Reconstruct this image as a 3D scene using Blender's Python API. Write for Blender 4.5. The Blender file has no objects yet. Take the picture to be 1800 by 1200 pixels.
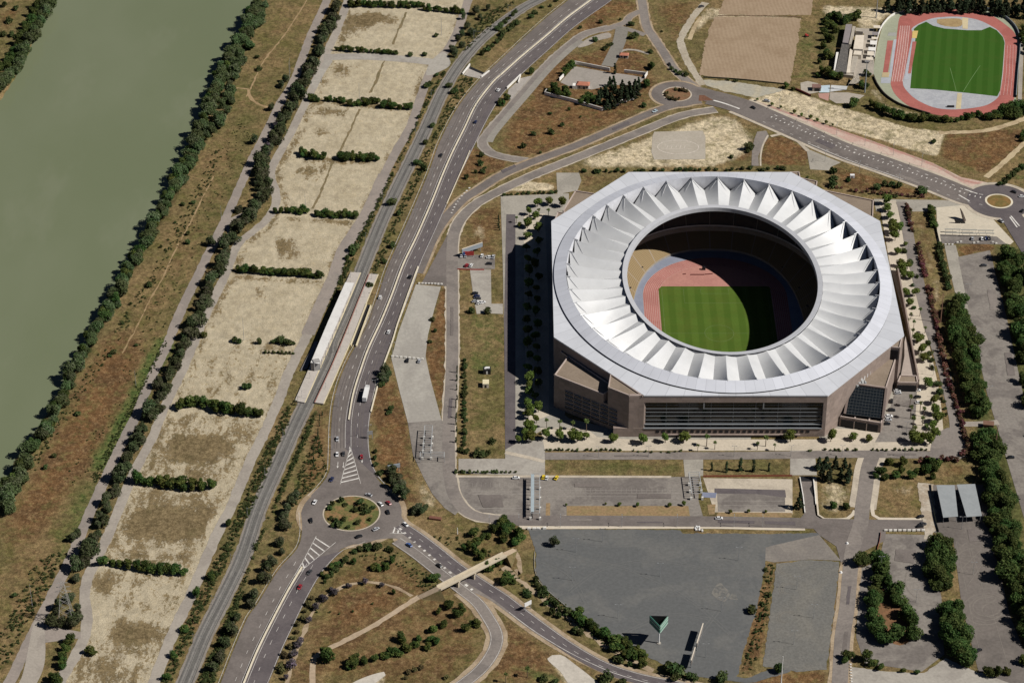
import bpy, math, random
import numpy as np
from mathutils import Vector, Matrix
random.seed(7); RNG = np.random.default_rng(7)
S = bpy.context.scene
COL = S.collection
# ---------------------------------------------------------------- camera model
FPX = 4800.0; D0 = math.radians(34.3); CAMH = 953.0; CAMY = -CAMH/math.tan(D0)
def P(px, py, z=0.0):
    """point of the real place (metres) that the photograph shows at pixel px,py at height z"""
    dx = (px-900)/FPX; dy = -(py-600)/FPX
    d = (dx, math.cos(D0)+dy*math.sin(D0), -math.sin(D0)+dy*math.cos(D0))
    t = (z-CAMH)/d[2]
    return Vector((t*d[0], CAMY+t*d[1], z))
cam = bpy.data.cameras.new("camera"); co = bpy.data.objects.new("camera", cam); COL.objects.link(co)
co.location = (0, CAMY, CAMH); co.rotation_euler = (math.pi/2-D0, 0, 0)
cam.sensor_width = 36; cam.lens = FPX*36/1800; cam.clip_start = 10; cam.clip_end = 20000
S.camera = co
# ---------------------------------------------------------------- light
W = bpy.data.worlds.new("World"); S.world = W; W.use_nodes = True
wn = W.node_tree.nodes; wl = W.node_tree.links
sky = wn.new('ShaderNodeTexSky'); sky.sky_type = 'NISHITA'; sky.sun_disc = False
SUN = Vector((31.0, -8.0, 33.0)).normalized()
sky.sun_elevation = math.asin(SUN.z); sky.sun_rotation = math.atan2(SUN.x, SUN.y)
sky.air_density = .3; sky.dust_density = .2; sky.altitude = 900
wl.new(sky.outputs[0], wn['Background'].inputs[0]); wn['Background'].inputs[1].default_value = 0.05
sl = bpy.data.lights.new("sun", 'SUN'); sl.energy = 5.0; sl.angle = math.radians(0.53); sl.color = (1.0, 0.955, 0.89)
so = bpy.data.objects.new("sun", sl); COL.objects.link(so); so.rotation_euler = SUN.to_track_quat('Z', 'Y').to_euler()
so.location = (0, 0, 600)
S.view_settings.view_transform = 'Standard'; S.view_settings.look = 'None'
S.view_settings.exposure = 0.0
S.cycles.diffuse_bounces = 1; S.view_settings.gamma = 1.0
# ---------------------------------------------------------------- materials
MATS = {}
class NT:
    def __init__(s, m):
        s.n = m.node_tree.nodes; s.l = m.node_tree.links
    def new(s, t, **k):
        n = s.n.new(t)
        for a, b in k.items(): setattr(n, a, b)
        return n
    def pos(s):
        return s.new('ShaderNodeNewGeometry').outputs['Position']
    def noise(s, scale, detail=3.0, rough=0.6, off=0.0, stretch=None, vec=None, dist=0.0):
        v = vec or s.pos()
        if off or stretch:
            mp = s.new('ShaderNodeMapping'); mp.inputs['Location'].default_value = (off, off*1.7, off*.3)
            if stretch: mp.inputs['Rotation'].default_value = (0, 0, stretch[2]); mp.inputs['Scale'].default_value = (stretch[0], stretch[1], 1)
            s.l.new(v, mp.inputs[0]); v = mp.outputs[0]
        t = s.new('ShaderNodeTexNoise'); t.inputs['Scale'].default_value = scale
        t.inputs['Detail'].default_value = detail; t.inputs['Roughness'].default_value = rough; t.inputs['Distortion'].default_value = dist
        s.l.new(v, t.inputs['Vector']); return t.outputs[0]
    def ramp(s, fac, lo, hi):
        r = s.new('ShaderNodeMapRange'); r.interpolation_type = 'SMOOTHSTEP'
        r.inputs[1].default_value = lo; r.inputs[2].default_value = hi
        s.l.new(fac, r.inputs[0]); return r.outputs[0]
    def mix(s, fac, a, b, mode='MIX'):
        m = s.new('ShaderNodeMix', data_type='RGBA', blend_type=mode)
        for sock, v in ((m.inputs[0], fac), (m.inputs[6], a), (m.inputs[7], b)):
            if isinstance(v, (int, float)): sock.default_value = v
            elif isinstance(v, tuple): sock.default_value = (*v[:3], 1)
            else: s.l.new(v, sock)
        return m.outputs[2]
    def math(s, op, a, b=0.0):
        m = s.new('ShaderNodeMath', operation=op)
        for sock, v in ((m.inputs[0], a), (m.inputs[1], b)):
            if isinstance(v, (int, float)): sock.default_value = v
            else: s.l.new(v, sock)
        return m.outputs[0]
def base(name, rough=0.9, spec=0.2, metal=0.0):
    m = bpy.data.materials.new(name); m.use_nodes = True
    b = m.node_tree.nodes['Principled BSDF']
    b.inputs['Roughness'].default_value = rough; b.inputs['Metallic'].default_value = metal
    b.inputs['Specular IOR Level'].default_value = spec
    MATS[name] = m
    return m, NT(m), b
def mat(name, col, var=0.25, s1=0.05, s2=0.6, second=None, amt=0.5, rough=0.9, spec=0.2, metal=0.0, stretch=None, off=None, th=(0.45, 0.6), fine=0.3):
    """surface with broad stains of a second tone and a finer grain"""
    if name in MATS: return MATS[name]
    m, t, b = base(name, rough, spec, metal)
    off = random.uniform(1, 90) if off is None else off
    sec = second or tuple(c*(1-var) for c in col)
    f = t.ramp(t.noise(s1, 5, .65, off, stretch, dist=.4), *th)
    f = t.math('MULTIPLY', f, amt)
    c = t.mix(f, col, sec)
    g = t.noise(s2, 4, .7, off+5)
    gv = t.ramp(g, .25, .75)
    k = t.math('ADD', t.math('MULTIPLY', gv, fine*2), 1-fine)
    v = t.new('ShaderNodeVectorMath', operation='SCALE'); t.l.new(c, v.inputs[0]); t.l.new(k, v.inputs['Scale'])
    t.l.new(v.outputs[0], b.inputs['Base Color'])
    return m
def plain(name, col, rough=0.6, spec=0.3, metal=0.0):
    if name in MATS: return MATS[name]
    return mat(name, col, var=.12, s1=.3, s2=2.0, amt=.5, rough=rough, spec=spec, metal=metal, fine=.06)
# ---------------------------------------------------------------- mesh helpers
def tag(o, label=None, cat=None, group=None, kind=None):
    if label: o['label'] = label
    if cat: o['category'] = cat
    if group: o['group'] = group
    if kind: o['kind'] = kind
    return o
def empty(name, loc=(0, 0, 0), rz=0.0):
    o = bpy.data.objects.new(name, None); COL.objects.link(o); o.location = loc; o.rotation_euler = (0, 0, rz)
    o.empty_display_size = 1
    return o
class MB:
    def __init__(s): s.v = []; s.f = []; s.m = []
    def add(s, vs, fs, mi=0):
        n = len(s.v); s.v += [tuple(v) for v in vs]; s.f += [tuple(i+n for i in f) for f in fs]; s.m += [mi]*len(fs); return s
    def box(s, c, size, rz=0.0, mi=0):
        """box standing on c (centre of the base)"""
        hx, hy, h = size[0]/2, size[1]/2, size[2]; ca, sa = math.cos(rz), math.sin(rz)
        vs = []
        for z in (0, h):
            for x, y in ((-hx, -hy), (hx, -hy), (hx, hy), (-hx, hy)):
                vs.append((c[0]+x*ca-y*sa, c[1]+x*sa+y*ca, c[2]+z))
        return s.add(vs, [(3, 2, 1, 0), (4, 5, 6, 7), (0, 1, 5, 4), (1, 2, 6, 5), (2, 3, 7, 6), (3, 0, 4, 7)], mi)
    def prism(s, pts, z0, z1, mi=0, cap=None):
        n = len(pts)
        a = sum(pts[i][0]*pts[(i+1) % n][1]-pts[(i+1) % n][0]*pts[i][1] for i in range(n))
        if a < 0: pts = pts[::-1]
        vs = [(p[0], p[1], z0) for p in pts]+[(p[0], p[1], z1) for p in pts]
        s.add(vs, [(i, (i+1) % n, n+(i+1) % n, n+i) for i in range(n)], mi)
        s.add(vs[n:], [tuple(range(n))], mi if cap is None else cap)
        return s
    def tube(s, p0, p1, r0, r1=None, n=8, mi=0):
        r1 = r0 if r1 is None else r1
        p0 = Vector(p0); p1 = Vector(p1); d = (p1-p0).normalized()
        u = d.orthogonal().normalized(); w = d.cross(u)
        vs = []
        for p, r in ((p0, r0), (p1, r1)):
            for i in range(n):
                a = 2*math.pi*i/n; vs.append(p+u*(r*math.cos(a))+w*(r*math.sin(a)))
        fs = [(i, (i+1) % n, n+(i+1) % n, n+i) for i in range(n)]
        return s.add(vs, fs+[tuple(range(n-1, -1, -1)), tuple(range(n, 2*n))], mi)
    def wall(s, a, b, z0, z1, th, mi=0):
        a = Vector((a[0], a[1])); b = Vector((b[0], b[1])); d = b-a
        c = (a+b)/2
        return s.box((c.x, c.y, z0), (d.length, th, z1-z0), math.atan2(d.y, d.x), mi)
    def mesh(s, name, mats):
        me = bpy.data.meshes.new(name); me.from_pydata(s.v, [], s.f)
        for m in (mats if isinstance(mats, (list, tuple)) else [mats]): me.materials.append(m)
        if max(s.m or [0]) > 0: me.polygons.foreach_set('material_index', s.m)
        me.update(); return me
    def build(s, name, mats, parent=None, loc=None, rz=None):
        o = bpy.data.objects.new(name, s.mesh(name, mats)); COL.objects.link(o)
        if loc: o.location = loc
        if rz is not None: o.rotation_euler = (0, 0, rz)
        if parent:
            o.parent = parent
        return o
def local(root, p):
    """world point -> coordinates of an unrotated root"""
    return (p[0]-root.location.x, p[1]-root.location.y, p[2]-root.location.z if len(p) > 2 else 0)
def wpoly(px, z=0.0): return [P(x, y, z) for x, y in px]
def catmull(pts, step=3.0, closed=False):
    pts = [Vector((p[0], p[1])) for p in pts]; n = len(pts); out = []
    rng = range(n if closed else n-1)
    for i in rng:
        if closed: p0, p1, p2, p3 = pts[i-1], pts[i], pts[(i+1) % n], pts[(i+2) % n]
        else: p0 = pts[max(i-1, 0)]; p1 = pts[i]; p2 = pts[i+1]; p3 = pts[min(i+2, n-1)]
        k = max(1, int((p2-p1).length/step))
        for j in range(k):
            t = j/k; t2 = t*t; t3 = t2*t
            out.append(0.5*((2*p1)+(-p0+p2)*t+(2*p0-5*p1+4*p2-p3)*t2+(-p0+3*p1-3*p2+p3)*t3))
    if not closed: out.append(pts[-1])
    return out
_Q = [0]
def LZ(lv):
    _Q[0] += 1; return 0.03+0.02*lv+(_Q[0] % 13)*.0014
def sheet(name, px, m, lv, smooth=False, label=None, cat='ground', wob=0.0, world=False, kind='structure', z=None):
    pts = px if world else wpoly(px)
    if smooth: pts = catmull(pts, 3.0, True)
    if wob:
        pts = catmull(pts, 2.0, True) if smooth else resample(pts, 2.0)
        pts = [Vector((p[0]+random.gauss(0, wob), p[1]+random.gauss(0, wob))) for p in pts]
    z = LZ(lv) if z is None else z
    me = bpy.data.meshes.new(name)
    n = len(pts); a = sum(pts[i][0]*pts[(i+1) % n][1]-pts[(i+1) % n][0]*pts[i][1] for i in range(n))
    if a < 0: pts = pts[::-1]
    me.from_pydata([(p[0], p[1], z) for p in pts], [], [tuple(range(n))]); me.materials.append(m)
    o = bpy.data.objects.new(name, me); COL.objects.link(o)
    return tag(o, label or name.replace('_', ' ')+' laid flat on the ground', cat, None, kind)
def resample(pts, step):
    out = []; n = len(pts)
    for i in range(n):
        a = Vector((pts[i][0], pts[i][1])); b = Vector((pts[(i+1) % n][0], pts[(i+1) % n][1])); k = max(1, int((b-a).length/step))
        out += [a.lerp(b, j/k) for j in range(k)]
    return out
def offset_line(pts, off):
    out = []
    for i, p in enumerate(pts):
        a = pts[max(i-1, 0)]; b = pts[min(i+1, len(pts)-1)]; d = (b-a).normalized(); out.append(p+Vector((d.y, -d.x))*off)
    return out
def strip_mb(mb, line, w, z, mi=0, off=0.0, wob=0.0):
    """ribbon of width w along a world polyline"""
    L = offset_line(line, off-w/2); R = offset_line(line, off+w/2); n = len(line)
    if wob:
        L = [p+Vector((random.gauss(0, wob), random.gauss(0, wob))) for p in L]; R = [p+Vector((random.gauss(0, wob), random.gauss(0, wob))) for p in R]
    vs = [(p.x, p.y, z) for p in L]+[(p.x, p.y, z) for p in R]
    mb.add(vs, [(i, n+i, n+i+1, i+1) for i in range(n-1)], mi)
def dash_mb(mb, line, w, z, on, gap, off=0.0, mi=0):
    ln = offset_line(line, off); acc = 0.0; cur = []
    for i in range(len(ln)-1):
        a, b = ln[i], ln[i+1]; d = (b-a).length
        if d < 1e-6: continue
        k = max(1, int(d/0.6))
        for j in range(k):
            p = a.lerp(b, j/k); ph = acc % (on+gap)
            if ph < on: cur.append(p)
            elif len(cur) > 1: strip_mb(mb, cur, w, z, mi); cur = []
            else: cur = []
            acc += d/k
    if len(cur) > 1: strip_mb(mb, cur, w, z, mi)
def line(px, step=3.0, z=0.0): return catmull(wpoly(px, z), step)
def strip(name, px, w, m, lv, label=None, cat='road', off=0.0, wob=0.0, kind='structure'):
    mb = MB(); strip_mb(mb, line(px), w, LZ(lv), 0, off, wob)
    o = mb.build(name, m); return tag(o, label or name.replace('_', ' ')+' seen from the air', cat, None, kind)
# ================================================================ GROUND
GX = np.concatenate([[-6000, -2500, -1200, -700], np.arange(-470, 500, 2.2), [700, 1200, 2500, 6000]])
GY = np.concatenate([[-1300, -800, -500], np.arange(-345, 500, 2.2), [560, 700, 1200, 2500, 6000]])
XX, YY = np.meshgrid(GX, GY)
CH = {k: np.zeros(XX.shape, np.float32) for k in ('sand', 'weed', 'pale', 'red', 'green', 'dark', 'river')}
def inpoly(pts):
    m = np.zeros(XX.shape, bool); n = len(pts)
    for i in range(n):
        x0, y0 = pts[i][0], pts[i][1]; x1, y1 = pts[(i+1) % n][0], pts[(i+1) % n][1]
        if y0 == y1: continue
        c = ((y0 > YY) != (y1 > YY)) & (XX < (x1-x0)*(YY-y0)/(y1-y0)+x0)
        m ^= c
    return m
def blur(a, k):
    for ax in (0, 1):
        for _ in range(2):
            c = np.cumsum(np.pad(a, [(k+1, k) if i == ax else (0, 0) for i in (0, 1)], mode='edge'), axis=ax, dtype=np.float64)
            sl1 = [slice(None)]*2; sl0 = [slice(None)]*2
            sl1[ax] = slice(2*k+1, None); sl0[ax] = slice(0, -(2*k+1))
            a = ((c[tuple(sl1)]-c[tuple(sl0)])/(2*k+1)).astype(np.float32)
    return a
def paint(ch, px, val=1.0, soft=1, z=0.0):
    m = inpoly([P(x, y, z) for x, y in px]).astype(np.float32)
    if soft: m = blur(m, soft)
    a = CH[ch]
    if val >= 0: np.maximum(a, m*val, out=a)
    else: a *= (1+val*m)
def stroke(ch, px, w, val=1.0, soft=1):
    l = line(px, 6); L = offset_line(l, -w/2); R = offset_line(l, w/2)
    m = inpoly(L+R[::-1]).astype(np.float32)
    if soft: m = blur(m, soft)
    np.maximum(CH[ch], m*val, out=CH[ch])
BANK_E = [(470, -60), (452, 0), (425, 55), (392, 125), (352, 200), (332, 255), (306, 330), (272, 390), (246, 430), (214, 490), (184, 545), (154, 600), (128, 640), (102, 690), (62, 750), (28, 800), (4, 850), (-30, 900), (-70, 960)]
BANK_W = [(100, -40), (88, 0), (66, 50), (48, 92), (28, 130), (0, 172), (-50, 240), (-120, 320)]
RIV = BANK_E+[(-700, 1200), (-900, 700), (-120, 320)]+BANK_W[::-1]
paint('river', RIV, 1, 1)
PATH1 = [(590, -50), (573, 5), (547, 61), (517, 141), (493, 181), (467, 235), (445, 277), (434, 300), (395, 388), (344, 492), (317, 548), (290, 615), (267, 661), (240, 728), (208, 792), (165, 885), (123, 984), (88, 1053), (56, 1117), (16, 1200), (-20, 1270)]
PATH2 = [(625, -40), (608, 11), (589, 61), (571, 101), (552, 149), (539, 176), (512, 232), (477, 299), (484, 335), (484, 361), (467, 388), (440, 411), (416, 433), (392, 492), (355, 567), (339, 607), (320, 653), (291, 712), (267, 771), (240, 821), (219, 869), (187, 947), (155, 1013), (149, 1051), (153, 1091), (144, 1131), (112, 1187), (85, 1250)]
PATH3 = [(835, -40), (818, 16), (795, 75), (765, 112), (747, 149), (723, 219), (696, 267), (676, 306), (648, 369), (621, 412), (603, 441), (587, 487), (568, 527), (541, 588), (528, 613), (509, 653), (491, 699), (467, 755), (440, 810), (408, 888), (384, 933), (357, 995), (336, 1045), (307, 1107), (275, 1187), (245, 1260)]
FIELD = [(612, 0)]+PATH2[2:]+PATH3[::-1]
paint('sand', FIELD, 1, 0)
# sand fields grow weedier towards the near end
for q, v in (([(540, 0), (830, 0), (700, 290), (470, 290)], .05), ([(470, 280), (700, 280), (560, 590), (330, 590)], .1), ([(330, 590), (560, 590), (480, 730), (270, 730)], .36),
             ([(270, 720), (480, 720), (410, 860), (220, 860)], .5), ([(220, 855), (420, 855), (340, 1000), (150, 1000)], .56), ([(150, 990), (350, 990), (320, 1090), (150, 1070)], .45), ([(130, 1090), (320, 1095), (260, 1260), (80, 1260)], .5)):
    paint('weed', q, v, 2)
for q, v in (([(600, 25), (690, 25), (700, 42), (640, 48), (610, 70), (595, 78)], 0.99), ([(575, 110), (620, 112), (622, 140), (580, 138)], 0.84), ([(541, 183), (610, 190), (612, 205), (540, 202)], 0.92), ([(545, 225), (590, 222), (588, 240), (550, 240)], 0.82),
             ([(484, 415), (530, 410), (520, 455), (490, 455)], 0.99), ([(560, 440), (580, 440), (578, 458), (560, 458)], 0.94), ([(440, 500), (470, 495), (470, 520), (445, 525)], 0.79), ([(170, 1000), (215, 1000), (200, 1055), (165, 1060)], 1.04), ([(175, 1090), (290, 1095), (290, 1135), (175, 1130)], 1.04),
             ([(290, 760), (420, 760), (400, 820), (280, 820)], 0.96), ([(230, 880), (390, 890), (345, 960), (200, 950)], 0.99), ([(530, 285), (570, 285), (565, 320), (525, 318)], 0.84)):
    paint('weed', q, v, 3)
stroke('weed', [(x+13, y+4) for x, y in PATH2[1:16]], 7, .62, 1); stroke('weed', [(x-9, y) for x, y in PATH3[1:20]], 6, .6, 1)
for q in ([(545, 171), (720, 186), (718, 196), (543, 184)], [(530, 276), (664, 282), (662, 290), (528, 286)], [(482, 379), (625, 388), (622, 396), (480, 388)], [(415, 482), (575, 494), (572, 502), (412, 492)], [(316, 722), (460, 738), (456, 748), (312, 734)], [(236, 856), (384, 868), (380, 880), (232, 868)], [(590, 98), (705, 103), (703, 106), (588, 101)]):
    paint('weed', q, .75, 1)
# river meadow
for q, v in (([(200, 560), (260, 600), (215, 720), (150, 830), (60, 960), (10, 1000), (0, 930), (110, 740)], .95), ([(60, 940), (130, 900), (80, 1060), (0, 1200), (0, 1040)], .65),
             ([(330, 300), (400, 300), (330, 470), (280, 480)], .45), ([(430, 90), (560, 20), (520, 80), (420, 210)], .4), ([(200, 500), (260, 480), (240, 600), (180, 600)], .5), ([(350, 240), (420, 200), (400, 290), (320, 330)], .5)):
    paint('red', q, v, 6)
paint('red', [(540, 20), (440, 270), (330, 520), (290, 600), (150, 880), (0, 1200), (-60, 1100), (0, 900), (160, 640), (300, 380), (400, 180), (470, 30)], .42, 5)
stroke('green', [(297, 590), (270, 640), (245, 690), (222, 740), (195, 790), (172, 830)], 13, 1.0, 2)
stroke('green', [(172, 830), (150, 880), (120, 950), (95, 1010)], 16, .62, 3)
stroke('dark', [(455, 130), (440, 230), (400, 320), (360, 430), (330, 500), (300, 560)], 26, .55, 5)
paint('green', [(40, 1080), (75, 1030), (40, 1120), (0, 1190), (0, 1120)], .6, 3)
paint('green', [(470, 45), (500, 30), (480, 90), (440, 110)], .35, 3); paint('green', [(470, 155), (495, 160), (470, 200), (452, 190)], .4, 3)
paint('dark', [(0, 0), (60, 0), (0, 120)], .4, 3); paint('red', [(0, 20), (40, 10), (10, 70), (0, 90)], .8, 2)
# railway banks
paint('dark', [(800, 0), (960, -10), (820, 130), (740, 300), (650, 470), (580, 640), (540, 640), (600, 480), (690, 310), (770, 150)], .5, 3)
paint('green', [(470, 745), (530, 640), (520, 700), (440, 880), (350, 1080), (300, 1200), (270, 1200), (330, 1080), (400, 930)], .55, 3)
paint('green', [(555, 720), (570, 780), (520, 880), (470, 1000), (380, 1190), (330, 1210), (420, 1020), (500, 820)], .5, 3)
paint('red', [(360, 1010), (400, 960), (350, 1120), (310, 1200), (290, 1200)], .7, 2)
paint('red', [(560, 700), (585, 720), (575, 830), (520, 900), (520, 860), (545, 780)], .75, 2)
# right of the highway
paint('red', [(655, 690), (690, 640), (720, 745), (722, 820), (735, 900), (700, 880), (655, 810)], .85, 2)
paint('red', [(776, 505), (787, 505), (784, 741), (776, 735), (757, 670), (747, 620), (755, 585), (765, 545)], .95, 1)
paint('dark', [(748, 560), (765, 530), (768, 640), (762, 680), (748, 640)], .6, 2)
paint('pale', [(722, 820), (745, 830), (775, 890), (800, 915), (760, 905), (735, 870)], .7, 2)
paint('red', [(870, 250), (960, 100), (1060, 85), (1120, 60), (1160, 150), (1150, 185), (1020, 250), (930, 280), (880, 270)], .72, 3)
paint('red', [(1040, 0), (1125, 0), (1120, 20), (1060, 50), (990, 80), (1000, 60)], .7, 2)
paint('red', [(1145, 0), (1235, 0), (1215, 40), (1195, 80), (1210, 120), (1215, 140), (1180, 90)], .6, 3)
paint('green', [(1095, 55), (1125, 55), (1120, 75), (1095, 75)], .6, 2); paint('green', [(1145, 30), (1152, 30), (1165, 80), (1160, 90)], .5, 1); paint('green', [(1020, 215), (1050, 205), (1050, 220), (1025, 228)], .6, 2)
paint('green', [(1240, 30), (1285, 8), (1280, 0), (1240, 0)], .4, 3); paint('green', [(1230, 40), (1250, 32), (1235, 130), (1222, 105)], .45, 2); paint('green', [(1402, 60), (1435, 45), (1432, 140), (1395, 145)], .5, 2)
paint('pale', [(1010, 285), (1180, 228), (1250, 200), (1290, 205), (1330, 240), (1310, 275), (1250, 295), (1010, 293)], .82, 3)
paint('weed', [(1010, 285), (1180, 228), (1250, 200), (1290, 205), (1330, 240), (1310, 275), (1250, 295), (1010, 293)], .5, 2)
paint('pale', [(1320, 152), (1381, 157), (1491, 192), (1600, 225), (1661, 232), (1648, 277), (1560, 250), (1453, 218), (1320, 178)], .95, 1)
paint('pale', [(880, 335), (915, 315), (975, 325), (970, 335)], .9, 1)
paint('pale', [(1430, 10), (1600, 12), (1560, 30), (1530, 60), (1505, 50), (1510, 30), (1450, 30)], .75, 2)
paint('pale', [(1560, 20), (1530, 70), (1525, 60)], .6, 1); paint('pale', [(1525, 160), (1540, 150), (1560, 180), (1640, 205), (1560, 205)], .5, 1)
paint('red', [(1661, 232), (1800, 226), (1830, 240), (1733, 308), (1650, 277)], .72, 1); paint('green', [(1715, 265), (1740, 268), (1728, 280)], .5, 2)
paint('green', [(1760, 310), (1800, 280), (1830, 330), (1800, 335)], .45, 2)
paint('red', [(1340, 245), (1375, 237), (1418, 262), (1422, 292), (1336, 290)], .9, 1); paint('red', [(1465, 292), (1550, 315), (1640, 342), (1690, 350), (1480, 332)], .85, 1); paint('green', [(1465, 290), (1500, 300), (1490, 315), (1465, 312)], .5, 2)
paint('red', [(1280, 240), (1325, 238), (1318, 288), (1285, 285)], .75, 2)
paint('red', [(1020, 305), (1095, 305), (1070, 322), (1020, 335)], .45, 1)
paint('red', [(812, 250), (840, 260), (900, 288), (850, 318), (800, 340)], .7, 1)
# strips about the stadium
paint('red', [(810, 372), (880, 345), (900, 350), (885, 470), (830, 440), (815, 440)], .6, 3); paint('pale', [(815, 395), (860, 390), (868, 440), (820, 440)], .5, 3)
paint('pale', [(806, 475), (826, 475), (830, 550), (806, 600)], .55, 2)
paint('green', [(815, 552), (886, 545), (887, 690), (822, 690)], .56, 4); paint('pale', [(822, 690), (888, 690), (888, 800), (815, 800)], .32, 4); paint('dark', [(822, 690), (888, 690), (888, 800), (815, 800)], .45, 3)
paint('green', [(866, 475), (882, 475), (882, 540), (866, 540)], .3, 1)
paint('dark', [(958, 808), (1200, 812), (1200, 835), (958, 835)], .5, 1); paint('pale', [(1000, 812), (1180, 815), (1180, 826), (1000, 824)], .4, 2); paint('green', [(958, 808), (1200, 812), (1200, 816), (958, 813)], .4, 1)
paint('dark', [(1236, 808), (1388, 808), (1388, 835), (1236, 835)], .45, 1); paint('dark', [(1434, 808), (1504, 808), (1498, 905), (1434, 905)], .35, 1); paint('pale', [(1434, 840), (1500, 840), (1498, 905), (1434, 905)], .5, 2)
paint('red', [(1545, 850), (1615, 850), (1615, 905), (1532, 905)], .35, 2); paint('pale', [(1545, 845), (1615, 850), (1615, 870), (1560, 870)], .5, 2); paint('green', [(1540, 808), (1660, 808), (1650, 835), (1540, 840)], .45, 2); paint('red', [(1660, 810), (1700, 815), (1700, 838), (1655, 838)], .6, 1)
paint('red', [(1606, 370), (1636, 368), (1660, 540), (1630, 540)], .45, 1); paint('pale', [(1606, 370), (1636, 368), (1665, 540), (1630, 540)], .45, 2)
paint('red', [(1682, 430), (1752, 428), (1745, 443), (1718, 440), (1690, 458)], .9, 1)
paint('red', [(1000, 888), (1210, 888), (1210, 908), (1000, 908)], .8, 1); paint('pale', [(1005, 890), (1205, 890), (1205, 904), (1005, 904)], .35, 1)
paint('red', [(1260, 898), (1392, 900), (1392, 908), (1260, 908)], .85, 1); paint('red', [(1195, 928), (1430, 930), (1430, 936), (1195, 934)], .8, 1)
paint('red', [(1330, 1040), (1350, 987), (1361, 987), (1345, 1130), (1320, 1185), (1298, 1187)], .8, 1); paint('green', [(1345, 990), (1359, 995), (1350, 1090), (1325, 1170), (1310, 1180), (1332, 1070)], .6, 2)
paint('red', [(1458, 1000), (1480, 990), (1466, 1150), (1452, 1150)], .6, 1)
paint('red', [(1550, 1040), (1580, 1060), (1600, 1120), (1585, 1130), (1560, 1110)], .95, 2)
paint('red', [(1320, 1192), (1380, 1172), (1455, 1178), (1455, 1210), (1300, 1210)], .7, 1)
# loop field and the south verge
LOOP = [(528, 1110), (560, 1035), (600, 990), (640, 965), (700, 960), (760, 1000), (830, 1050), (862, 1100), (858, 1140), (800, 1210), (490, 1210)]
paint('red', LOOP, .55, 3); paint('red', [(565, 1070), (600, 1035), (690, 1030), (722, 1055), (650, 1095), (570, 1120)], .8, 3)
paint('green', [(610, 985), (660, 965), (720, 970), (790, 1030), (745, 1040), (700, 985), (640, 980)], .6, 2); paint('green', [(540, 1130), (650, 1085), (660, 1095), (560, 1150)], .35, 3); paint('green', [(800, 1150), (850, 1145), (845, 1165), (805, 1165)], .6, 2); paint('green', [(560, 1180), (575, 1180), (570, 1210), (558, 1210)], .6, 2)
paint('pale', [(620, 1200), (680, 1175), (680, 1210)], .7, 1); paint('pale', [(640, 1165), (680, 1155), (690, 1175), (640, 1190)], .35, 3)
paint('red', [(870, 1070), (980, 1150), (970, 1200), (830, 1210), (880, 1140)], .65, 2); paint('green', [(885, 1160), (950, 1175), (1010, 1200), (960, 1200), (885, 1170)], .7, 1); paint('pale', [(960, 1155), (990, 1150), (1050, 1210), (1000, 1210)], .9, 1)
paint('red', [(715, 895), (830, 930), (900, 920), (945, 985), (930, 1040), (830, 985), (750, 930)], .5, 3); paint('green', [(830, 950), (900, 930), (910, 1000), (850, 1000)], .45, 3); paint('pale', [(735, 880), (770, 890), (800, 918), (745, 900)], .6, 2)
paint('red', [(930, 1040), (1000, 1090), (1130, 1170), (1080, 1170), (920, 1060)], .35, 2); paint('green', [(1030, 1120), (1090, 1150), (1070, 1160), (1020, 1130)], .55, 2); paint('green', [(944, 1000), (960, 1030), (1040, 1100), (1110, 1150), (1090, 1160), (1000, 1090), (930, 1030)], .5, 2)
paint('red', [(572, 880), (660, 880), (665, 920), (575, 925)], .4, 2); paint('green', [(572, 895), (610, 870), (660, 880), (665, 915), (620, 932), (575, 920)], .45, 3)
paint('pale', [(1195, 72), (1240, 10), (1400, 30), (1405, 40), (1250, 35), (1212, 75)], .55, 1)
paint('dark', [(1440, 20), (1510, 20), (1500, 60), (1440, 130), (1425, 140)], .7, 2); paint('green', [(1450, 500), (1460, 500), (1460, 510)], .1, 1)
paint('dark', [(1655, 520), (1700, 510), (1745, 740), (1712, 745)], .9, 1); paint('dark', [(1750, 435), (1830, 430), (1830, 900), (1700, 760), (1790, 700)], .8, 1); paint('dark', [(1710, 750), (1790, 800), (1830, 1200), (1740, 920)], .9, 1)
paint('red', [(1640, 560), (1655, 540), (1700, 740), (1705, 800), (1690, 790)], .45, 1)
# ---- height: river bed cut below the water, stadium bowl cut out
CX, CY = 130.6, 27.3
rz_ = -5.0*np.clip(CH['river'], 0, 1)
ZZ = rz_.astype(np.float32)
ny, nx = XX.shape
idx = np.arange(nx*ny).reshape(ny, nx)
cxm = (XX[:-1, :-1]+XX[1:, 1:])/2; cym = (YY[:-1, :-1]+YY[1:, 1:])/2
keep = (((cxm-CX)/99)**2+((cym-CY)/119)**2) > 1
quads = np.stack([idx[:-1, :-1], idx[:-1, 1:], idx[1:, 1:], idx[1:, :-1]], -1)[keep]
gm = bpy.data.meshes.new('ground'); nv = nx*ny; nq = len(quads)
gm.vertices.add(nv); gm.vertices.foreach_set('co', np.stack([XX, YY, ZZ], -1).astype(np.float32).ravel())
gm.loops.add(nq*4); gm.loops.foreach_set('vertex_index', quads.astype(np.int32).ravel())
gm.polygons.add(nq); gm.polygons.foreach_set('loop_start', np.arange(0, nq*4, 4, dtype=np.int32)); gm.polygons.foreach_set('loop_total', np.full(nq, 4, np.int32))
gm.update(); gm.validate()
def attr(nm, a, b, c, d):
    at = gm.attributes.new(nm, 'FLOAT_COLOR', 'POINT'); at.data.foreach_set('color', np.stack([a, b, c, d], -1).astype(np.float32).ravel())
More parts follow.
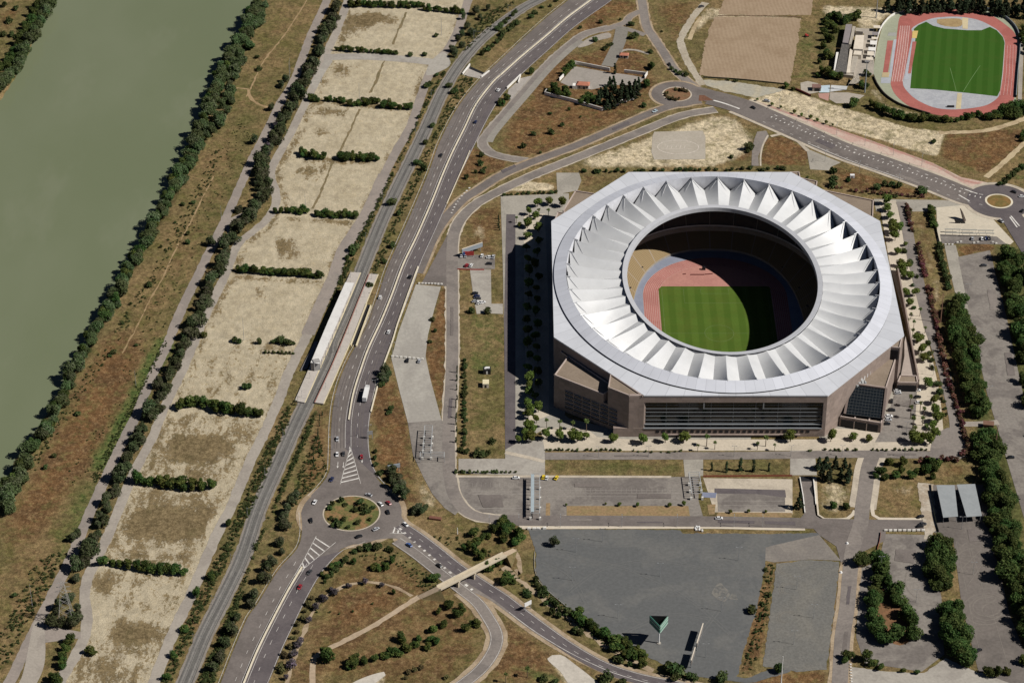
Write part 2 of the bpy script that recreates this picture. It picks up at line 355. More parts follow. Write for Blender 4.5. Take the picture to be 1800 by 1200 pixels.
attr('soil', CH['sand'], CH['weed'], CH['pale'], np.ones(XX.shape)); attr('growth', CH['red'], CH['green'], CH['dark'], np.ones(XX.shape))
m, t, b = base('ground_soil', .95, .05)
a1 = t.new('ShaderNodeAttribute', attribute_name='soil'); a2 = t.new('ShaderNodeAttribute', attribute_name='growth')
s1 = t.new('ShaderNodeSeparateColor'); s2 = t.new('ShaderNodeSeparateColor'); t.l.new(a1.outputs['Color'], s1.inputs[0]); t.l.new(a2.outputs['Color'], s2.inputs[0])
n_big = t.noise(.018, 4, .6, 11); n_mid = t.noise(.075, 7, .76, 23, dist=.5); n_fine = t.noise(.42, 5, .82, 5); n_tuft = t.noise(1.1, 3, .8, 9)
n_str = t.noise(.10, 7, .78, 31, (1.0, .42, .3), dist=.4); n_mid2 = t.noise(.05, 7, .78, 63, dist=.3)
def mask(ch, n, k=.9, w=.16):
    v = t.math('ADD', ch, t.math('MULTIPLY', t.math('SUBTRACT', n, .5), k))
    return t.ramp(v, .5-w, .5+w)
c = t.mix(t.ramp(n_big, .4, .62), (.200, .142, .070), (.138, .112, .050))
c = t.mix(t.ramp(n_mid, .46, .66), c, (.115, .100, .036)); c = t.mix(t.math('MULTIPLY', t.ramp(n_mid2, .5, .64), .6), c, (.25, .175, .09))
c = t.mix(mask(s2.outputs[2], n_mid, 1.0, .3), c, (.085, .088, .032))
rc = t.mix(t.ramp(n_mid2, .4, .6), (.174, .094, .042), (.118, .070, .035)); rc = t.mix(t.ramp(n_fine, .5, .7), rc, (.19, .132, .068))
c = t.mix(mask(s2.outputs[0], n_mid2, 1.3, .2), c, rc)
gc = t.mix(t.ramp(n_fine, .4, .65), (.062, .100, .028), (.108, .118, .040))
c = t.mix(mask(s2.outputs[1], n_mid, 1.0, .22), c, gc)
pc = t.mix(t.ramp(n_mid, .45, .7), (.52, .44, .305), (.44, .36, .235))
c = t.mix(mask(s1.outputs[2], n_str, .9, .16), c, pc)
sc = t.mix(t.ramp(n_mid2, .4, .65), (.505, .438, .315), (.44, .376, .262)); sc = t.mix(t.math('MULTIPLY', t.ramp(n_fine, .56, .68), .5), sc, (.42, .32, .16))
wd = t.mix(t.ramp(n_fine, .4, .62), (.150, .112, .058), (.25, .19, .105)); wd = t.mix(t.math('MULTIPLY', t.ramp(n_mid, .5, .68), .6), wd, (.115, .10, .045))
n_w = t.math('ADD', t.math('MULTIPLY', n_str, .55), t.math('MULTIPLY', n_fine, .45))
sc = t.mix(mask(s1.outputs[1], n_w, 3.4, .085), sc, wd)
c = t.mix(t.ramp(s1.outputs[0], .35, .65), c, sc)
ns_ = t.math('SUBTRACT', 1.0, t.math('MULTIPLY', s1.outputs[0], .72)); k = t.math('ADD', t.math('MULTIPLY', t.ramp(n_tuft, .25, .75), .35), t.math('MULTIPLY', t.math('MULTIPLY', t.math('SUBTRACT', t.ramp(n_fine, .32, .68), .5), .8), ns_)); k = t.math('ADD', k, .83)  # fine grain of tone, with the shadow speckle of grass painted in
nv = t.ramp(t.noise(.21, 6, .82, 77, (1, .7, .5)), .3, .7); og = t.math('MULTIPLY', t.ramp(t.noise(.13, 5, .75, 87), .5, .62), t.math('SUBTRACT', .55, t.math('MULTIPLY', s1.outputs[0], .55))); c = t.mix(og, c, (.125, .112, .042)); k = t.math('MULTIPLY', k, t.math('ADD', .72, t.math('MULTIPLY', nv, t.math('SUBTRACT', .56, t.math('MULTIPLY', s1.outputs[0], .22)))))
sp = t.math('MULTIPLY', t.ramp(t.noise(.75, 3, .75, 41), .6, .7), .55); sp = t.math('MULTIPLY', sp, t.math('SUBTRACT', 1.0, t.math('MULTIPLY', s1.outputs[0], .8))); c = t.mix(sp, c, (.055, .055, .024))  # dark dots paint small shadows among the grass into the soil colour
v = t.new('ShaderNodeVectorMath', operation='SCALE'); t.l.new(c, v.inputs[0]); t.l.new(k, v.inputs['Scale']); t.l.new(v.outputs[0], b.inputs['Base Color'])
bp = t.new('ShaderNodeBump'); bp.inputs['Strength'].default_value = .8; bp.inputs['Distance'].default_value = .5; t.l.new(n_tuft, bp.inputs['Height']); t.l.new(bp.outputs[0], b.inputs['Normal'])
gm.materials.append(m)
g = bpy.data.objects.new('ground', gm); COL.objects.link(g); tag(g, 'dry brown grass and pale sand covering the land around the stadium', 'ground', None, 'structure')
# ---- water
m, t, b = base('river_water', .16, .35)
n1 = t.noise(.006, 4, .5, 3, (1, .5, .9)); n2 = t.noise(.02, 4, .6, 8, (1, .4, .8))
c = t.mix(t.ramp(n1, .4, .62), (.150, .174, .101), (.171, .193, .120)); c = t.mix(t.math('MULTIPLY', t.ramp(n2, .52, .7), .5), c, (.19, .207, .136)); t.l.new(c, b.inputs['Base Color'])
bp = t.new('ShaderNodeBump'); bp.inputs['Strength'].default_value = .12; bp.inputs['Distance'].default_value = .3; t.l.new(t.noise(.5, 3, .6, 2), bp.inputs['Height']); t.l.new(bp.outputs[0], b.inputs['Normal'])
sheet('river', [(560, -220), (440, 40), (330, 350), (200, 560), (40, 830), (-100, 1010), (-700, 1200), (-900, 700), (-120, 280), (20, 60), (40, -220)], m, 0, label='wide muddy green river along the left of the place', cat='river', z=-2.4)
# ================================================================ ROADS, PATHS, LOTS
asph = mat('asphalt', (.172, .150, .138), second=(.130, .113, .104), s1=.06, s2=.9, th=(.42, .62), amt=.8, fine=.13)
asph_d = mat('asphalt_dark', (.122, .106, .108), second=(.092, .080, .084), s1=.07, s2=.8, amt=.7, fine=.12)
asph_l = mat('asphalt_light', (.225, .198, .178), second=(.165, .146, .134), s1=.045, s2=.7, amt=.8, fine=.14)
lot = mat('lot_asphalt', (.226, .204, .182), second=(.150, .133, .122), s1=.045, s2=.6, amt=.9, fine=.16)
gravel = mat('gravel_grey', (.112, .115, .115), second=(.150, .148, .140), s1=.03, s2=.5, th=(.46, .6), amt=.6, fine=.12)
pathm = mat('path_pinkish', (.285, .246, .216), second=(.225, .198, .177), s1=.05, s2=.8, amt=.7, fine=.12)
pathl = mat('path_grey', (.34, .305, .262), second=(.265, .235, .205), s1=.05, s2=.8, amt=.7, fine=.12)
conc = mat('concrete', (.36, .335, .295), second=(.29, .265, .235), s1=.05, s2=.6, amt=.8, fine=.12)
kerb = mat('kerb_pale', (.48, .42, .335), second=(.38, .33, .265), s1=.09, s2=.9, amt=.8, fine=.12)
verge = mat('verge_dust', (.37, .29, .20), second=(.27, .20, .13), s1=.09, s2=.9, amt=.9, fine=.2)
plaza = mat('plaza_cream', (.52, .455, .362), second=(.42, .37, .295), s1=.06, s2=.8, amt=.8, fine=.12)
plaza_g = mat('plaza_grey', (.34, .315, .27), second=(.27, .25, .215), s1=.06, s2=.7, amt=.8, fine=.12)
redp = mat('paving_red', (.42, .235, .195), second=(.36, .27, .22), s1=.12, s2=.9, amt=.8, fine=.14)
ballast = mat('rail_ballast', (.135, .130, .120), second=(.105, .10, .095), s1=.08, s2=1.2, amt=.8, fine=.22)
white = mat('road_paint', (.66, .64, .60), second=(.42, .39, .36), s1=.4, s2=2, amt=.7, fine=.1)
dirt = mat('dirt_track', (.46, .37, .235), second=(.34, .26, .16), s1=.09, s2=.9, amt=.9, fine=.2)
def road(name, px, w, m, lv, label, vg=None, vw=1.6, wob=.0):
    if vg: strip(name+'_verge', px, w+2*vw, vg, lv-1, 'pale edge strip along the '+' '.join(label.split()[:7]), 'verge', wob=.25)
    return strip(name, px, w, m, lv, label, 'road', wob=wob)
# -- park paths
strip('path', PATH1, 6.2, pathm, 2, 'pinkish riverside path between the meadow and the olive-dark trees', 'path', wob=.18)
strip('path', PATH2, 6.0, pathl, 2, 'pale grey path between the tree row and the sand fields', 'path', wob=.18)
strip('path', PATH3[:8], 6.5, pathm, 2, 'grey lane between the far sand fields and the railway', 'path', wob=.15)
strip('path', PATH3[7:14], 8.6, pathm, 3, 'wide grey lane beside the railway platforms', 'path', wob=.12)
strip('path', PATH3[13:], 6.4, pathl, 2, 'pale lane between the near sand fields and the railway bank', 'path', wob=.2)
strip('path', [(569, 101), (640, 100), (720, 105), (770, 111)], 9.5, conc, 3, 'light concrete cross path between two sand fields', 'path')
sheet('path', [(545, 145), (575, 100), (585, 108), (570, 130), (556, 158), (548, 158)], conc, 4, label='light concrete forecourt at the end of the cross path', cat='path')
sheet('path', [(757, 109), (780, 92), (792, 112), (778, 124), (750, 133)], conc, 4, smooth=True, label='grey concrete apron before the railway underpass', cat='path')
sheet('path', [(78, 1096), (86, 1100), (142, 1110), (142, 1121), (80, 1129)], pathm, 3, label='short paved link between the two riverside paths', cat='path')
sheet('path', [(60, 1092), (76, 1090), (79, 1160), (62, 1205), (40, 1230), (10, 1230), (38, 1190)], pathl, 3, smooth=True, label='pale paved fork at the near end of the riverside path', cat='path')
sheet('path', [(394, 388), (440, 368), (455, 352), (459, 362), (440, 380), (400, 412)], pathm, 3, label='paved widening joining the riverside path and the tree row', cat='path')
for l_, w_ in (([(540, 0), (500, 62), (462, 110), (440, 158), (433, 170)], 1.0), ([(375, 310), (350, 360), (330, 400), (308, 440), (285, 490), (262, 530), (240, 575), (215, 620)], .9), ([(415, 155), (437, 157)], 1.6), ([(437, 158), (440, 172), (452, 182), (473, 190)], 2.4)):
    strip('trail', l_, w_, mat('trail_earth', (.33, .235, .13), second=(.24, .165, .085), s1=.15, fine=.2), 1, 'thin bare trail worn across the dry meadow', 'trail', wob=.25)['group'] = 'trails on the river meadow'
for l_ in ([(714, 22), (700, 55), (691, 78)], [(677, 104), (662, 140), (650, 164)], [(632, 192), (615, 230), (597, 267)], [(585, 285), (572, 318), (560, 345), (549, 367)]):
    strip('ditch', l_, 1.5, mat('ditch_weeds', (.20, .155, .085), second=(.11, .10, .05), s1=.3, s2=1, fine=.3), 1, 'thin dark weedy ditch splitting a sand field', 'ditch', wob=.35)['group'] = 'ditches in the sand fields'
# -- railway
RAIL = [(1010, -50), (960, -8), (917, 16), (856, 61), (813, 107), (779, 160), (752, 219), (723, 280), (680, 369), (657, 423), (637, 473), (611, 540), (583, 601), (578, 627), (546, 693), (519, 749), (487, 821), (455, 893), (426, 979), (392, 1051), (360, 1115), (333, 1181), (300, 1260)]
strip('railway_ballast', RAIL, 10.2, mat('ballast_edge', (.24, .215, .19), second=(.18, .16, .14), s1=.1, s2=1, fine=.2), 2, 'pale gravel shoulders under the two railway tracks', 'railway', wob=.2)
rl = line(RAIL, 4)
mb = MB(); strip_mb(mb, rl, 7.6, LZ(3)); tag(mb.build('railway_ballast', ballast), 'dark grey ballast bed of the double railway', 'railway', None, 'structure')
steel = plain('rail_steel', (.34, .32, .30), .45, .5, .6)
slp = mat('sleeper_concrete', (.21, .20, .185), fine=.2)
for off in (-1.95, 1.95):
    mb = MB(); strip_mb(mb, rl, 2.3, LZ(4), 1, off)
    for q in (-.75, .75): strip_mb(mb, rl, .22, LZ(4)+.17, 0, off+q)
    tag(mb.build('railway_track', [steel, slp]), 'steel railway track on pale sleepers, '+('river side' if off < 0 else 'highway side')+' of the pair', 'railway track', None, 'structure')
# -- highway
HL = [(1040, -30), (1000, 0), (960, 32), (920, 68), (882, 104), (848, 136), (820, 168), (800, 197), (785, 225), (770, 257), (755, 300), (728, 364), (701, 425), (680, 473), (667, 513), (648, 567), (627, 605), (611, 635), (597, 669), (587, 707), (582.5, 749), (581, 800), (578.7, 829), (566, 850), (545, 872)]
HR = [(1110, -30), (1072, 0), (1035, 26), (1000, 52), (960, 88), (920, 124), (882, 162), (864, 190), (851, 213), (827, 261), (808, 300), (784, 353), (760, 407), (736, 460), (725, 492), (712, 527), (696, 569), (682, 607), (669, 640), (657, 675), (648, 715), (643, 755), (644, 792), (651, 821), (667, 846), (690, 869)]
HC = [(1078, -30), (1040, 0), (997, 32), (960, 64), (918, 99), (880, 133), (866.7, 145), (837, 184), (816, 227), (795, 269), (778, 308), (760, 353), (733, 415), (709, 465), (688, 521), (669, 567), (648, 612), (635, 648), (621, 693), (613, 739), (612, 787)]
def band(name, A, B, m, lv, label, cat='road', st=4):
    a = line(A, st); b_ = line(B, st)
    pts = a+b_[::-1]
    return sheet(name, [(p.x, p.y) for p in pts], m, lv, label=label, cat=cat, world=True)
def off_px(L, d): return [(p.x, p.y) for p in offset_line(line(L, 4), d)]
vl = offset_line(line(HL, 4), -2.6); vr = offset_line(line(HR, 4), 2.4)
sheet('highway_shoulder', [(p.x, p.y) for p in vl+vr[::-1]], mat('shoulder_dust', (.36, .285, .205), second=(.26, .20, .145), s1=.1, s2=1, fine=.18), 5, label='pale dusty shoulders along both sides of the highway', cat='verge', world=True)
band('highway', HL, HR, asph, 6, 'grey dual carriageway curving down to the planted roundabout', 'highway')
mbm = MB()
hl, hr, hc = line(HL, 4), line(HR, 4), line(HC, 4)
strip_mb(mbm, hl, .22, LZ(9), 0, 1.4); strip_mb(mbm, hr, .22, LZ(9), 0, -1.4)
strip_mb(mbm, hc, .2, LZ(9), 0, -1.7); strip_mb(mbm, hc, .2, LZ(9), 0, 1.7)
dash_mb(mbm, hc, .22, LZ(9), 4, 7, 5.4); dash_mb(mbm, hc, .22, LZ(9), 4, 7, -5.4)
# darker worn right carriageway
rc_ = offset_line(hc, 2.0); re_ = offset_line(line(HR, 4), -1.8)
sheet('highway_lane', [(p.x, p.y) for p in rc_+re_[::-1]], asph_d, 7, label='darker worn carriageway on the stadium side of the highway', cat='highway', world=True)
mb = MB()
for o_ in (-3.4, -7.4, 3.5, 7.4):
    for d_ in (-.8, .8): strip_mb(mb, hc, .55, LZ(8), 0, o_+d_)
tag(mb.build('lane_wear', mat('wheel_path', (.118, .103, .098), second=(.15, .13, .122), s1=.05, th=(.35, .65), amt=.9, fine=.1)), 'darker wheel paths worn along the highway lanes', 'road wear', None, 'structure')
# median barrier: a long pale concrete wall, one thing
bar = mat('barrier_concrete', (.66, .60, .47), second=(.5, .44, .33), s1=.3, s2=1.2, fine=.1)
def barrier(px, name, label, w=.55, h=.9, m=bar, off=0.0):
    l = offset_line(line(px, 4), off); mb = MB()
    for sgn in (-1, 1):
        pass
    L = offset_line(l, -w/2); R = offset_line(l, w/2); n = len(l)
    vs = [(p.x, p.y, 0) for p in L]+[(p.x, p.y, h) for p in L]+[(p.x, p.y, h) for p in R]+[(p.x, p.y, 0) for p in R]
    fs = []
    for i in range(n-1):
        for a_, b_ in ((0, 1), (1, 2), (2, 3)):
            fs.append((a_*n+i, a_*n+i+1, b_*n+i+1, b_*n+i))
    mb.add(vs, fs); return tag(mb.build(name, m), label, 'barrier')
barrier(HC[:-1], 'median_barrier', 'long pale concrete barrier down the middle of the highway', .8, .9)
barrier([(735, 470), (725, 497), (713, 530), (699, 570), (690, 600), (672, 650), (661, 690), (652, 725)], 'parapet_wall', 'pale parapet along the highway above the concrete slab', .7, 1.0)
barrier([(826, 266), (806, 312), (785, 360)], 'guard_rail', 'pale guard rail at the highway slip road fork', .4, .8)
# roundabout C
RC = P(618, 902)
def disc(name, c, r0, r1, m, lv, label, n=72, cat='road'):
    mb = MB(); z = LZ(lv)
    if r0 <= 0: mb.add([(c.x+r1*math.cos(2*math.pi*i/n), c.y+r1*math.sin(2*math.pi*i/n), z) for i in range(n)], [tuple(range(n))])
    else:
        vs = [(c.x+r*math.cos(2*math.pi*i/n), c.y+r*math.sin(2*math.pi*i/n), z) for r in (r0, r1) for i in range(n)]
        mb.add(vs, [(i, n+i, n+(i+1) % n, (i+1) % n) for i in range(n)])
    return tag(mb.build(name, m), label, cat, None, 'structure')
disc('roundabout_verge', RC, 14, 31.5, verge, 5, 'pale outer edge of the large planted roundabout', cat='verge')
disc('roundabout', RC, 15.9, 28.4, asph, 8, 'grey ring road around the large planted island')
disc('roundabout_kerb', RC, 15.5, 16.4, kerb, 9, 'pale kerb ring of the large planted island', cat='kerb')
# SW leg
SL = [(529, 900), (531, 933), (523, 963), (493, 997), (472, 1029), (451, 1064), (436, 1084), (411, 1141), (395, 1182), (365, 1260)]
SR = [(640, 950), (627, 955), (600, 965), (579, 984), (557, 1011), (533, 1053), (512, 1096), (493, 1136), (475, 1179), (440, 1265)]
SC = [(560, 943), (531, 997), (507, 1037), (480, 1088), (456, 1136), (440, 1173), (405, 1260)]
vl = offset_line(line(SL, 4), -2.2); vr = offset_line(line(SR, 4), 2.2)
sheet('road_verge', [(p.x, p.y) for p in vl+vr[::-1]], verge, 4, label='pale shoulders of the dual road leaving the roundabout at lower left', cat='verge', world=True)
band('highway', SL, SR, asph, 6, 'grey dual carriageway leaving the roundabout at lower left', 'highway')
sc = line(SC, 4)[6:]
barrier(SC[1:], 'median_barrier', 'pale barrier down the middle of the lower left dual road', .8, .9)
for o_ in (-1.5, 1.5): strip_mb(mbm, sc, .2, LZ(9), 0, o_)
dash_mb(mbm, sc, .2, LZ(9), 4, 7, 5.0); dash_mb(mbm, sc, .2, LZ(9), 4, 7, -5.0)
strip_mb(mbm, line(SL, 4), .2, LZ(9), 0, 1.2); strip_mb(mbm, line(SR, 4), .2, LZ(9), 0, -1.2)
rr = offset_line(sc, 1.9); re_ = offset_line(line(SR[2:], 4), -1.6)
sheet('highway_lane', [(p.x, p.y) for p in rr+re_[::-1]], asph_d, 7, label='darker worn lanes leaving the roundabout at lower left', cat='highway', world=True)
# SE leg
EU = [(690, 869), (704, 901), (712, 917), (741, 936), (773, 960), (813, 992), (856, 1021), (893, 1045), (915, 1062), (960, 1096), (1013, 1133), (1067, 1163), (1120, 1181), (1180, 1194), (1290, 1215)]
EL = [(640, 952), (696, 946), (720, 963), (747, 987), (773, 1005), (800, 1029), (828, 1040), (856, 1051), (893, 1077), (933, 1107), (987, 1141), (1040, 1168), (1093, 1189), (1180, 1212), (1290, 1235)]
vl = offset_line(line(EU, 4), -2.4); vr = offset_line(line(EL[1:], 4), 2.4)
sheet('road_verge', [(p.x, p.y) for p in vl+vr[::-1]], verge, 3, label='pale shoulders of the road leaving under the footbridge', cat='verge', world=True)
band('road', EU, EL, asph_l, 6, 'grey road running from the roundabout under the footbridge')
eu = line(EU[2:], 4)
sheet('road_lane', [(p.x, p.y) for p in offset_line(eu, .8)+offset_line(eu, 8.6)[::-1]], asph_d, 7, label='dark resurfaced lanes of the road under the footbridge', cat='road', world=True)
dash_mb(mbm, eu, .2, LZ(9), 3.5, 5, 4.6); strip_mb(mbm, eu, .2, LZ(9), 0, .9); strip_mb(mbm, line(EL[8:], 4), .3, LZ(9), 0, -.8)
RAMP = [(697, 950), (733, 975), (772, 1006), (812, 1037), (840, 1060), (861, 1090), (872, 1112), (872, 1132), (862, 1154), (845, 1176), (820, 1197), (780, 1225)]
strip('ramp_verge', RAMP[3:], 12.0, verge, 4, 'pale shoulders of the curved loop ramp', 'verge', wob=.25)
strip('ramp_road', RAMP, 7.2, asph_l, 8, 'curved grey loop ramp turning back below the footbridge', 'road')
mbm2 = MB(); strip_mb(mbm2, line(RAMP, 3), .2, LZ(10), 0, 3.0); strip_mb(mbm2, line(RAMP, 3), .2, LZ(10), 0, -3.0)
# hatch islands
def hatch(mb, tri, n, w, lv):
    """stripes across a triangle tri = (tip, base_a, base_b) with its outline"""
    a, b_, c_ = [P(*q) for q in tri]
    z = LZ(lv)
    for i in range(n):
        t_ = (i+.6)/n; p = a.lerp(b_, t_); q = a.lerp(c_, max(0, t_-.10)); d = (q-p)
        if d.length < .6: continue
        strip_mb(mb, [p.xy, q.xy], w, z)
    for q in (b_, c_): strip_mb(mb, [a.xy, q.xy], .25, z)
hatch(mbm, ((616, 785), (598, 851), (634, 850)), 9, .9, 10)
hatch(mbm, ((519, 1012), (556, 942), (590, 953)), 8, .8, 10)
hatch(mbm, ((710, 938), (692, 926), (685, 937)), 3, .8, 10)
dash_mb(mbm, line([(702, 928), (735, 958), (772, 990), (800, 1013), (832, 1038)], 2), 1.5, LZ(10), 2.2, 2.6)
# give-way dashes at fork
dash_mb(mbm, line([(826, 330), (806, 352), (792, 378)], 2), 1.2, LZ(10), 1.8, 2.0)
# lane arrows before the roundabout
for px, py in ((594, 814), (604, 814), (637, 805)):
    p = P(px, py); mbm.add([(p.x-.15, p.y-3, LZ(10)), (p.x+.15, p.y-3, LZ(10)), (p.x+.15, p.y+1, LZ(10)), (p.x-.15, p.y+1, LZ(10))], [(0, 1, 2, 3)]); mbm.add([(p.x-.6, p.y-3, LZ(10)), (p.x, p.y-5, LZ(10)), (p.x+.6, p.y-3, LZ(10))], [(0, 1, 2)])
# -- R1 / R2 beside the highway
R1 = [(1232, 178), (1190, 184), (1152, 196), (1093, 221), (1013, 256), (933, 286), (880, 309), (842, 333), (815, 350), (796, 369), (776, 393), (758, 424), (744, 458), (734, 480)]
road('slip_road', R1, 7.0, asph, 6, 'grey slip road from the far roundabout down to the highway', verge, 1.6)
R2 = [(1258, 193), (1200, 203), (1133, 229), (1067, 256), (1000, 283), (933, 310), (870, 340), (838, 358), (815, 379), (801, 402), (795, 433), (795, 520), (795, 620), (793, 680), (789, 744), (789, 813), (792, 842), (798, 868), (814, 893), (842, 908), (905, 914.5), (1000, 915)]
road('service_road', R2, 7.4, asph_l, 5, 'pale grey service road passing the dry lawn west of the stadium', kerb, .9)
sheet('road_junction', [(787, 412), (801, 408), (799, 505), (741, 498), (756, 470), (772, 440)], asph, 4, label='grey asphalt wedge between service road and highway', cat='road')
sheet('concrete_slab', [(731, 500), (775, 504), (763, 545), (752, 590), (748, 627), (757, 668), (776, 738), (717, 743), (703, 690), (688, 630), (700, 585)], mat('slab_concrete', (.375, .355, .315), second=(.30, .28, .25), s1=.05, s2=.5, amt=.8, fine=.1, stretch=(1, .4, .2)), 4, label='long pale concrete slab between the highway and the service road', cat='paving')
sheet('entry_asphalt', [(717, 743), (776, 738), (786, 748), (785, 815), (797, 868), (812, 893), (800, 905), (782, 893), (760, 868), (745, 840), (726, 800)], lot, 4, label='grey asphalt apron around the small entry gantry', cat='paving')
# -- roundabout A and north roads
RA = P(1190, 166); RB = P(1756, 354)
disc('roundabout_verge', RA, 9, 20.2, verge, 5, 'pale edge of the small far roundabout', cat='verge')
disc('roundabout', RA, 10.2, 18.3, asph, 7, 'grey ring road of the small far roundabout'); disc('roundabout_kerb', RA, 9.7, 10.7, kerb, 8, 'kerb ring of the small far roundabout', cat='kerb')
R3 = [(1072, 49), (1029, 60), (997, 83), (960, 117), (920, 163), (880, 209), (857, 236), (848, 252), (861, 268), (888, 277), (926, 283)]
road('lane', R3, 6.0, asph_l, 4, 'narrow grey lane looping beside the walled compound', pathl, 1.2)
strip('lane', [(1022, 72), (1001, 88), (965, 122), (925, 168), (885, 214), (866, 238), (860, 250)], 5.0, mat('lane_pale', (.27, .25, .22), fine=.12), 5, 'pale concrete strip beside the narrow lane', 'road')
sheet('track', [(1070, 58), (1074, 66), (1050, 72), (1035, 80), (1015, 84), (1030, 70), (1050, 62)], pathl, 4, smooth=True, label='pale dusty lay-by off the compound lane', cat='path')
R4 = [(1120, -40), (1128, 0), (1136, 45), (1148, 65), (1165, 90), (1184, 120), (1206, 141), (1225, 155)]
road('lane', R4, 6.6, asph_l, 5, 'grey lane descending to the far roundabout from the upper edge', verge, 1.2)
road('lane', [(1126, 20), (1108, 29), (1098, 40), (1072, 49)], 5.5, asph_l, 4, 'short grey link between the two compound lanes', verge, .8)
strip('lane', [(1072, 50), (1090, 49), (1110, 54), (1134, 62)], 5.2, asph_l, 6, 'short cross lane in front of the compound drive', 'road')
strip('driveway', [(1094, 48), (1087, 78), (1068, 117)], 9.5, mat('drive_grey', (.21, .195, .17), fine=.14), 6, 'grey driveway leading to the walled compound', 'road')
strip('trail', [(1085, 95), (1095, 89), (1115, 88), (1141, 95)], 2.6, pathl, 3, 'curved pale footpath behind the small red-roofed hut', 'trail', wob=.2)
R5 = [(1240, 5), (1225, 22), (1213, 38), (1202, 58), (1196, 74), (1205, 100), (1216, 120), (1226, 136), (1234, 150)]
strip('dirt_road', R5, 5.5, mat('dirt_road_pale', (.40, .355, .28), second=(.31, .26, .19), fine=.2), 3, 'pale dirt road beside the ploughed field', 'road', wob=.3)
strip('dirt_road', [(1232, 30), (1220, 50), (1212, 70)], 3.0, dirt, 3, 'second pale wheel track beside the dirt road', 'road', wob=.3)
# main avenue
AV = [(1215, 160), (1250, 172), (1300, 186), (1352, 208), (1400, 229), (1480, 264), (1560, 292), (1640, 321), (1700, 345), (1735, 352)]
sheet('pavement', [(1318, 176), (1330, 178), (1453, 221), (1547, 253), (1640, 287), (1690, 312), (1740, 322), (1800, 340), (1830, 360), (1830, 380), (1780, 352), (1700, 334), (1640, 320), (1480, 262), (1330, 196)], mat('pavement_pinkish', (.52, .41, .34), second=(.44, .25, .21), s1=.05, s2=.8, th=(.45, .55), fine=.12), 4, label='cream and pink pavement along the far side of the avenue', cat='pavement')
strip('red_cycle_path', [(1322, 178), (1400, 204), (1453, 222), (1547, 255), (1640, 290), (1690, 316), (1745, 328), (1800, 348)], 2.6, redp, 5, 'reddish cycle path along the far side of the avenue', 'path', wob=.12)
strip('avenue_kerb', AV[2:], 25.5, kerb, 6, 'cream kerbs on both sides of the avenue', 'kerb')
strip('avenue', AV[1:], 20.6, asph, 9, 'wide grey avenue between the two far roundabouts', 'road')
strip('avenue', [(1205, 160), (1240, 167), (1290, 184)], 17, asph, 8, 'grey mouth of the avenue at the far roundabout', 'road')
sheet('traffic_island', [(1229, 168), (1238, 168), (1254, 177), (1228, 178)], mat('island_red', (.17, .082, .05), fine=.25), 10, label='small triangular red earth traffic island', cat='traffic island')
av = line(AV[3:], 3)
mba = MB(); strip_mb(mba, line([(1425, 249), (1500, 280), (1560, 301), (1592, 312)], 3), .5, LZ(11), 0, 3.4); dash_mb(mba, av, 1.6, LZ(11), 1.4, 2.4, -2.2); dash_mb(mba, av, .5, LZ(11), 3, 4, -6.0); dash_mb(mba, av, .3, LZ(11), 3, 5, 7.0)
strip_mb(mba, line([(1254, 177), (1275, 183), (1300, 192)], 3), 1.4, LZ(11))
for a_, b_ in (((1695, 333), (1718, 341)), ((1685, 343), (1704, 354)), ((1777, 380), (1792, 398)), ((1775, 382), (1788, 400))): strip_mb(mba, line([a_, b_], 2), .9, LZ(11))
tag(mba.build('road_markings', white), 'white lines painted on the wide avenue', 'road markings', None, 'structure')
disc('roundabout_kerb', RB, 14, 24.5, kerb, 8, 'cream outer edge of the right hand roundabout', cat='kerb')
disc('roundabout', RB, 8.8, 21.5, asph_d, 10, 'dark grey ring road of the right hand roundabout')
strip('avenue', [(1756, 340), (1790, 352), (1830, 350)], 11, asph_d, 11, 'dark road leaving the right hand roundabout', 'road')
strip('road', [(1768, 366), (1785, 392), (1808, 430), (1840, 480)], 15, asph_d, 9, 'dark road running down from the right hand roundabout', 'road')
disc('roundabout_kerb', RB, 7.9, 9.3, mat('kerb_white', (.66, .60, .47), fine=.08), 12, 'cream kerb ring of the right hand roundabout', cat='kerb')
disc('roundabout_island', RB, 0, 8.0, mat('island_grass', (.21, .125, .045), second=(.10, .11, .035), s1=.12, fine=.25), 12, 'dry grass island of the right hand roundabout', cat='island')
disc('roundabout_island', RA, 0, 9.8, mat('island_earth', (.20, .11, .06), second=(.12, .105, .05), s1=.12, fine=.25), 8, 'red earth island of the small far roundabout', cat='island')
disc('roundabout_island', RC, 0, 15.6, mat('island_scrub', (.23, .14, .065), second=(.095, .115, .035), s1=.1, s2=.7, th=(.42, .55), amt=.9, fine=.3), 9, 'scrubby island of the large roundabout', cat='island')
# side street to the stadium
sheet('street', [(1331, 232), (1347, 230), (1352, 240), (1340, 258), (1333, 275), (1334, 292), (1321, 292), (1322, 262), (1326, 245)], asph_l, 5, label='short grey street turning off the avenue', cat='road')
strip('street_kerb', [(1350, 238), (1341, 256), (1337, 275), (1337, 292)], 1.2, kerb, 6, 'cream kerb of the short side street', 'kerb')
sheet('paving', [(1417, 258), (1424, 264), (1478, 286), (1460, 294), (1457, 300), (1424, 298)], plaza_g, 4, label='pale paving between the avenue and the stadium back lawn', cat='paving')
strip('street_kerb', [(1355, 240), (1378, 236), (1398, 245), (1416, 262), (1420, 266)], 2.6, kerb, 5, 'cream kerb rounding the red earth plot', 'kerb')
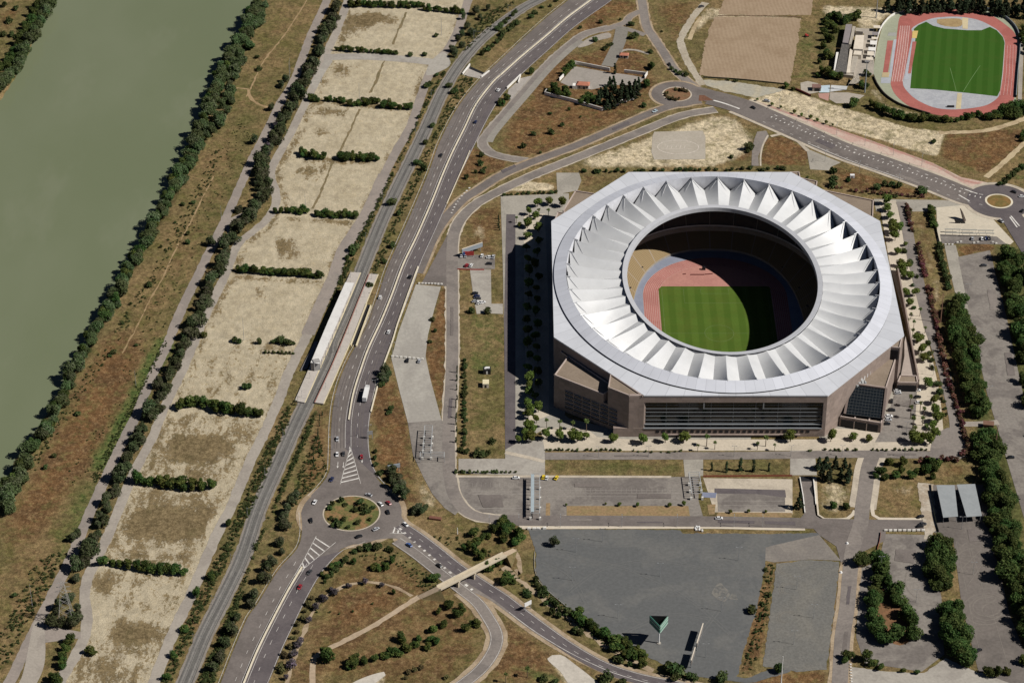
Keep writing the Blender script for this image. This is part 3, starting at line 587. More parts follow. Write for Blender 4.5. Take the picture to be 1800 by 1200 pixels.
# -- handball court
sheet('sports_court', [(1147, 240), (1150, 232), (1235, 230), (1240, 240), (1240, 280), (1150, 281), (1145, 268)], mat('court_concrete', (.40, .36, .30), second=(.34, .30, .245), s1=.05, fine=.1), 4, label='bare pale concrete court with faint oval lines', cat='court')
mb = MB(); c0 = P(1192, 259); rx = P(1228, 259).x-c0.x; ry = P(1192, 247).y-c0.y
strip_mb(mb, [Vector((c0.x+rx*math.cos(a), c0.y+ry*math.sin(a))) for a in np.linspace(0, 2*math.pi, 60)], .5, LZ(5))
for k in range(5): strip_mb(mb, [Vector((c0.x-8+3*k, c0.y-2)), Vector((c0.x-7+3*k, c0.y+2))], .35, LZ(5))
strip_mb(mb, [Vector((c0.x-9, c0.y-2.5)), Vector((c0.x+9, c0.y-2.5))], .3, LZ(5)); strip_mb(mb, [Vector((c0.x-9, c0.y+2.5)), Vector((c0.x+9, c0.y+2.5))], .3, LZ(5))
tag(mb.build('court_markings', mat('faded_paint', (.55, .50, .44), second=(.42, .37, .31), s1=.4)), 'faded white oval painted on the concrete court', 'markings', None, 'structure')
sheet('paving', [(978, 304), (1018, 304), (1022, 318), (1015, 335), (990, 340), (980, 345)], plaza_g, 3, label='small grey slab behind the stadium corner', cat='paving')
# ploughed fields
pm, t, b = base('ploughed_soil', .95, .05)
wv = t.new('ShaderNodeTexWave', wave_type='BANDS', bands_direction='X'); wv.inputs['Scale'].default_value = .11; wv.inputs['Distortion'].default_value = 3.5; wv.inputs['Detail'].default_value = 3; wv.inputs['Detail Scale'].default_value = .4
mp = t.new('ShaderNodeMapping'); mp.inputs['Rotation'].default_value = (0, 0, -.06); t.l.new(t.pos(), mp.inputs[0]); t.l.new(mp.outputs[0], wv.inputs['Vector'])
c = t.mix(wv.outputs[1], (.285, .21, .142), (.325, .242, .166)); c = t.mix(t.math('MULTIPLY', t.ramp(t.noise(.05, 5, .7, 7), .42, .66), .6), c, (.235, .165, .105)); c = t.mix(t.math('MULTIPLY', t.ramp(t.noise(.5, 4, .8, 3), .35, .7), .35), c, (.42, .33, .23)); t.l.new(c, b.inputs['Base Color'])
sheet('ploughed_field', [(1255, 30), (1330, 30), (1408, 32), (1400, 90), (1388, 149), (1300, 140), (1229, 133), (1238, 80)], pm, 3, wob=.5, label='large ploughed brown field beside the athletics ground', cat='field')
sheet('ploughed_field', [(1284, -30), (1432, -30), (1426, 27), (1340, 27), (1262, 26)], pm, 3, wob=.5, label='far ploughed field cut by the upper edge', cat='field')
strip('trail', [(1262, 28), (1340, 28.5), (1408, 30)], 1.2, mat('ditch', (.13, .08, .05), fine=.2), 4, 'dark ditch line between the two ploughed fields', 'trail')
sheet('forecourt', [(1240, 150), (1232, 140), (1290, 144), (1380, 158), (1330, 172), (1270, 160)], mat('forecourt_grey', (.36, .34, .28), second=(.45, .39, .27), s1=.05, fine=.15), 3, label='grey dusty forecourt above the avenue', cat='paving', wob=.4)
strip('dirt_road', [(1733, 312), (1765, 285), (1800, 252), (1830, 225)], 4, dirt, 3, 'pale dirt track climbing past the brown plot', 'road', wob=.3)
strip('dirt_road', [(1650, 234), (1720, 231), (1765, 222), (1810, 205)], 4.5, dirt, 3, 'pale track along the athletics ground trees', 'road', wob=.4)
# -- stadium surroundings
sheet('plaza', [(958, 700), (958, 792), (1320, 792), (1320, 760), (1115, 762), (1000, 735)], plaza_g, 2, label='grey paved plaza at the front left corner of the stadium', cat='plaza')
sheet('plaza', [(950, 752), (1030, 752), (1050, 768), (1110, 772), (1460, 772), (1560, 770), (1640, 772), (1640, 792), (958, 792)], plaza, 3, label='cream plaza along the stadium front', cat='plaza')
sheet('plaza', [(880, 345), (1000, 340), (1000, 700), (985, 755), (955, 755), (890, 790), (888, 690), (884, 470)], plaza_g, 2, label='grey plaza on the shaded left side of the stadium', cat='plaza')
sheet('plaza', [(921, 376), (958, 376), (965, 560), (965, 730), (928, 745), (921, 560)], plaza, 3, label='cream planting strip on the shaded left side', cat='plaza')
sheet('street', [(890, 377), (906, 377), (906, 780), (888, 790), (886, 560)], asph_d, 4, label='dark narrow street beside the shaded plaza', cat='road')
sheet('plaza', [(1536, 350), (1660, 352), (1700, 358), (1690, 372), (1606, 372), (1582, 372), (1540, 372)], plaza_g, 2, label='grey paved street behind the right side of the stadium', cat='plaza')
sheet('plaza', [(1545, 352), (1575, 352), (1594, 440), (1612, 520), (1632, 600), (1652, 690), (1660, 775), (1560, 775), (1590, 700), (1610, 660), (1590, 560), (1565, 470)], plaza, 3, label='cream plaza with trees on the right of the stadium', cat='plaza')
sheet('car_park', [(1574, 686), (1612, 684), (1610, 720), (1604, 776), (1538, 777), (1558, 740)], lot, 4, label='grey car park strip beside the dark glass annex', cat='car park')
strip('street', [(1584, 355), (1590, 374), (1600, 433), (1613, 489), (1624, 533), (1634, 575), (1645, 605), (1660, 655), (1672, 705), (1680, 750), (1672, 785), (1650, 798), (1600, 799), (1507, 798), (1320, 800.5), (1200, 801), (958, 801.5)], 7.2, asph_l, 6, 'grey street rounding the stadium front and right side', 'road')
sheet('street', [(1640, 772), (1665, 752), (1686, 758), (1704, 790), (1690, 806), (1640, 806)], asph_l, 5, smooth=True, label='widened grey bend at the front right corner', cat='road')
sheet('plaza', [(888, 760), (958, 770), (958, 836), (806, 832), (806, 806), (888, 806)], conc, 3, label='pale concrete yard below the dry lawn', cat='plaza')
strip('path', [(888, 795), (925, 803), (957, 811)], 3.0, kerb, 5, 'cream diagonal footpath across the concrete yard', 'path')
sheet('paving', [(1389, 792), (1432, 792), (1436, 835), (1389, 835)], conc, 5, label='pale concrete deck above the tunnel ramp', cat='paving')
sheet('paving', [(1201, 806), (1236, 806), (1236, 836), (1204, 838)], plaza_g, 4, label='pale paved link behind the second gantry', cat='paving')
sheet('plaza', [(1440, 640), (1600, 600), (1640, 700), (1660, 778), (1440, 778)], plaza_g, 1, label='grey paved ground round the dark glass annex', cat='plaza')
sheet('plaza', [(1455, 752), (1550, 757), (1540, 777), (1455, 775)], plaza, 4, label='cream paving in front of the dark glass annex', cat='plaza')
# front car parks
sheet('car_park', [(801, 836), (1228, 838), (1228, 880), (1236, 908), (1180, 909), (900, 908), (838, 905), (812, 888), (800, 862)], lot, 3, label='grey front car park with faded bay lines', cat='car park')
sheet('car_park', [(1236, 840), (1393, 842), (1393, 903), (1256, 900)], kerb, 3, label='cream border of the right front car park', cat='car park')
sheet('car_park', [(1260, 862), (1380, 864), (1380, 899), (1262, 899)], lot, 4, label='grey right front car park', cat='car park')
sheet('car_park', [(1256, 858), (1380, 861), (1382, 874), (1330, 868), (1256, 867)], asph_d, 5, label='dark asphalt lane across the right front car park', cat='car park')
strip('kerb', [(801, 837), (900, 837), (1180, 838)], 2.0, kerb, 5, 'cream kerb along the top of the front car park', 'kerb')
sheet('planting_bed', [(996, 889), (1210, 889), (1213, 908), (996, 908)], mat('bed_earth', (.27, .185, .10), second=(.20, .165, .075), s1=.2, fine=.25), 4, label='long reddish planting bed below the front car park', cat='bed')
sheet('planting_bed', [(960, 884), (967, 884), (967, 908), (959, 908)], MATS['bed_earth'], 4, label='short reddish planting bed beside the long gantry', cat='bed')
sheet('planting_bed', [(1243, 886), (1258, 886), (1256, 904), (1246, 904)], MATS['bed_earth'], 4, label='small red planting bed beside the second gantry', cat='bed')
sheet('planting_bed', [(1262, 900), (1392, 901), (1392, 909), (1258, 909)], MATS['bed_earth'], 4, label='reddish verge bed below the right front car park', cat='bed')
mb = MB()
for y in (861, 865, 890):
    strip_mb(mb, line([(830, y+3), (918, y+3)], 5), .3, LZ(6))
for y in (861, 866, 872): strip_mb(mb, line([(958, y), (1195, y+1)], 6), .22, LZ(6))
for x in range(966, 1190, 9): strip_mb(mb, line([(x, 858), (x, 866)], 5), .13, LZ(6))
for x in range(822, 915, 8): strip_mb(mb, line([(x, 848), (x, 856)], 5), .13, LZ(6))
for y in (880, 888, 894): strip_mb(mb, line([(1272, y), (1378, y+.5)], 6), .22, LZ(6))
tag(mb.build('parking_lines', mat('faded_bay_paint', (.36, .33, .30), fine=.1)), 'faded bay lines on the front car parks', 'markings', None, 'structure')
# asphalt repairs
for k, (q, m_) in enumerate((([(1262, 914), (1326, 915.5), (1326, 920), (1262, 919)], asph_d), ([(1345, 916), (1398, 917), (1398, 923), (1345, 921)], asph_d), ([(1000, 912), (1040, 912), (1040, 916), (1000, 916)], asph_l), ([(1120, 917), (1165, 917), (1165, 919), (1120, 919)], asph_d), ([(1490, 1030), (1496, 1030), (1493, 1062), (1487, 1062)], asph_d), ([(1484, 1110), (1491, 1110), (1487, 1150), (1480, 1150)], asph), ([(1560, 797), (1610, 797), (1610, 800), (1560, 800)], asph), ([(1080, 800), (1140, 800), (1140, 803), (1080, 803)], asph), ([(792, 540), (797, 540), (797, 590), (792, 590)], asph), ([(790, 700), (796, 700), (793, 735), (787, 735)], asph_d), ([(880, 300), (905, 290), (908, 294), (884, 305)], asph_d), ([(1075, 226), (1105, 214), (1108, 217), (1078, 230)], asph_d), ([(1440, 244), (1470, 256), (1462, 262), (1432, 249)], asph_d), ([(1580, 306), (1620, 320), (1615, 324), (1575, 310)], asph_l), ([(840, 870), (880, 870), (885, 890), (850, 892)], asph), ([(1010, 850), (1060, 850), (1060, 856), (1010, 856)], asph), ([(1120, 868), (1180, 868), (1180, 876), (1120, 876)], asph), ([(1575, 965), (1610, 968), (1606, 990), (1572, 985)], asph), ([(1700, 930), (1722, 930), (1728, 950), (1704, 952)], asph), ([(1735, 510), (1750, 510), (1756, 545), (1741, 545)], asph_l), ([(1765, 620), (1778, 620), (1785, 660), (1771, 660)], asph))):
    sheet('asphalt_patch', q, m_, 12, wob=.12, label='repair patch of different grey on the asphalt, one of several', cat='patch')['group'] = 'asphalt repair patches'
# east west road
EW = [(880, 914), (960, 915), (1100, 915.5), (1253, 916.5), (1347, 918), (1440, 920), (1520, 922), (1623, 923)]
strip('pavement', [(912, 926.5), (1100, 926), (1260, 926), (1340, 928), (1415, 929)], 3.2, mat('kerb_cream', (.55, .485, .39), second=(.45, .395, .32), fine=.08), 5, 'cream pavement above the gravel lot', 'pavement')
strip('street', EW, 9.6, asph, 7, 'grey street between the front car park and the gravel lot', 'road')
sheet('street', [(1420, 918), (1530, 916), (1558, 920), (1556, 950), (1520, 968), (1505, 985), (1478, 988), (1470, 960), (1440, 940)], asph, 6, label='wide grey crossroads right of the gravel lot', cat='road')
sheet('street', [(1346, 962), (1360, 958), (1440, 940), (1478, 985), (1424, 983), (1360, 988), (1345, 985)], mat('apron_dusty', (.19, .172, .155), second=(.25, .225, .195), s1=.05, fine=.15), 5, label='dusty grey apron joining the gravel lot to the crossroads', cat='road')
NS = [(1534, 800), (1526, 825), (1521, 860), (1516, 893), (1513, 920), (1500, 960), (1494, 1008), (1489, 1067), (1481, 1120), (1476, 1200), (1470, 1260)]
strip('street_kerb', NS[:4], 15.5, kerb, 4, 'cream pavements beside the short street below the stadium', 'kerb')
strip('street_kerb', NS[5:], 12.0, verge, 5, 'dusty verges of the street beside the ring of trees', 'verge', wob=.25)
strip('street', NS, 8.4, asph_l, 8, 'grey street running down the right of the gravel lot', 'road')
for q, lb in (([(1432, 838), (1437, 905), (1448, 912), (1490, 911), (1503, 897)], 'left'), ([(1533, 885), (1535, 905), (1545, 911), (1620, 912)], 'right')):
    strip('kerb', q, 2.2, MATS['kerb_cream'], 6, 'cream rounded kerb of the '+lb+' dry lawn by the crossroads', 'kerb')
sheet('gravel_lot', [(928, 930), (1100, 930.5), (1195, 931), (1200, 937), (1355, 938), (1440, 936), (1444, 942), (1350, 962), (1345, 990), (1331, 1067), (1307, 1147), (1296, 1188), (1310, 1192), (1350, 1176), (1390, 1168), (1390, 1180), (1320, 1200), (1253, 1193), (1210, 1186), (1150, 1160), (1040, 1103), (1008, 1076), (955, 1030), (941, 1002), (943, 970)], gravel, 4, wob=.25, label='large dark grey gravel lot in front of the stadium', cat='gravel lot')
sheet('gravel_lot', [(1365, 990), (1424, 984), (1475, 987), (1470, 1040), (1459, 1133), (1453, 1176), (1400, 1180), (1340, 1170), (1347, 1130), (1360, 1030)], mat('gravel_brownish', (.145, .142, .132), second=(.205, .19, .16), s1=.025, s2=.8, th=(.45, .7), fine=.2), 4, wob=.25, label='smaller grey gravel lot right of the planted strip', cat='gravel lot')
# right side lots
sheet('car_park', [(1556, 938), (1630, 940), (1636, 960), (1655, 1050), (1660, 1150), (1620, 1180), (1570, 1172), (1520, 1165), (1505, 1120), (1510, 1000), (1545, 985)], lot, 4, label='grey lot around the ring of trees', cat='car park')
sheet('car_park', [(1638, 852), (1730, 852), (1745, 950), (1775, 1080), (1830, 1220), (1720, 1180), (1690, 1060), (1676, 950), (1642, 935)], mat('lot_brown', (.165, .145, .13), second=(.125, .11, .10), s1=.035, s2=.6, amt=.8, fine=.14), 4, label='brownish grey lot marked with tyre circles', cat='car park')
sheet('car_park', [(1684, 452), (1740, 440), (1770, 560), (1800, 700), (1830, 900), (1800, 910), (1757, 765), (1736, 695), (1712, 590)], lot, 4, label='long grey parking aisle between two tree belts', cat='car park')
sheet('plaza', [(1646, 365), (1700, 360), (1745, 385), (1782, 425), (1776, 430), (1648, 425)], mat('paver_cream', (.55, .49, .39), second=(.46, .42, .34), s1=.07, fine=.1), 4, label='cream square with the dark angular sculpture', cat='plaza')
sheet('car_park', [(1652, 412), (1752, 416), (1770, 430), (1655, 428)], lot, 5, label='grey parking strip below the sculpture square', cat='car park')
sheet('paving', [(1660, 430), (1680, 431), (1690, 470), (1712, 560), (1690, 560), (1668, 470)], plaza_g, 3, label='pale paved walk left of the long parking aisle', cat='paving')
sheet('paving', [(1612, 848), (1640, 850), (1646, 925), (1636, 948), (1625, 948), (1622, 915)], mat('broken_concrete', (.42, .37, .30), second=(.27, .2, .13), s1=.12, fine=.2), 4, wob=.3, label='broken pale ground left of the carport', cat='paving')
sheet('paving', [(1490, 1170), (1560, 1180), (1625, 1182), (1662, 1156), (1720, 1182), (1830, 1188), (1830, 1260), (1490, 1260)], conc, 3, wob=.2, label='pale concrete ground along the lower right edge', cat='paving')
strip('paving', [(1688, 745), (1720, 745), (1755, 742)], 5, pathl, 4, 'pale gap path between the two tree belts', 'path')
sheet('planting_bed', [(1546, 1030), (1562, 1044), (1582, 1063), (1604, 1100), (1602, 1124), (1582, 1134), (1562, 1126), (1545, 1112), (1532, 1085), (1536, 1055)], mat('bed_red', (.20, .105, .055), second=(.13, .085, .04), s1=.1, fine=.25), 5, smooth=True, label='red earth island inside the ring of trees', cat='bed')
sheet('dust_patch', [(1262, 1024), (1276, 1032), (1284, 1043), (1296, 1046), (1297, 1053), (1280, 1052), (1270, 1056), (1258, 1052), (1252, 1042)], mat('gravel_dust', (.19, .18, .16), second=(.115, .115, .112), s1=.3, th=(.4, .6), amt=.95, fine=.15), 5, smooth=True, wob=.6, label='pale dusty patch on the gravel lot', cat='patch')
mb = MB()
for px_ in ([(960, 960), (1040, 985), (1130, 1010), (1220, 1060), (1290, 1120)], [(970, 950), (1080, 960), (1200, 952), (1320, 948)], [(1330, 965), (1290, 1030), (1250, 1090), (1200, 1150)], [(1000, 1040), (1060, 1000), (1150, 985), (1250, 1000), (1320, 1000)], [(1100, 1110), (1180, 1080), (1260, 1090)], [(950, 985), (1000, 1010), (1030, 1060)]):
    for o_ in (-.9, .9): strip_mb(mb, line(px_, 3), .55, LZ(6), 0, o_, .06)
for cx, cy, r in ((1121, 940, 9), (1166, 941, 8), (1272, 945, 9), (1036, 938, 8), (1180, 966, 20)):
    strip_mb(mb, [P(cx+r*math.cos(a), cy+r*.5*math.sin(a)).xy for a in np.linspace(.3, 5.6, 30)], .5, LZ(6))
tag(mb.build('tyre_marks', mat('tyre_grey', (.128, .13, .128), second=(.14, .14, .135), s1=.1, fine=.1)), 'faint wheel tracks worn into the large gravel lot', 'tyre marks', None, 'structure')
# tyre circles
mb = MB(); tyre = mat('tyre_dust', (.23, .205, .18), fine=.1)
for cx, cy, rx, ry, a0, a1 in ((1735, 1068, 30, 21, 0, 6), (1735, 1066, 24, 16, .4, 5.2), (1732, 1070, 38, 27, 1, 5.6), (1745, 1072, 18, 12, 1, 6.2), (1712, 965, 22, 13, 1.4, 4.2), (1720, 985, 40, 22, 2, 4.6), (1738, 1050, 12, 8, 0, 4), (1620, 1020, 28, 30, 1.6, 3.6)):
    for dr in (0, 1.5):
        strip_mb(mb, [P(cx+(rx+dr)*math.cos(a), cy+(ry+dr*.6)*math.sin(a)).xy for a in np.linspace(a0, a1, 40)], .22, LZ(6))
for a_, b_ in (((1680, 950), (1725, 1160)), ((1700, 940), (1712, 1010)), ((1722, 935), (1735, 1000)), ((1740, 1060), (1772, 1170)), ((1690, 1000), (1730, 960)), ((1700, 1030), (1745, 965)), ((1700, 940), (1735, 1060))):
    strip_mb(mb, line([a_, b_], 4), .2, LZ(6))
tag(mb.build('tyre_marks', tyre), 'pale circular tyre marks across the brownish lot', 'tyre marks', None, 'structure')
mb = MB()
for cx, cy, r in ((1384, 1000, 12), (1390, 1035, 14), (1386, 1085, 15)):
    for dr in (0, 3, 7): strip_mb(mb, [P(cx+(r+dr)*math.cos(a), cy+(r+dr)*.62*math.sin(a)).xy for a in np.linspace(1.8+dr*.1, 5.6-dr*.2, 30)], .3, LZ(6))
tag(mb.build('tyre_marks', mat('tyre_dust2', (.20, .185, .16), fine=.15)), 'faint curved tyre marks on the smaller gravel lot', 'tyre marks', None, 'structure')
# loop field paths
strip('path', [(737, 1048), (701, 1071), (653, 1101), (600, 1129), (579, 1139), (556, 1152), (550, 1165), (549, 1215)], 3.2, mat('path_sandy', (.42, .33, .235), second=(.33, .25, .17), fine=.15), 3, 'sandy path crossing the loop field to the footbridge', 'path', wob=.2)
strip('trail', [(724, 1048), (707, 1037), (680, 1027), (648, 1023), (616, 1026), (585, 1040), (560, 1060), (540, 1095), (520, 1150), (500, 1210)], 2.0, verge, 2, 'narrow dusty trail around the loop field', 'trail', wob=.3)
sheet('track', [(615, 1205), (640, 1190), (675, 1180), (678, 1186), (660, 1200), (650, 1215)], mat('pale_pad', (.50, .46, .40), fine=.12), 3, smooth=True, label='pale bare pad at the lower edge of the loop field', cat='ground')
sheet('track', [(962, 1157), (985, 1150), (1012, 1168), (1040, 1190), (1060, 1210), (1010, 1210), (985, 1180)], mat('pale_pad', (.50, .46, .40), fine=.12), 3, smooth=True, label='pale dusty pull-in below the road', cat='ground')
strip('trail', [(905, 965), (912, 985), (914, 1010), (905, 1000)], 2.0, verge, 2, 'dusty trail curving off the footbridge end', 'trail', wob=.3)
strip('trail', [(884, 996), (935, 1037), (985, 1075), (1030, 1110), (1090, 1150), (1150, 1180)], 3.5, verge, 2, 'dusty strip between the road and the shrub belt', 'trail', wob=.5)
tag(mbm.build('road_markings', white), 'white lines and hatchings on the highway and large roundabout', 'road markings', None, 'structure')
tag(mbm2.build('road_markings', white), 'white edge lines of the curved loop ramp', 'road markings', None, 'structure')
# parking aisle west
sheet('car_park', [(803, 447), (870, 449), (870, 473), (803, 474)], lot, 5, label='small grey car park west of the stadium', cat='car park')
sheet('car_park', [(826, 474), (863, 474), (864, 550), (838, 552), (832, 520)], conc, 4, label='pale concrete parking strip above the lawn', cat='car park')
sheet('paving', [(862, 534), (884, 534), (884, 552), (862, 551)], conc, 4, label='pale concrete patch at the top of the lawn', cat='paving')
sheet('paving', [(880, 345), (935, 344), (932, 360), (925, 378), (888, 378)], plaza_g, 4, label='grey slab at the back left corner', cat='paving')
# ================================================================ STADIUM
C0 = Vector((CX, CY, 0))
OCT = [(-53.5, -126.7), (53.5, -126.7), (105.2, -64.5), (105.2, 65.5), (53.5, 126.7), (-53.5, 126.7), (-105.2, 65.5), (-105.2, -66.5)]
HW = 30.0
stone = mat('facade_stone', (.262, .208, .18), second=(.22, .175, .15), s1=.12, s2=1.0, amt=.7, fine=.06)
stone_d = mat('facade_stone_dark', (.20, .155, .135), second=(.17, .13, .115), s1=.12, fine=.06)
t = NT(stone); b = stone.node_tree.nodes['Principled BSDF']
src = b.inputs['Base Color'].links[0].from_socket
sn = t.new('ShaderNodeVectorMath', operation='SNAP'); sn.inputs[1].default_value = (3.1, 3.1, 1.9); t.l.new(t.pos(), sn.inputs[0])
wn_ = t.new('ShaderNodeTexWhiteNoise', noise_dimensions='3D'); t.l.new(sn.outputs[0], wn_.inputs['Vector'])
v = t.new('ShaderNodeVectorMath', operation='SCALE'); t.l.new(src, v.inputs[0]); t.l.new(t.math('ADD', t.math('MULTIPLY', wn_.outputs[0], .2), .9), v.inputs['Scale']); t.l.new(v.outputs[0], b.inputs['Base Color'])
coping = mat('coping_stone', (.46, .38, .34), fine=.06)
roofg = mat('roof_gravel', (.245, .195, .15), second=(.21, .165, .125), s1=.1, s2=1.0, amt=.7, fine=.12)
glass = plain('curtain_glass', (.012, .016, .02), .12, .5)
frame = plain('mullion_steel', (.11, .12, .125), .4, .5, .3)
louv = plain('louvre_steel', (.25, .27, .29), .35 , .5, .3)
dark = plain('opening_shade_black', (.012, .012, .016), .6)
# metal roof panels with thin seams radiating from the stadium centre
def panel(name, col, nseam, dark_=.72, gloss=.42, mod=0):
    m, t, b = base(name, gloss, .45)
    mp = t.new('ShaderNodeVectorMath', operation='SUBTRACT'); mp.inputs[1].default_value = (CX, CY, 0); t.l.new(t.pos(), mp.inputs[0])
    sx = t.new('ShaderNodeSeparateXYZ'); t.l.new(mp.outputs[0], sx.inputs[0])
    a = t.math('ARCTAN2', sx.outputs[1], sx.outputs[0])
    fr = t.math('FRACT', t.math('MULTIPLY', a, nseam/(2*math.pi)))
    ed = t.math('ABSOLUTE', t.math('SUBTRACT', fr, .5))
    seam = t.ramp(ed, .465, .492)
    fl = t.math('FLOOR', t.math('MULTIPLY', a, nseam/(2*math.pi)))
    wn_ = t.new('ShaderNodeTexWhiteNoise', noise_dimensions='1D'); t.l.new(fl, wn_.inputs['W'])
    c = t.mix(wn_.outputs[0], col, tuple(x*.9 for x in col))
    c = t.mix(t.math('MULTIPLY', t.ramp(t.noise(.08, 4, .6, 4), .4, .7), .45), c, tuple(x*.8 for x in col))
    c = t.mix(t.math('MULTIPLY', seam, .55), c, tuple(x*dark_ for x in col)); t.l.new(c, b.inputs['Base Color'])
    return m
deckm = panel('roof_deck_metal', (.61, .63, .675), 80, .6); ringm = panel('roof_ring_metal', (.61, .63, .69), 132, .55)
fab, t, b = base('roof_membrane', .42, .4)
c = t.mix(t.ramp(t.noise(.06, 5, .65, 3), .35, .7), (.60, .61, .62), (.53, .54, .55)); c = t.mix(t.math('MULTIPLY', t.ramp(t.noise(.5, 3, .7, 8), .5, .8), .2), c, (.47, .475, .48)); t.l.new(c, b.inputs['Base Color'])
white_m = plain('ring_white', (.47, .48, .51), .5)
ST = empty('stadium', (CX, CY, 0))
tag(ST, 'large octagonal football stadium with white folded membrane roof and oval opening', 'stadium')
LP_ = lambda px, py, z: P(px, py, z)-C0
# walls -------------------------------------------------------------
mb = MB()
for i in range(8):
    a, b_ = OCT[i], OCT[(i+1) % 8]
    if i == 0: continue
    A = Vector(a); B = Vector(b_); d = (B-A).normalized(); nrm = Vector((-d.y, d.x))  # inward
    q = [A, B, B+nrm*1.5, A+nrm*1.5]
    mb.prism([(p.x, p.y) for p in q], 0, HW-.3)
mb.build('outer_wall', stone, ST)
y0 = OCT[0][1]
mb = MB()   # front wall as a frame about the recessed glazing
xl, xr = -53.5, 53.5
for x0, x1, z0, z1 in ((xl-8.6, xl+.15, 0, HW-.3), (xr-2.0, xr, 0, HW-.3), (xl+.15, xr-2.0, 24.6, HW-.3), (xl+.15, xr-2.0, 0, 6.0)):
    mb.box(((x0+x1)/2, y0+1.0, z0), (x1-x0, 2.0, z1-z0))
mb.build('front_wall', stone, ST)
mb = MB(); mb.box((-.9, y0+2.9, 5.8), (105.0, .5, 18.9)); mb.build('curtain_glazing', glass, ST)
for k, z in enumerate((8.3, 11.4, 14.3, 17.0, 19.6, 22.2)):
    mb = MB(); mb.box((-.9, y0+.9, z), (104.6, .32 if k else 1.3, .13 if k else .4)); mb.build('louvre', louv, ST)
mb = MB(); mb.box((-.9, y0+.25, 5.9), (104.9, 1.4, .35)); mb.build('window_sill', louv, ST)
for k in range(9):
    x = -53.2+104.6*k/8
    mb = MB(); mb.box((x, y0+1.9, 6.25), (.42, .9, 18.3)); mb.build('mullion', frame, ST)
for k in range(2):
    mb = MB(); mb.box((-53.2+104.6*(k+1)/3, y0+.8, 20.5), (.7, 1.2, 4.4)); mb.build('mullion', louv, ST)
for k in range(27):
    x = -45+3.4*k
    mb = MB(); mb.box((x, y0-.06, 2.9), (2.0, .2, 1.7)); w = mb.build('window', dark, ST)
mb = MB(); mb.box((0, y0-.3, 0), (74, .7, 1.7)); mb.build('entrance_recess', dark, ST)
mb = MB(); mb.box((0, y0-.6, 1.7), (78, 1.4, .5)); mb.build('entrance_canopy', stone, ST)
mb = MB(); mb.prism([(-71, y0-.2), (-53.7, y0-.2), (-53.7, y0+3), (-71, y0+3)], 0, 6.2); mb.build('plinth_block', stone, ST)
# roof deck ----------------------------------------------------------
def octr(th):
    c, s = math.cos(th), math.sin(th); best = 1e9
    for i in range(8):
        ax, ay = OCT[i]; bx, by = OCT[(i+1) % 8]; ex, ey = bx-ax, by-ay
        den = c*ey-s*ex
        if abs(den) < 1e-9: continue
        r = (ax*ey-ay*ex)/den; u = (ax*s-ay*c)/den
        if r > 0 and -1e-6 <= u <= 1+1e-6: best = min(best, r)
    return best
ths = sorted(set([2*math.pi*i/192 for i in range(192)]+[math.atan2(y, x) % (2*math.pi) for x, y in OCT]))
def ell(th, a, b):
    r = 1/math.sqrt((math.cos(th)/a)**2+(math.sin(th)/b)**2); return r
RO = lambda th: min(ell(th, 104.4, 125.6), octr(th)-.35)
def ring(mb, f0, z0, f1, z1, mi=0):
    n = len(ths)
    vs = [(f0(t_)*math.cos(t_), f0(t_)*math.sin(t_), z0(t_) if callable(z0) else z0) for t_ in ths]+[(f1(t_)*math.cos(t_), f1(t_)*math.sin(t_), z1(t_) if callable(z1) else z1) for t_ in ths]
    mb.add(vs, [(i, (i+1) % n, n+(i+1) % n, n+i) for i in range(n)], mi)
mb = MB(); ring(mb, lambda t_: octr(t_)+.25, HW-.9, lambda t_: octr(t_)+.25, HW); ring(mb, lambda t_: octr(t_)+.25, HW, lambda t_: RO(t_)-3, HW)
mb.build('roof_deck', deckm, ST)
mb = MB(); ring(mb, RO, HW+.02, RO, HW+.9); mb.build('roof_step_shade', dark, ST)  # step shadow under the ring's outer edge, painted as a near-black face
RI = lambda th: ell(th, 97.0, 116.2)
ZR = HW+3.0
mb = MB(); ring(mb, lambda t_: RO(t_)+.12, HW+.9, RI, ZR); mb.build('roof_ring', ringm, ST)
mb = MB(); ring(mb, RI, ZR, lambda t_: RI(t_)-.02, HW-7.4); ring(mb, lambda t_: RI(t_)+1.2, HW-7.4, lambda t_: RI(t_)-8, HW-7.5)
mb.build('ring_inner_wall', mat('ring_wall_grey', (.60, .61, .65), fine=.05), ST)
# folded membrane ----------------------------------------------------
NF = 42
mb = MB(); K = 8; J = 4
def fold(s, th):
    """s 0 outer .. 1 inner; position along the fold line of angle th"""
for k in range(NF):
    for half in (0, 1):
        thp = 2*math.pi*(k+.25)/NF; thv = 2*math.pi*(k+(.75 if half else -.25))/NF
        vs = []
        for i in range(K+1):
            s_ = i/K
            rp = (ell(thp, 96.9, 116.1)-.15)*(1-s_)+ell(thp, 61.4, 84.7)*s_; zp = (HW+2.4)*(1-s_)+(29.3)*s_-.6*math.sin(math.pi*s_)
            rv = (ell(thv, 95.0, 114.2))*(1-s_)+ell(thv, 61.4, 84.7)*s_; zv = (HW-6.2)*(1-s_)+(28.1)*s_-.0*math.sin(math.pi*s_)
            pp = Vector((rp*math.cos(thp), rp*math.sin(thp), zp)); pv = Vector((rv*math.cos(thv), rv*math.sin(thv), zv))
            for j in range(J+1):
                u = j/J; q = pp.lerp(pv, u); q.z -= .3*math.sin(math.pi*u)*(1-s_*.8); vs.append(q)
        fs = []
        for i in range(K):
            for j in range(J):
                a = i*(J+1)+j; f = (a, a+1, a+J+2, a+J+1); fs.append(f if half else f[::-1])
        mb.add(vs, fs)
o = mb.build('membrane_roof', fab, ST)
for p in o.data.polygons: p.use_smooth = True
try:
    o.data.set_sharp_from_angle(angle=math.radians(16))
except Exception: pass
mb = MB()
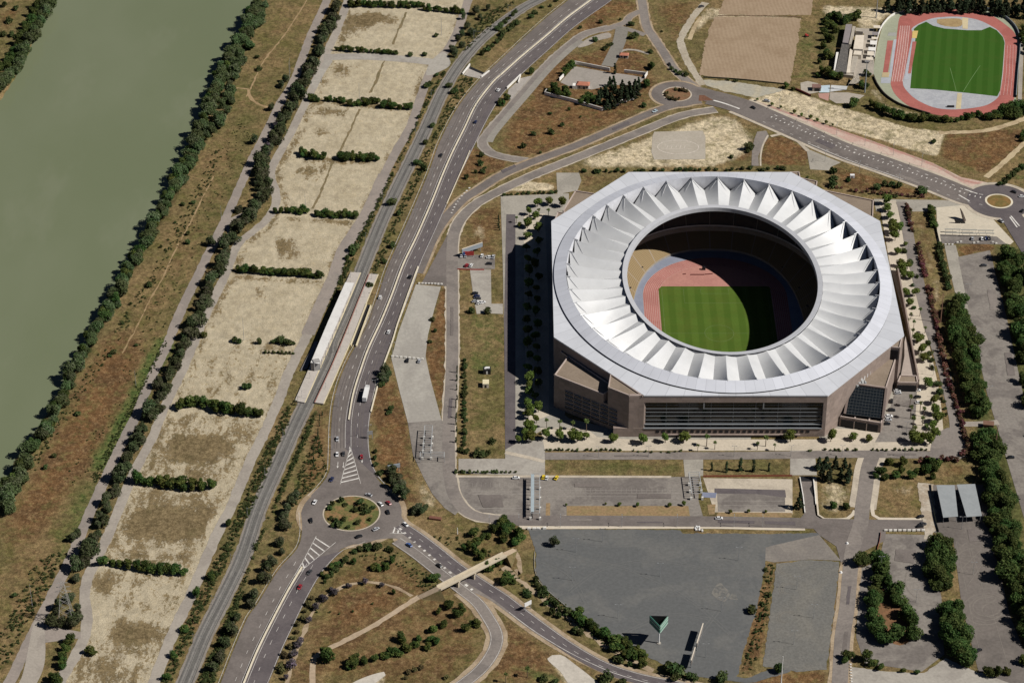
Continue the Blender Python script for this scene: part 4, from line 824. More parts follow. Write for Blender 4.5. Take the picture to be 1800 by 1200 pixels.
for k in range(NF):     # steel ridge ends carrying each fold
    th = 2*math.pi*(k+.25)/NF; r = ell(th, 96.6, 115.8); d = Vector((math.cos(th), math.sin(th)))
    p0 = d*(r-2.2); p1 = d*(r+1.0)
    mb.tube((p0.x, p0.y, HW+2.5), (p1.x, p1.y, HW+2.8), .35, .35, 6)
    for sg in (-1, 1):
        thv = 2*math.pi*(k+.25+.5*sg)/NF; rv = ell(thv, 87.5, 107.0)
        mb.tube((d.x*(r-1), d.y*(r-1), HW+2.3), (rv*math.cos(thv), rv*math.sin(thv), HW-6.2), .2, .2, 5)
mb.build('ridge_struts', plain('strut_grey', (.45, .46, .48), .45, .4, .2), ST)
H0 = lambda a, b: (lambda th: ell(th, a, b))
mb = MB(); ring(mb, H0(62.0, 85.2), 28.2, H0(62.0, 85.2), 30.2); ring(mb, H0(62.0, 85.2), 30.2, H0(59.0, 82.2), 29.9); ring(mb, H0(59.0, 82.2), 29.9, H0(58.9, 82.1), 27.2)
ring(mb, H0(58.9, 82.1), 27.2, H0(62.4, 85.6), 27.4)
mb.build('compression_ring', white_m, ST)
mb = MB(); ring(mb, H0(62.15, 85.35), 28.9, H0(62.15, 85.35), 29.7); mb.build('ring_face_shade', dark, ST)  # shaded outer face of the raised ring, painted as a dark strip
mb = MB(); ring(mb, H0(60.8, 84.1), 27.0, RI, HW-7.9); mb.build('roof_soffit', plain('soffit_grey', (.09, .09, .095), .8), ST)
# stands ---------------------------------------------------------------
ZP = -12.5
seat, t, b = base('seat_tan', .8, .2)
mp = t.new('ShaderNodeVectorMath', operation='SUBTRACT'); mp.inputs[1].default_value = (CX, CY, 0); t.l.new(t.pos(), mp.inputs[0])
sx = t.new('ShaderNodeSeparateXYZ'); t.l.new(mp.outputs[0], sx.inputs[0])
fr = t.math('FRACT', t.math('MULTIPLY', t.math('ARCTAN2', sx.outputs[1], sx.outputs[0]), 44/(2*math.pi)))
aisle = t.ramp(t.math('ABSOLUTE', t.math('SUBTRACT', fr, .5)), .47, .485)
rows_ = t.new('ShaderNodeTexWave', wave_type='BANDS', bands_direction='Z'); rows_.inputs['Scale'].default_value = .7; t.l.new(mp.outputs[0], rows_.inputs['Vector'])
c = t.mix(rows_.outputs[1], (.29, .21, .115), (.20, .15, .08)); c = t.mix(aisle, c, (.30, .25, .2)); t.l.new(c, b.inputs['Base Color'])
def sup(th, a, b, n):
    c, s = abs(math.cos(th)), abs(math.sin(th)); return 1/((c/a)**n+(s/b)**n)**(1/n)
SU = lambda a, b, n: (lambda th: sup(th, a, b, n))
conc_s = mat('stand_concrete', (.33, .30, .26), fine=.08)
mb = MB(); ring(mb, SU(54.5, 97, 2.5), ZP, SU(54.5, 97, 2.5), ZP+1.6); ring(mb, SU(75, 108.5, 2.3), -4.2, SU(75, 108.5, 2.3), -1.0); ring(mb, SU(75, 108.5, 2.3), -1.0, SU(76, 109.3, 2.3), -1.0)
ring(mb, SU(97, 118.5, 2.05), 17.0, SU(98, 120, 2.05), HW-5); mb.build('stand_walls', conc_s, ST)
mb = MB(); ring(mb, SU(54.5, 97, 2.5), ZP+1.6, SU(75, 108.5, 2.3), -4.2); mb.build('lower_stand', seat, ST)
mb = MB(); ring(mb, SU(76, 109.3, 2.3), -1.0, SU(97, 118.5, 2.05), 17.0); mb.build('upper_stand', mat('seat_tan_shaded', (.115, .10, .088), second=(.08, .075, .08), s1=.3, fine=.1), ST)  # upper seats near black: shade of the roofed bowl put into their colour
for k in range(22):
    mb = MB(); th = 2*math.pi*(k+.5)/22; r = sup(th, 58, 99.5, 2.45); d = Vector((math.cos(th), math.sin(th)))
    mb.box((d.x*(r+3), d.y*(r+3), ZP+2.2), (5, 2.6, 1.0), th); mb.build('vomitory', dark, ST)
for k in range(44):
    mb = MB(); th = 2*math.pi*k/44; p0 = sup(th, 76.3, 109.4, 2.3); p1 = sup(th, 96, 118, 2.05)
    mb.tube((p0*math.cos(th), p0*math.sin(th), -.4), (p1*math.cos(th), p1*math.sin(th), 16.8), .3, .3, 4); mb.build('aisle_rail', conc_s, ST)
mb = MB(); ring(mb, SU(75.4, 108.9, 2.3), -1.0, SU(75.4, 108.9, 2.3), .3); mb.build('balcony_rail', plain('rail_white', (.55, .55, .55), .5), ST)
# earth wall closing the bowl down to the field
mb = MB(); ring(mb, lambda th: ell(th, 101.5, 121.5), -.02, SU(98, 120, 2.05), 17); mb.build('bowl_back_wall', conc_s, ST)
# annex buildings -------------------------------------------------------
def annex(pts, z0, z1, ro=.35, name='annex', mirror=()):
    """block with a gravel roof behind a pale parapet; pts in stadium coordinates"""
    root = MB(); root.prism(pts, z0, z1-.6)
    o = root.build(name, [stone], ST)
    n = len(pts); r = MB()
    c = Vector((sum(p[0] for p in pts)/n, sum(p[1] for p in pts)/n))
    r.prism([(p[0]+(c.x-p[0])*.02, p[1]+(c.y-p[1])*.02) for p in pts], z1-.62, z1-.45); r.build('flat_roof', roofg, o)
    pr = MB()
    for i in range(n):
        a, b_ = Vector(pts[i][:2]), Vector(pts[(i+1) % n][:2])
        ci = (a+b_)/2; inw = (c-ci).normalized()*.4
        pr.wall(a+inw, b_+inw, z1-.6, z1+.3, .6)
    pr.build('parapet', coping, o)
    return o
fl = Vector((-58.1, -126.9))
ZA = 23.5
big = [LP_(974, 659, ZA).xy, LP_(1065, 682, ZA).xy, Vector((-66, -113)), Vector((-104.9, -66.0)), LP_(998, 626, ZA).xy]
ZA = 23.5
w0 = big[0]; w1 = Vector((-62.2, -126.9))
wa = w0.lerp(w1, .66); wb_ = w0.lerp(w1, .72)
A_ = [tuple(w0), tuple(wa), (-69.5, -109.8), (-101, -72), tuple(big[4])]
B_ = [tuple(wb_), tuple(w1), (-54.0, -126.6), (-72.5, -104.2)]
a1_ = annex(A_, 0, ZA); b1_ = annex(B_, 0, 29.6)
# windows along the front-left wing wall (line from A to B wall)
dw = (w1-w0); Lw = dw.length; dwn = dw.normalized(); nw = Vector((dwn.y, -dwn.x))
mb = MB(); mb.prism([tuple(w0+nw*-.2), tuple(w1+nw*-.2), tuple(w1-nw*4), tuple(w0.lerp(w1, .1)-nw*4)], 0, 17.5); mb.build('wing_wall', stone, a1_)
for r_ in range(5):
    for c_ in range(6):
        if r_ == 0 and c_ > 3: pass
        s_ = .145+.71*(c_+.5)/6
        p = w0.lerp(w1, s_)+nw*.1
        mb = MB(); mb.box((p.x, p.y, 3.2+2.75*r_), (Lw*.71/6*.86, .3, 1.25), math.atan2(dwn.y, dwn.x)); wd_ = mb.build('window', dark, a1_)
        mb = MB(); mb.box((p.x+nw.x*.25, p.y+nw.y*.25, 4.45+2.75*r_), (Lw*.71/6*.86, .7, .18), math.atan2(dwn.y, dwn.x)); mb.build('sunshade', plain('shade_steel', (.30, .30, .30)), wd_)
mir = lambda pts, sx, sy: [(p[0]*sx, p[1]*sy) for p in pts]
for z_, pp in ((22, [(1011, 335), (1056, 342), (1040, 385), (1004, 388), (989, 371)]), (29.3, [(980, 372.5), (1007, 376), (1000, 398), (972, 393)]), (21, [(1437, 332), (1536, 352), (1535, 380), (1519, 392), (1450, 372)]), (25, [(1386, 302.5), (1404, 302), (1406, 312.5), (1437, 319), (1434, 332), (1392, 322)])):
    annex([tuple(LP_(x, y, z_).xy) for x, y in pp], 0, z_)
# front right wing: low gravel roof, upper block, sloped dark glazing, terrace
q = lambda x, y, z: tuple(LP_(x, y, z).xy)
R1_ = [q(1495, 673, 20), q(1558, 682, 20), q(1577, 625, 20), q(1551, 624, 20), q(1524, 650, 20)]
r1 = annex(R1_, 0, 20.0)
U_ = [q(1552, 608, 28.5), q(1582, 612, 28.5), q(1588, 588, 28.5), q(1573, 586, 28.5)]
u1 = annex(U_, 0, 28.5)
p0, p1 = Vector(q(1552, 608, 28.5)), Vector(q(1582, 612, 28.5)); nn = (p1-p0).normalized(); nv_ = Vector((nn.y, -nn.x))
mb = MB(); mb.wall(p0.lerp(p1, .1)+nv_*.12, p0.lerp(p1, .92)+nv_*.12, 20.1, 26.6, .3); mb.build('glazing', dark, u1)
# sloped glazing from roof edge down to a terrace
T0, T1 = Vector((*q(1495, 674, 20.2), 20.2)), Vector((*q(1558, 683, 20.2), 20.2)); B0, B1 = Vector((*q(1485, 727, 8.5), 8.5)), Vector((*q(1552, 735, 8.5), 8.5))
mb = MB(); mb.add([B0, B1, T1, T0], [(0, 1, 2, 3)])
g0, g1 = Vector((B0.x, B0.y, 0)), Vector((B1.x, B1.y, 0)); k0, k1 = Vector((T0.x, T0.y, 0)), Vector((T1.x, T1.y, 0))
mb2 = MB(); mb2.add([g0, B0, T0, k0, g1, B1, T1, k1], [(0, 3, 2, 1), (4, 5, 6, 7), (3, 7, 6, 2)]); sg_ = mb2.build('sloped_wing', stone, ST)
gl = mb.build('sloped_glazing', glass, sg_)
sl_n = (B1-B0).cross(T0-B0).normalized()
for i in range(11):
    s_ = i/10; mb = MB(); a_ = B0.lerp(T0, s_)+sl_n*.15; b_ = B1.lerp(T1, s_)+sl_n*.15
    mb.tube(a_, b_, .7 if i == 10 else .13, .7 if i == 10 else .13, 4); mb.build('glazing_bar', stone_d if i == 10 else frame, gl)
for i in range(13):
    s_ = i/12; mb = MB(); a_ = B0.lerp(B1, s_)+sl_n*.12; b_ = T0.lerp(T1, s_)+sl_n*.12
    thick = i in (0, 12)
    mb.tube(a_, b_, .95 if thick else .08, .95 if thick else .08, 4); mb.build('glazing_bar', stone_d if thick else frame, gl)
TE = [q(1476, 732, 7), q(1549, 744, 7), q(1554, 733, 7), q(1484, 722, 7)]
te = annex(TE, 0, 7.0)
p0, p1 = Vector(TE[0]), Vector(TE[1]); nn = (p1-p0).normalized(); nv_ = Vector((nn.y, -nn.x))
mb = MB(); mb.wall(p0.lerp(p1, .04)+nv_*.1, p0.lerp(p1, .93)+nv_*.1, .05, 5.2, .3); mb.build('entrance_opening', dark, te)
for s_ in (.36, .7): 
    a_ = p0.lerp(p1, s_); b_ = a_-nv_*7.2
    mb = MB(); mb.wall(a_, b_, 6.6, 7.4, .7); mb.build('parapet', coping, te)
for k in range(2):
    a_ = p0.lerp(p1, .36+.3*k)+nv_*.3; mb = MB(); mb.box((a_.x, a_.y, .05), (.5, .3, 5.1)); mb.build('pillar', stone, te)
# roof plant boxes on the low roof
aw = plain('duct_white', (.62, .62, .60), .5)
e0 = Vector(q(1504, 670, 20.3)); e1 = Vector(q(1533, 645, 20.3))
for k in range(6):
    p = e0.lerp(e1, (k+.5)/6)+Vector((1.2, -.8)); mb = MB(); mb.box((p.x, p.y, 19.5), (3.4, 1.9, 2.6), .5); mb.box((p.x+.6, p.y+.2, 22.1), (1.6, 1.2, .5), .5); mb.build('roof_plant', aw, r1)
mb = MB(); p = e0+Vector((2.5, -1.5)); mb.box((p.x, p.y, 19.5), (7, 3.5, 1.2), .5)
for k in range(4): mb.tube((p.x-3+2*k, p.y-1.2, 20.9), (p.x-3+2*k, p.y+1.4, 20.9), .3, .3, 6)
mb.build('roof_plant', plain('plant_grey', (.35, .36, .36)), r1)
# long ramp on the right side behind a dark wall
rw = [q(1592, 588, 4), q(1612, 660, 4), q(1583, 662, 4), q(1590, 625, 4), q(1590, 600, 4)]
mb = MB(); mb.prism(rw, 0, 3.6); ra = mb.build('access_ramp', mat('ramp_stone', (.40, .34, .30), fine=.07), ST)
mb = MB(); mb.wall(q(1578, 470, 5.5), q(1615, 668, 5.5), 0, 6.0, .9); mb.build('ramp_wall', stone, ra)
mb = MB(); mb.wall(q(1577, 470, 3), q(1590, 545, 3), 0, 3, 1); mb.build('ramp_wall', stone, ra)
bx = [q(1577, 672, 6.5), q(1614, 673, 6.5), q(1612, 660, 6.5), q(1582, 659, 6.5)]
bxo = annex(bx, 0, 6.5)
p0, p1 = Vector(bx[0]), Vector(bx[1]); mb = MB(); mb.wall(p0.lerp(p1, .02)+Vector((0, -.1)), p0.lerp(p1, .93)+Vector((0, -.1)), .05, 4.6, .3); mb.build('entrance_opening', dark, bxo)
# field ------------------------------------------------------------------
def fieldsheet(name, shape, z, m, label, cat):
    o = sheet(name, [(CX+x, CY+y) for x, y in shape], m, 0, world=True, z=z, label=label, cat=cat); return o
def stad(R, L=42.2, n=40):
    return [(R*math.cos(a), L+R*math.sin(a)) for a in np.linspace(0, math.pi, n)]+[(R*math.cos(a), -L+R*math.sin(a)) for a in np.linspace(math.pi, 2*math.pi, n)]
apron = mat('apron_blue', (.24, .26, .325), second=(.20, .22, .28), s1=.1, fine=.06); track = mat('track_red', (.40, .165, .14), second=(.34, .13, .11), s1=.06, s2=.9, amt=.7, fine=.08)
fieldsheet('stadium_floor', [(sup(a, 55, 97.6, 2.5)*math.cos(a), sup(a, 55, 97.6, 2.5)*math.sin(a)) for a in np.linspace(0, 2*math.pi, 120, endpoint=False)], ZP, apron, 'blue grey floor between the stands and the running track', 'floor')
fieldsheet('running_track', stad(46.4), ZP+.02, track, 'red running track inside the large stadium', 'running track')
fieldsheet('track_inside', stad(36.6), ZP+.05, mat('track_pale', (.43, .21, .175), second=(.37, .17, .145), s1=.06, fine=.1), 'paler red surface inside the running track', 'running track')
mb = MB()
for k in range(9):
    s_ = stad(36.7+1.2*k, n=48); l_ = [Vector((CX+x, CY+y)) for x, y in s_+[s_[0]]]; strip_mb(mb, l_, .13, ZP+.07)
tag(mb.build('lane_lines', mat('lane_paint', (.62, .48, .44), fine=.05)), 'white lane lines of the running track in the stadium', 'lane lines', None, 'structure')
gp, t, b = base('pitch_grass', .9, .1)
mp = t.new('ShaderNodeVectorMath', operation='SUBTRACT'); mp.inputs[1].default_value = (CX, CY, 0); t.l.new(t.pos(), mp.inputs[0])
sx = t.new('ShaderNodeSeparateXYZ'); t.l.new(mp.outputs[0], sx.inputs[0])
st_ = t.ramp(t.math('SINE', t.math('MULTIPLY', sx.outputs[0], .72)), -.35, .35); st2 = t.ramp(t.math('SINE', t.math('MULTIPLY', sx.outputs[1], .36)), -.3, .3)
c = t.mix(st_, (.062, .112, .015), (.082, .138, .021)); c = t.mix(t.math('MULTIPLY', st2, .16), c, (.05, .088, .012)); c = t.mix(t.math('MULTIPLY', t.ramp(t.noise(.07, 5, .7, 2), .4, .7), .45), c, (.092, .112, .020)); c = t.mix(t.math('MULTIPLY', t.ramp(t.noise(1.2, 3, .8, 4), .4, .7), .3), c, (.045, .08, .010)); t.l.new(c, b.inputs['Base Color'])
fieldsheet('football_pitch', [(-36, -55.5), (36, -55.5), (36, 52.5), (34.5, 54), (-34, 54), (-36, 51)], ZP+.09, gp, 'striped green football pitch half in the shadow of the roof', 'football pitch')
mb = MB()
def ln(*pts): strip_mb(mb, [Vector((CX+x, CY+y)) for x, y in pts], .16, ZP+.12)
ln((-34, -51), (34, -51)); ln((-34, 51), (34, 51)); ln((-34, -51), (-34, 51)); ln((34, -51), (34, 51)); ln((-34, 0), (34, 0))
for sg in (-1, 1): ln((-20, 51*sg), (-20, 34.5*sg), (20, 34.5*sg), (20, 51*sg)); ln((-9, 51*sg), (-9, 45.5*sg), (9, 45.5*sg), (9, 51*sg))
strip_mb(mb, [Vector((CX+9.15*math.cos(a), CY+9.15*math.sin(a))) for a in np.linspace(0, 2*math.pi, 40)], .16, ZP+.12)
tag(mb.build('pitch_lines', mat('pitch_paint', (.16, .22, .09), fine=.05)), 'faint white lines on the stadium pitch', 'pitch lines', None, 'structure')
mb = MB(); p = P(1237, 474, ZP); mb.box((p.x, p.y, ZP+.1), (2.2, 1.6, 1.9)); mb.box((p.x+.3, p.y, ZP+2.0), (1.2, 1.2, .5)); tag(mb.build('equipment_box', dark), 'dark equipment box standing on the red track inside the stadium', 'box')
mb = MB()
for k, (x, y, l) in enumerate(((1226, 483, 9), (1246, 482, 5), (1203, 482, 2))): 
    p = P(x, y, ZP); mb.box((p.x, p.y, ZP+.06), (l, .8, .35), .15*k)
tag(mb.build('athletics_mats', plain('mat_maroon', (.14, .045, .04))), 'maroon mats laid on the red track inside the stadium', 'mats')
# ================================================================ TREES
def leafmat(name, c1, c2, trans=.15, c3=None):
    m, t, b = base(name, .75, .15)
    at = t.new('ShaderNodeAttribute', attribute_name='tint'); oi = t.new('ShaderNodeObjectInfo')
    s_ = t.new('ShaderNodeSeparateColor'); t.l.new(at.outputs['Color'], s_.inputs[0])
    c = t.mix(s_.outputs[0], c1, c2)
    if c3: c = t.mix(t.ramp(s_.outputs[1], .5, .75), c, c3)
    hv = t.new('ShaderNodeHueSaturation'); t.l.new(c, hv.inputs['Color'])
    t.l.new(t.math('ADD', t.math('MULTIPLY', oi.outputs['Random'], .07), .465), hv.inputs['Hue'])
    t.l.new(t.math('ADD', t.math('MULTIPLY', oi.outputs['Random'], .5), .75), hv.inputs['Value'])
    t.l.new(hv.outputs[0], b.inputs['Base Color'])
    tr = t.new('ShaderNodeBsdfTranslucent'); t.l.new(hv.outputs[0], tr.inputs[0]); mx = t.new('ShaderNodeMixShader'); mx.inputs[0].default_value = trans
    out = m.node_tree.nodes['Material Output']; t.l.new(b.outputs[0], mx.inputs[1]); t.l.new(tr.outputs[0], mx.inputs[2]); t.l.new(mx.outputs[0], out.inputs['Surface'])
    return m
LM = dict(
 river=leafmat('leaf_river', (.096, .126, .054), (.056, .094, .027), .2, (.130, .155, .085)),
 olive=leafmat('leaf_olive', (.066, .082, .034), (.042, .058, .023), .12, (.095, .095, .055)),
 field=leafmat('leaf_field', (.056, .090, .021), (.034, .062, .015), .15, (.110, .132, .032)),
 street=leafmat('leaf_street', (.110, .150, .030), (.074, .112, .022), .25, (.145, .18, .042)),
 belt=leafmat('leaf_belt', (.052, .084, .021), (.030, .055, .013), .15, (.082, .112, .030)),
 conifer=leafmat('leaf_conifer', (.040, .055, .026), (.026, .038, .018), .06),
 cypress=leafmat('leaf_cypress', (.036, .054, .022), (.024, .038, .016), .06),
 shrub=leafmat('leaf_shrub', (.055, .080, .024), (.036, .056, .017), .12, (.085, .095, .034)),
 oleander=leafmat('leaf_oleander', (.185, .058, .055), (.060, .070, .028), .15, (.25, .088, .092)),
 purple=leafmat('leaf_purple', (.098, .080, .092), (.066, .064, .055), .15, (.125, .10, .13)),
 dry=leafmat('leaf_dry', (.13, .105, .045), (.085, .080, .034), .1),
 palm=leafmat('leaf_palm', (.085, .105, .030), (.050, .072, .018), .12),
)
bark = mat('bark', (.14, .105, .075), fine=.2, s1=.6, s2=3)
def crown_arrays(seed, h0, h1, w, n, leaf, lobes, shape='round', clump=.42):
    r = np.random.default_rng(seed)
    # lobes: leaf clumps spread through an uneven crown volume
    L = []
    hc = (h0+h1)/2; hh = (h1-h0)/2
    for i in range(lobes):
        if shape == 'cone':
            u = r.uniform(0, 1); z = h0+(h1-h0)*u; rad = w/2*(1-u)**.8*r.uniform(.3, 1); a = r.uniform(0, 6.283); L.append((rad*math.cos(a), rad*math.sin(a), z, w*clump*.5*(1-.6*u)))
        elif shape == 'spire':
            u = r.uniform(0, 1); z = h0+(h1-h0)*u; rad = w/2*math.sin(math.pi*min(1, .25+u*.75))*r.uniform(0, .6); a = r.uniform(0, 6.283); L.append((rad*math.cos(a), rad*math.sin(a), z, w*.3))
        else:
            d = r.normal(size=3); d /= np.linalg.norm(d); k = r.uniform(.2, 1.0)**.6
            asym = 1+.25*math.sin(2*math.atan2(d[1], d[0])+seed)
            L.append((d[0]*w/2*k*asym*.78, d[1]*w/2*k*asym*.78, hc+d[2]*hh*k*.85, w*clump*.5*r.uniform(.45, 1.35)))
    L = np.array(L); k = r.integers(0, lobes, n)
    d = r.normal(size=(n, 3)); d /= np.linalg.norm(d, axis=1)[:, None]
    rr = r.uniform(.35, 1.08, n)**.5
    c = L[k, :3]+d*(L[k, 3]*rr)[:, None]*np.array([1, 1, .85])
    c[:, 2] = np.maximum(c[:, 2], h0*.8)
    nrm = d*.7+r.normal(size=(n, 3))*.6+np.array([0, 0, .35]); nrm /= np.linalg.norm(nrm, axis=1)[:, None]
    u = np.cross(nrm, r.normal(size=(n, 3))); u /= np.linalg.norm(u, axis=1)[:, None]; v = np.cross(nrm, u)
    sz = leaf*r.uniform(.6, 1.3, n)[:, None]
    q = np.stack([c-u*sz-v*sz*.55, c+u*sz*.2-v*sz*.8, c+u*sz+v*sz*.5, c-u*sz*.3+v*sz*.8], 1)
    tl = r.uniform(0, 1, lobes)[k]; tint = np.stack([np.clip(tl*.7+r.uniform(0, .3, n), 0, 1), r.uniform(0, 1, lobes)[k]*.6+r.uniform(0, .4, n), r.uniform(0, 1, n), np.ones(n)], 1)
    return q.reshape(-1, 3), np.repeat(tint, 4, 0)
def leaf_mesh(name, arrs, m):
    q = np.concatenate([a[0] for a in arrs]); tn = np.concatenate([a[1] for a in arrs]); n = len(q)//4
    me = bpy.data.meshes.new(name); me.vertices.add(len(q)); me.vertices.foreach_set('co', q.astype(np.float32).ravel())
    me.loops.add(n*4); me.loops.foreach_set('vertex_index', np.arange(n*4, dtype=np.int32)); me.polygons.add(n)
    me.polygons.foreach_set('loop_start', np.arange(0, n*4, 4, dtype=np.int32)); me.polygons.foreach_set('loop_total', np.full(n, 4, np.int32)); me.update()
    at = me.attributes.new('tint', 'FLOAT_COLOR', 'POINT'); at.data.foreach_set('color', tn.astype(np.float32).ravel())
    me.materials.append(m); return me
def trunk_mesh(h, r, spread, seed, limbs=4):
    R = random.Random(seed); mb = MB(); mb.tube((0, 0, -.2), (R.uniform(-.1, .1), R.uniform(-.1, .1), h), r, r*.6, 7)
    for i in range(limbs):
        a = 6.283*i/max(1, limbs)+R.uniform(-.4, .4); mb.tube((0, 0, h*R.uniform(.7, .95)), (spread*math.cos(a), spread*math.sin(a), h*R.uniform(1.4, 1.8)), r*.5, r*.18, 5)
    return mb.mesh('trunk', bark)
# kind: nominal height, crown base, width, leaves, leaf size, lobes
SPEC = dict(river=(9, 1.0, 8.5, 2500, .44, 15, 'round'), olive=(6.5, .8, 6.2, 1700, .37, 11, 'round'), field=(6, .6, 5.6, 1700, .35, 10, 'round'), street=(6.2, 2.0, 5.0, 1400, .34, 10, 'round'),
            belt=(9, 1.2, 8.2, 2500, .43, 14, 'round'), conifer=(11, 1.5, 6.0, 1300, .45, 26, 'cone'), cypress=(9, .4, 2.2, 600, .32, 18, 'spire'), shrub=(2.4, .1, 2.9, 420, .3, 7, 'round'),
            oleander=(2.9, .1, 3.2, 480, .32, 8, 'round'), purple=(4.6, 1.4, 4.6, 480, .36, 9, 'round'), dry=(2.2, .1, 2.6, 300, .3, 6, 'round'), low=(1.2, .05, 1.5, 140, .24, 4, 'round'))
PROTO = {}
for kd, (h, hb, w, n, lf, lb, shp) in SPEC.items():
    PROTO[kd] = []
    for v_ in range(7 if kd in ('river', 'olive', 'belt', 'field') else 4 if n > 400 else 3):
        sd = hash(kd) % 1 + sum(map(ord, kd))*10+v_
        sc_ = (1, .92, 1.08, 1, 1.1, .9, 1)[v_]
        me = leaf_mesh(kd+'_crown', [crown_arrays(sd, hb, h*sc_, w*(1, 1.1, .94, 1.03, .9, 1.12, 1.0)[v_], n, lf, lb+(v_*3) % 7-1, shp, .55 if shp == 'round' else .42)], LM.get(kd) or LM['shrub'])
        tm = trunk_mesh(max(.4, (h*.35 if shp == 'round' else h*.75)), .035*h+.02, w*.28 if shp == 'round' else .1, sd, 4 if shp == 'round' else 0)
        PROTO[kd].append((me, tm, h))
# palm: bare stem and a head of arching fronds
def palm_mesh(seed, h):
    r = random.Random(seed); q = []; tn = []
    for i in range(26):
        a = 6.283*i/26+r.uniform(-.1, .1); el = r.uniform(-.35, 1.1); ln_ = r.uniform(1.5, 2.1); p = Vector((0, 0, h)); d = Vector((math.cos(a)*math.cos(el), math.sin(a)*math.cos(el), math.sin(el)))
        s_ = Vector((-math.sin(a), math.cos(a), 0)); g_ = r.uniform(.1, .9)
        for k in range(4):
            p2 = p+d*ln_/4; w0_, w1_ = (.16, .36, .42, .3)[k], (.36, .42, .3, .05)[k]
            q += [p-s_*w0_, p+s_*w0_, p2+s_*w1_, p2-s_*w1_]; tn += [(g_, g_*.5, 0, 1)]*4; p = p2; d = (d+Vector((0, 0, -.32))).normalized()
    return np.array([tuple(x) for x in q]), np.array(tn)
PROTO['palm'] = []
for v_ in range(3):
    h = (7.2, 6.4, 8.0)[v_]; me = leaf_mesh('palm_crown', [palm_mesh(v_, h)], LM['palm']); mb = MB(); mb.tube((0, 0, -.2), (0, 0, h), .26, .19, 8); PROTO['palm'].append((me, mb.mesh('trunk', bark), 7.2))
NT_ = [0]
def plant(kd, x, y, s, label, cat, group, name, trunk=True, z=0.0, sz=None):
    v_ = random.randrange(len(PROTO[kd])); cm, tm, h = PROTO[kd][v_]
    rz = random.uniform(0, 6.283); wv_ = (.78, 1.28) if kd in ('river', 'olive', 'belt', 'field', 'shrub', 'oleander', 'low') else (.92, 1.1); sc = (s*random.uniform(*wv_), s*random.uniform(*wv_), (sz or s)*random.uniform(.86, 1.16)); NT_[0] += 1
    if trunk:
        o = empty(name, (x, y, z), rz); o.scale = sc
        a = bpy.data.objects.new('crown', cm); COL.objects.link(a); a.parent = o
        b_ = bpy.data.objects.new('trunk', tm); COL.objects.link(b_); b_.parent = o
    else:
        o = bpy.data.objects.new(name, cm); COL.objects.link(o); o.location = (x, y, z); o.rotation_euler = (0, 0, rz); o.scale = sc
    return tag(o, label, cat, group)
def px_plants(kd, pts, label, cat, group, name, s=1.0, ds=.15, trunk=True, jit=0.0, sz=None, zc=.5):
    H = SPEC[kd][0] if kd in SPEC else 8.5
    for p in pts:
        s_ = (p[2] if len(p) > 2 else s)*random.uniform(1-ds, 1+ds); w = P(p[0], p[1], H*s_*zc)
        plant(kd, w.x+random.gauss(0, jit), w.y+random.gauss(0, jit), s_, label, cat, group, name, trunk, sz=(sz*s_ if sz else None))
def row(px, step, kd, label, cat, group, name, s=1.0, ds=.2, lat=1.0, trunk=True, off=0.0, zc=.45, skip=0.0, sz=None):
    H = SPEC[kd][0]*s*zc; l = catmull(wpoly(px, H), .5); l = offset_line(l, off); acc = 0; nxt = 0; n = 0
    for i in range(len(l)-1):
        if acc >= nxt:
            if random.random() >= skip:
                plant(kd, l[i].x+random.gauss(0, lat), l[i].y+random.gauss(0, lat), s*random.uniform(1-ds, 1+ds), label, cat, group, name, trunk, sz=sz); n += 1
            nxt = acc+step*random.uniform(.75, 1.25)
        acc += (l[i+1]-l[i]).length
    return n
def fill(px, n, kd, label, cat, group, name, s=1.0, ds=.2, trunk=True, mind=3.0, zc=.45):
    poly = [p.xy for p in wpoly(px, SPEC[kd][0]*s*zc)]; xs = [p.x for p in poly]; ys = [p.y for p in poly]; got = []; tries = 0
    while len(got) < n and tries < n*60:
        tries += 1; x = random.uniform(min(xs), max(xs)); y = random.uniform(min(ys), max(ys)); ins = False
        for i in range(len(poly)):
            a, b_ = poly[i], poly[(i+1) % len(poly)]
            if (a.y > y) != (b_.y > y) and x < (b_.x-a.x)*(y-a.y)/(b_.y-a.y)+a.x: ins = not ins
        if not ins or any((x-g_[0])**2+(y-g_[1])**2 < mind*mind for g_ in got): continue
        got.append((x, y)); plant(kd, x, y, s*random.uniform(1-ds, 1+ds), label, cat, group, name, trunk)
    return len(got)
# -- river banks
RB_ = [(448, 12), (436, 38), (424, 64), (410, 90), (396, 120), (386, 150), (372, 175), (360, 205), (346, 235), (337, 265), (322, 300), (308, 330), (294, 352), (282, 375), (268, 402), (256, 428), (242, 448), (230, 470), (216, 494), (206, 518), (196, 538), (182, 560), (166, 584), (154, 606), (138, 640), (120, 676), (106, 706), (90, 738), (72, 768), (55, 795), (36, 824), (16, 856), (0, 890)]
G = 'trees along the near bank of the river'
row(RB_, 4.7, 'river', 'broad grey green tree overhanging the stadium-side bank of the river', 'tree', G, 'riverside_tree', .80, .36, 1.4, False)
row(RB_, 15, 'field', 'darker tree among the grey green ones on the stadium-side bank of the river', 'tree', 'darker trees along the near bank of the river', 'riverside_tree', 1.05, .25, 1.4, False, off=.8)
row([(470, 10), (455, 30), (440, 60), (428, 92), (414, 120), (405, 150), (400, 178), (395, 200), (372, 225), (352, 262), (334, 300)], 6.5, 'river', 'broad grey green tree overhanging the stadium-side bank of the river', 'tree', G, 'riverside_tree', .75, .35, 1.8, False)
row([(30, 838), (14, 872), (2, 905)], 7, 'river', 'broad grey green tree overhanging the stadium-side bank of the river', 'tree', G, 'riverside_tree', 1.15, .2, 1.5, False)
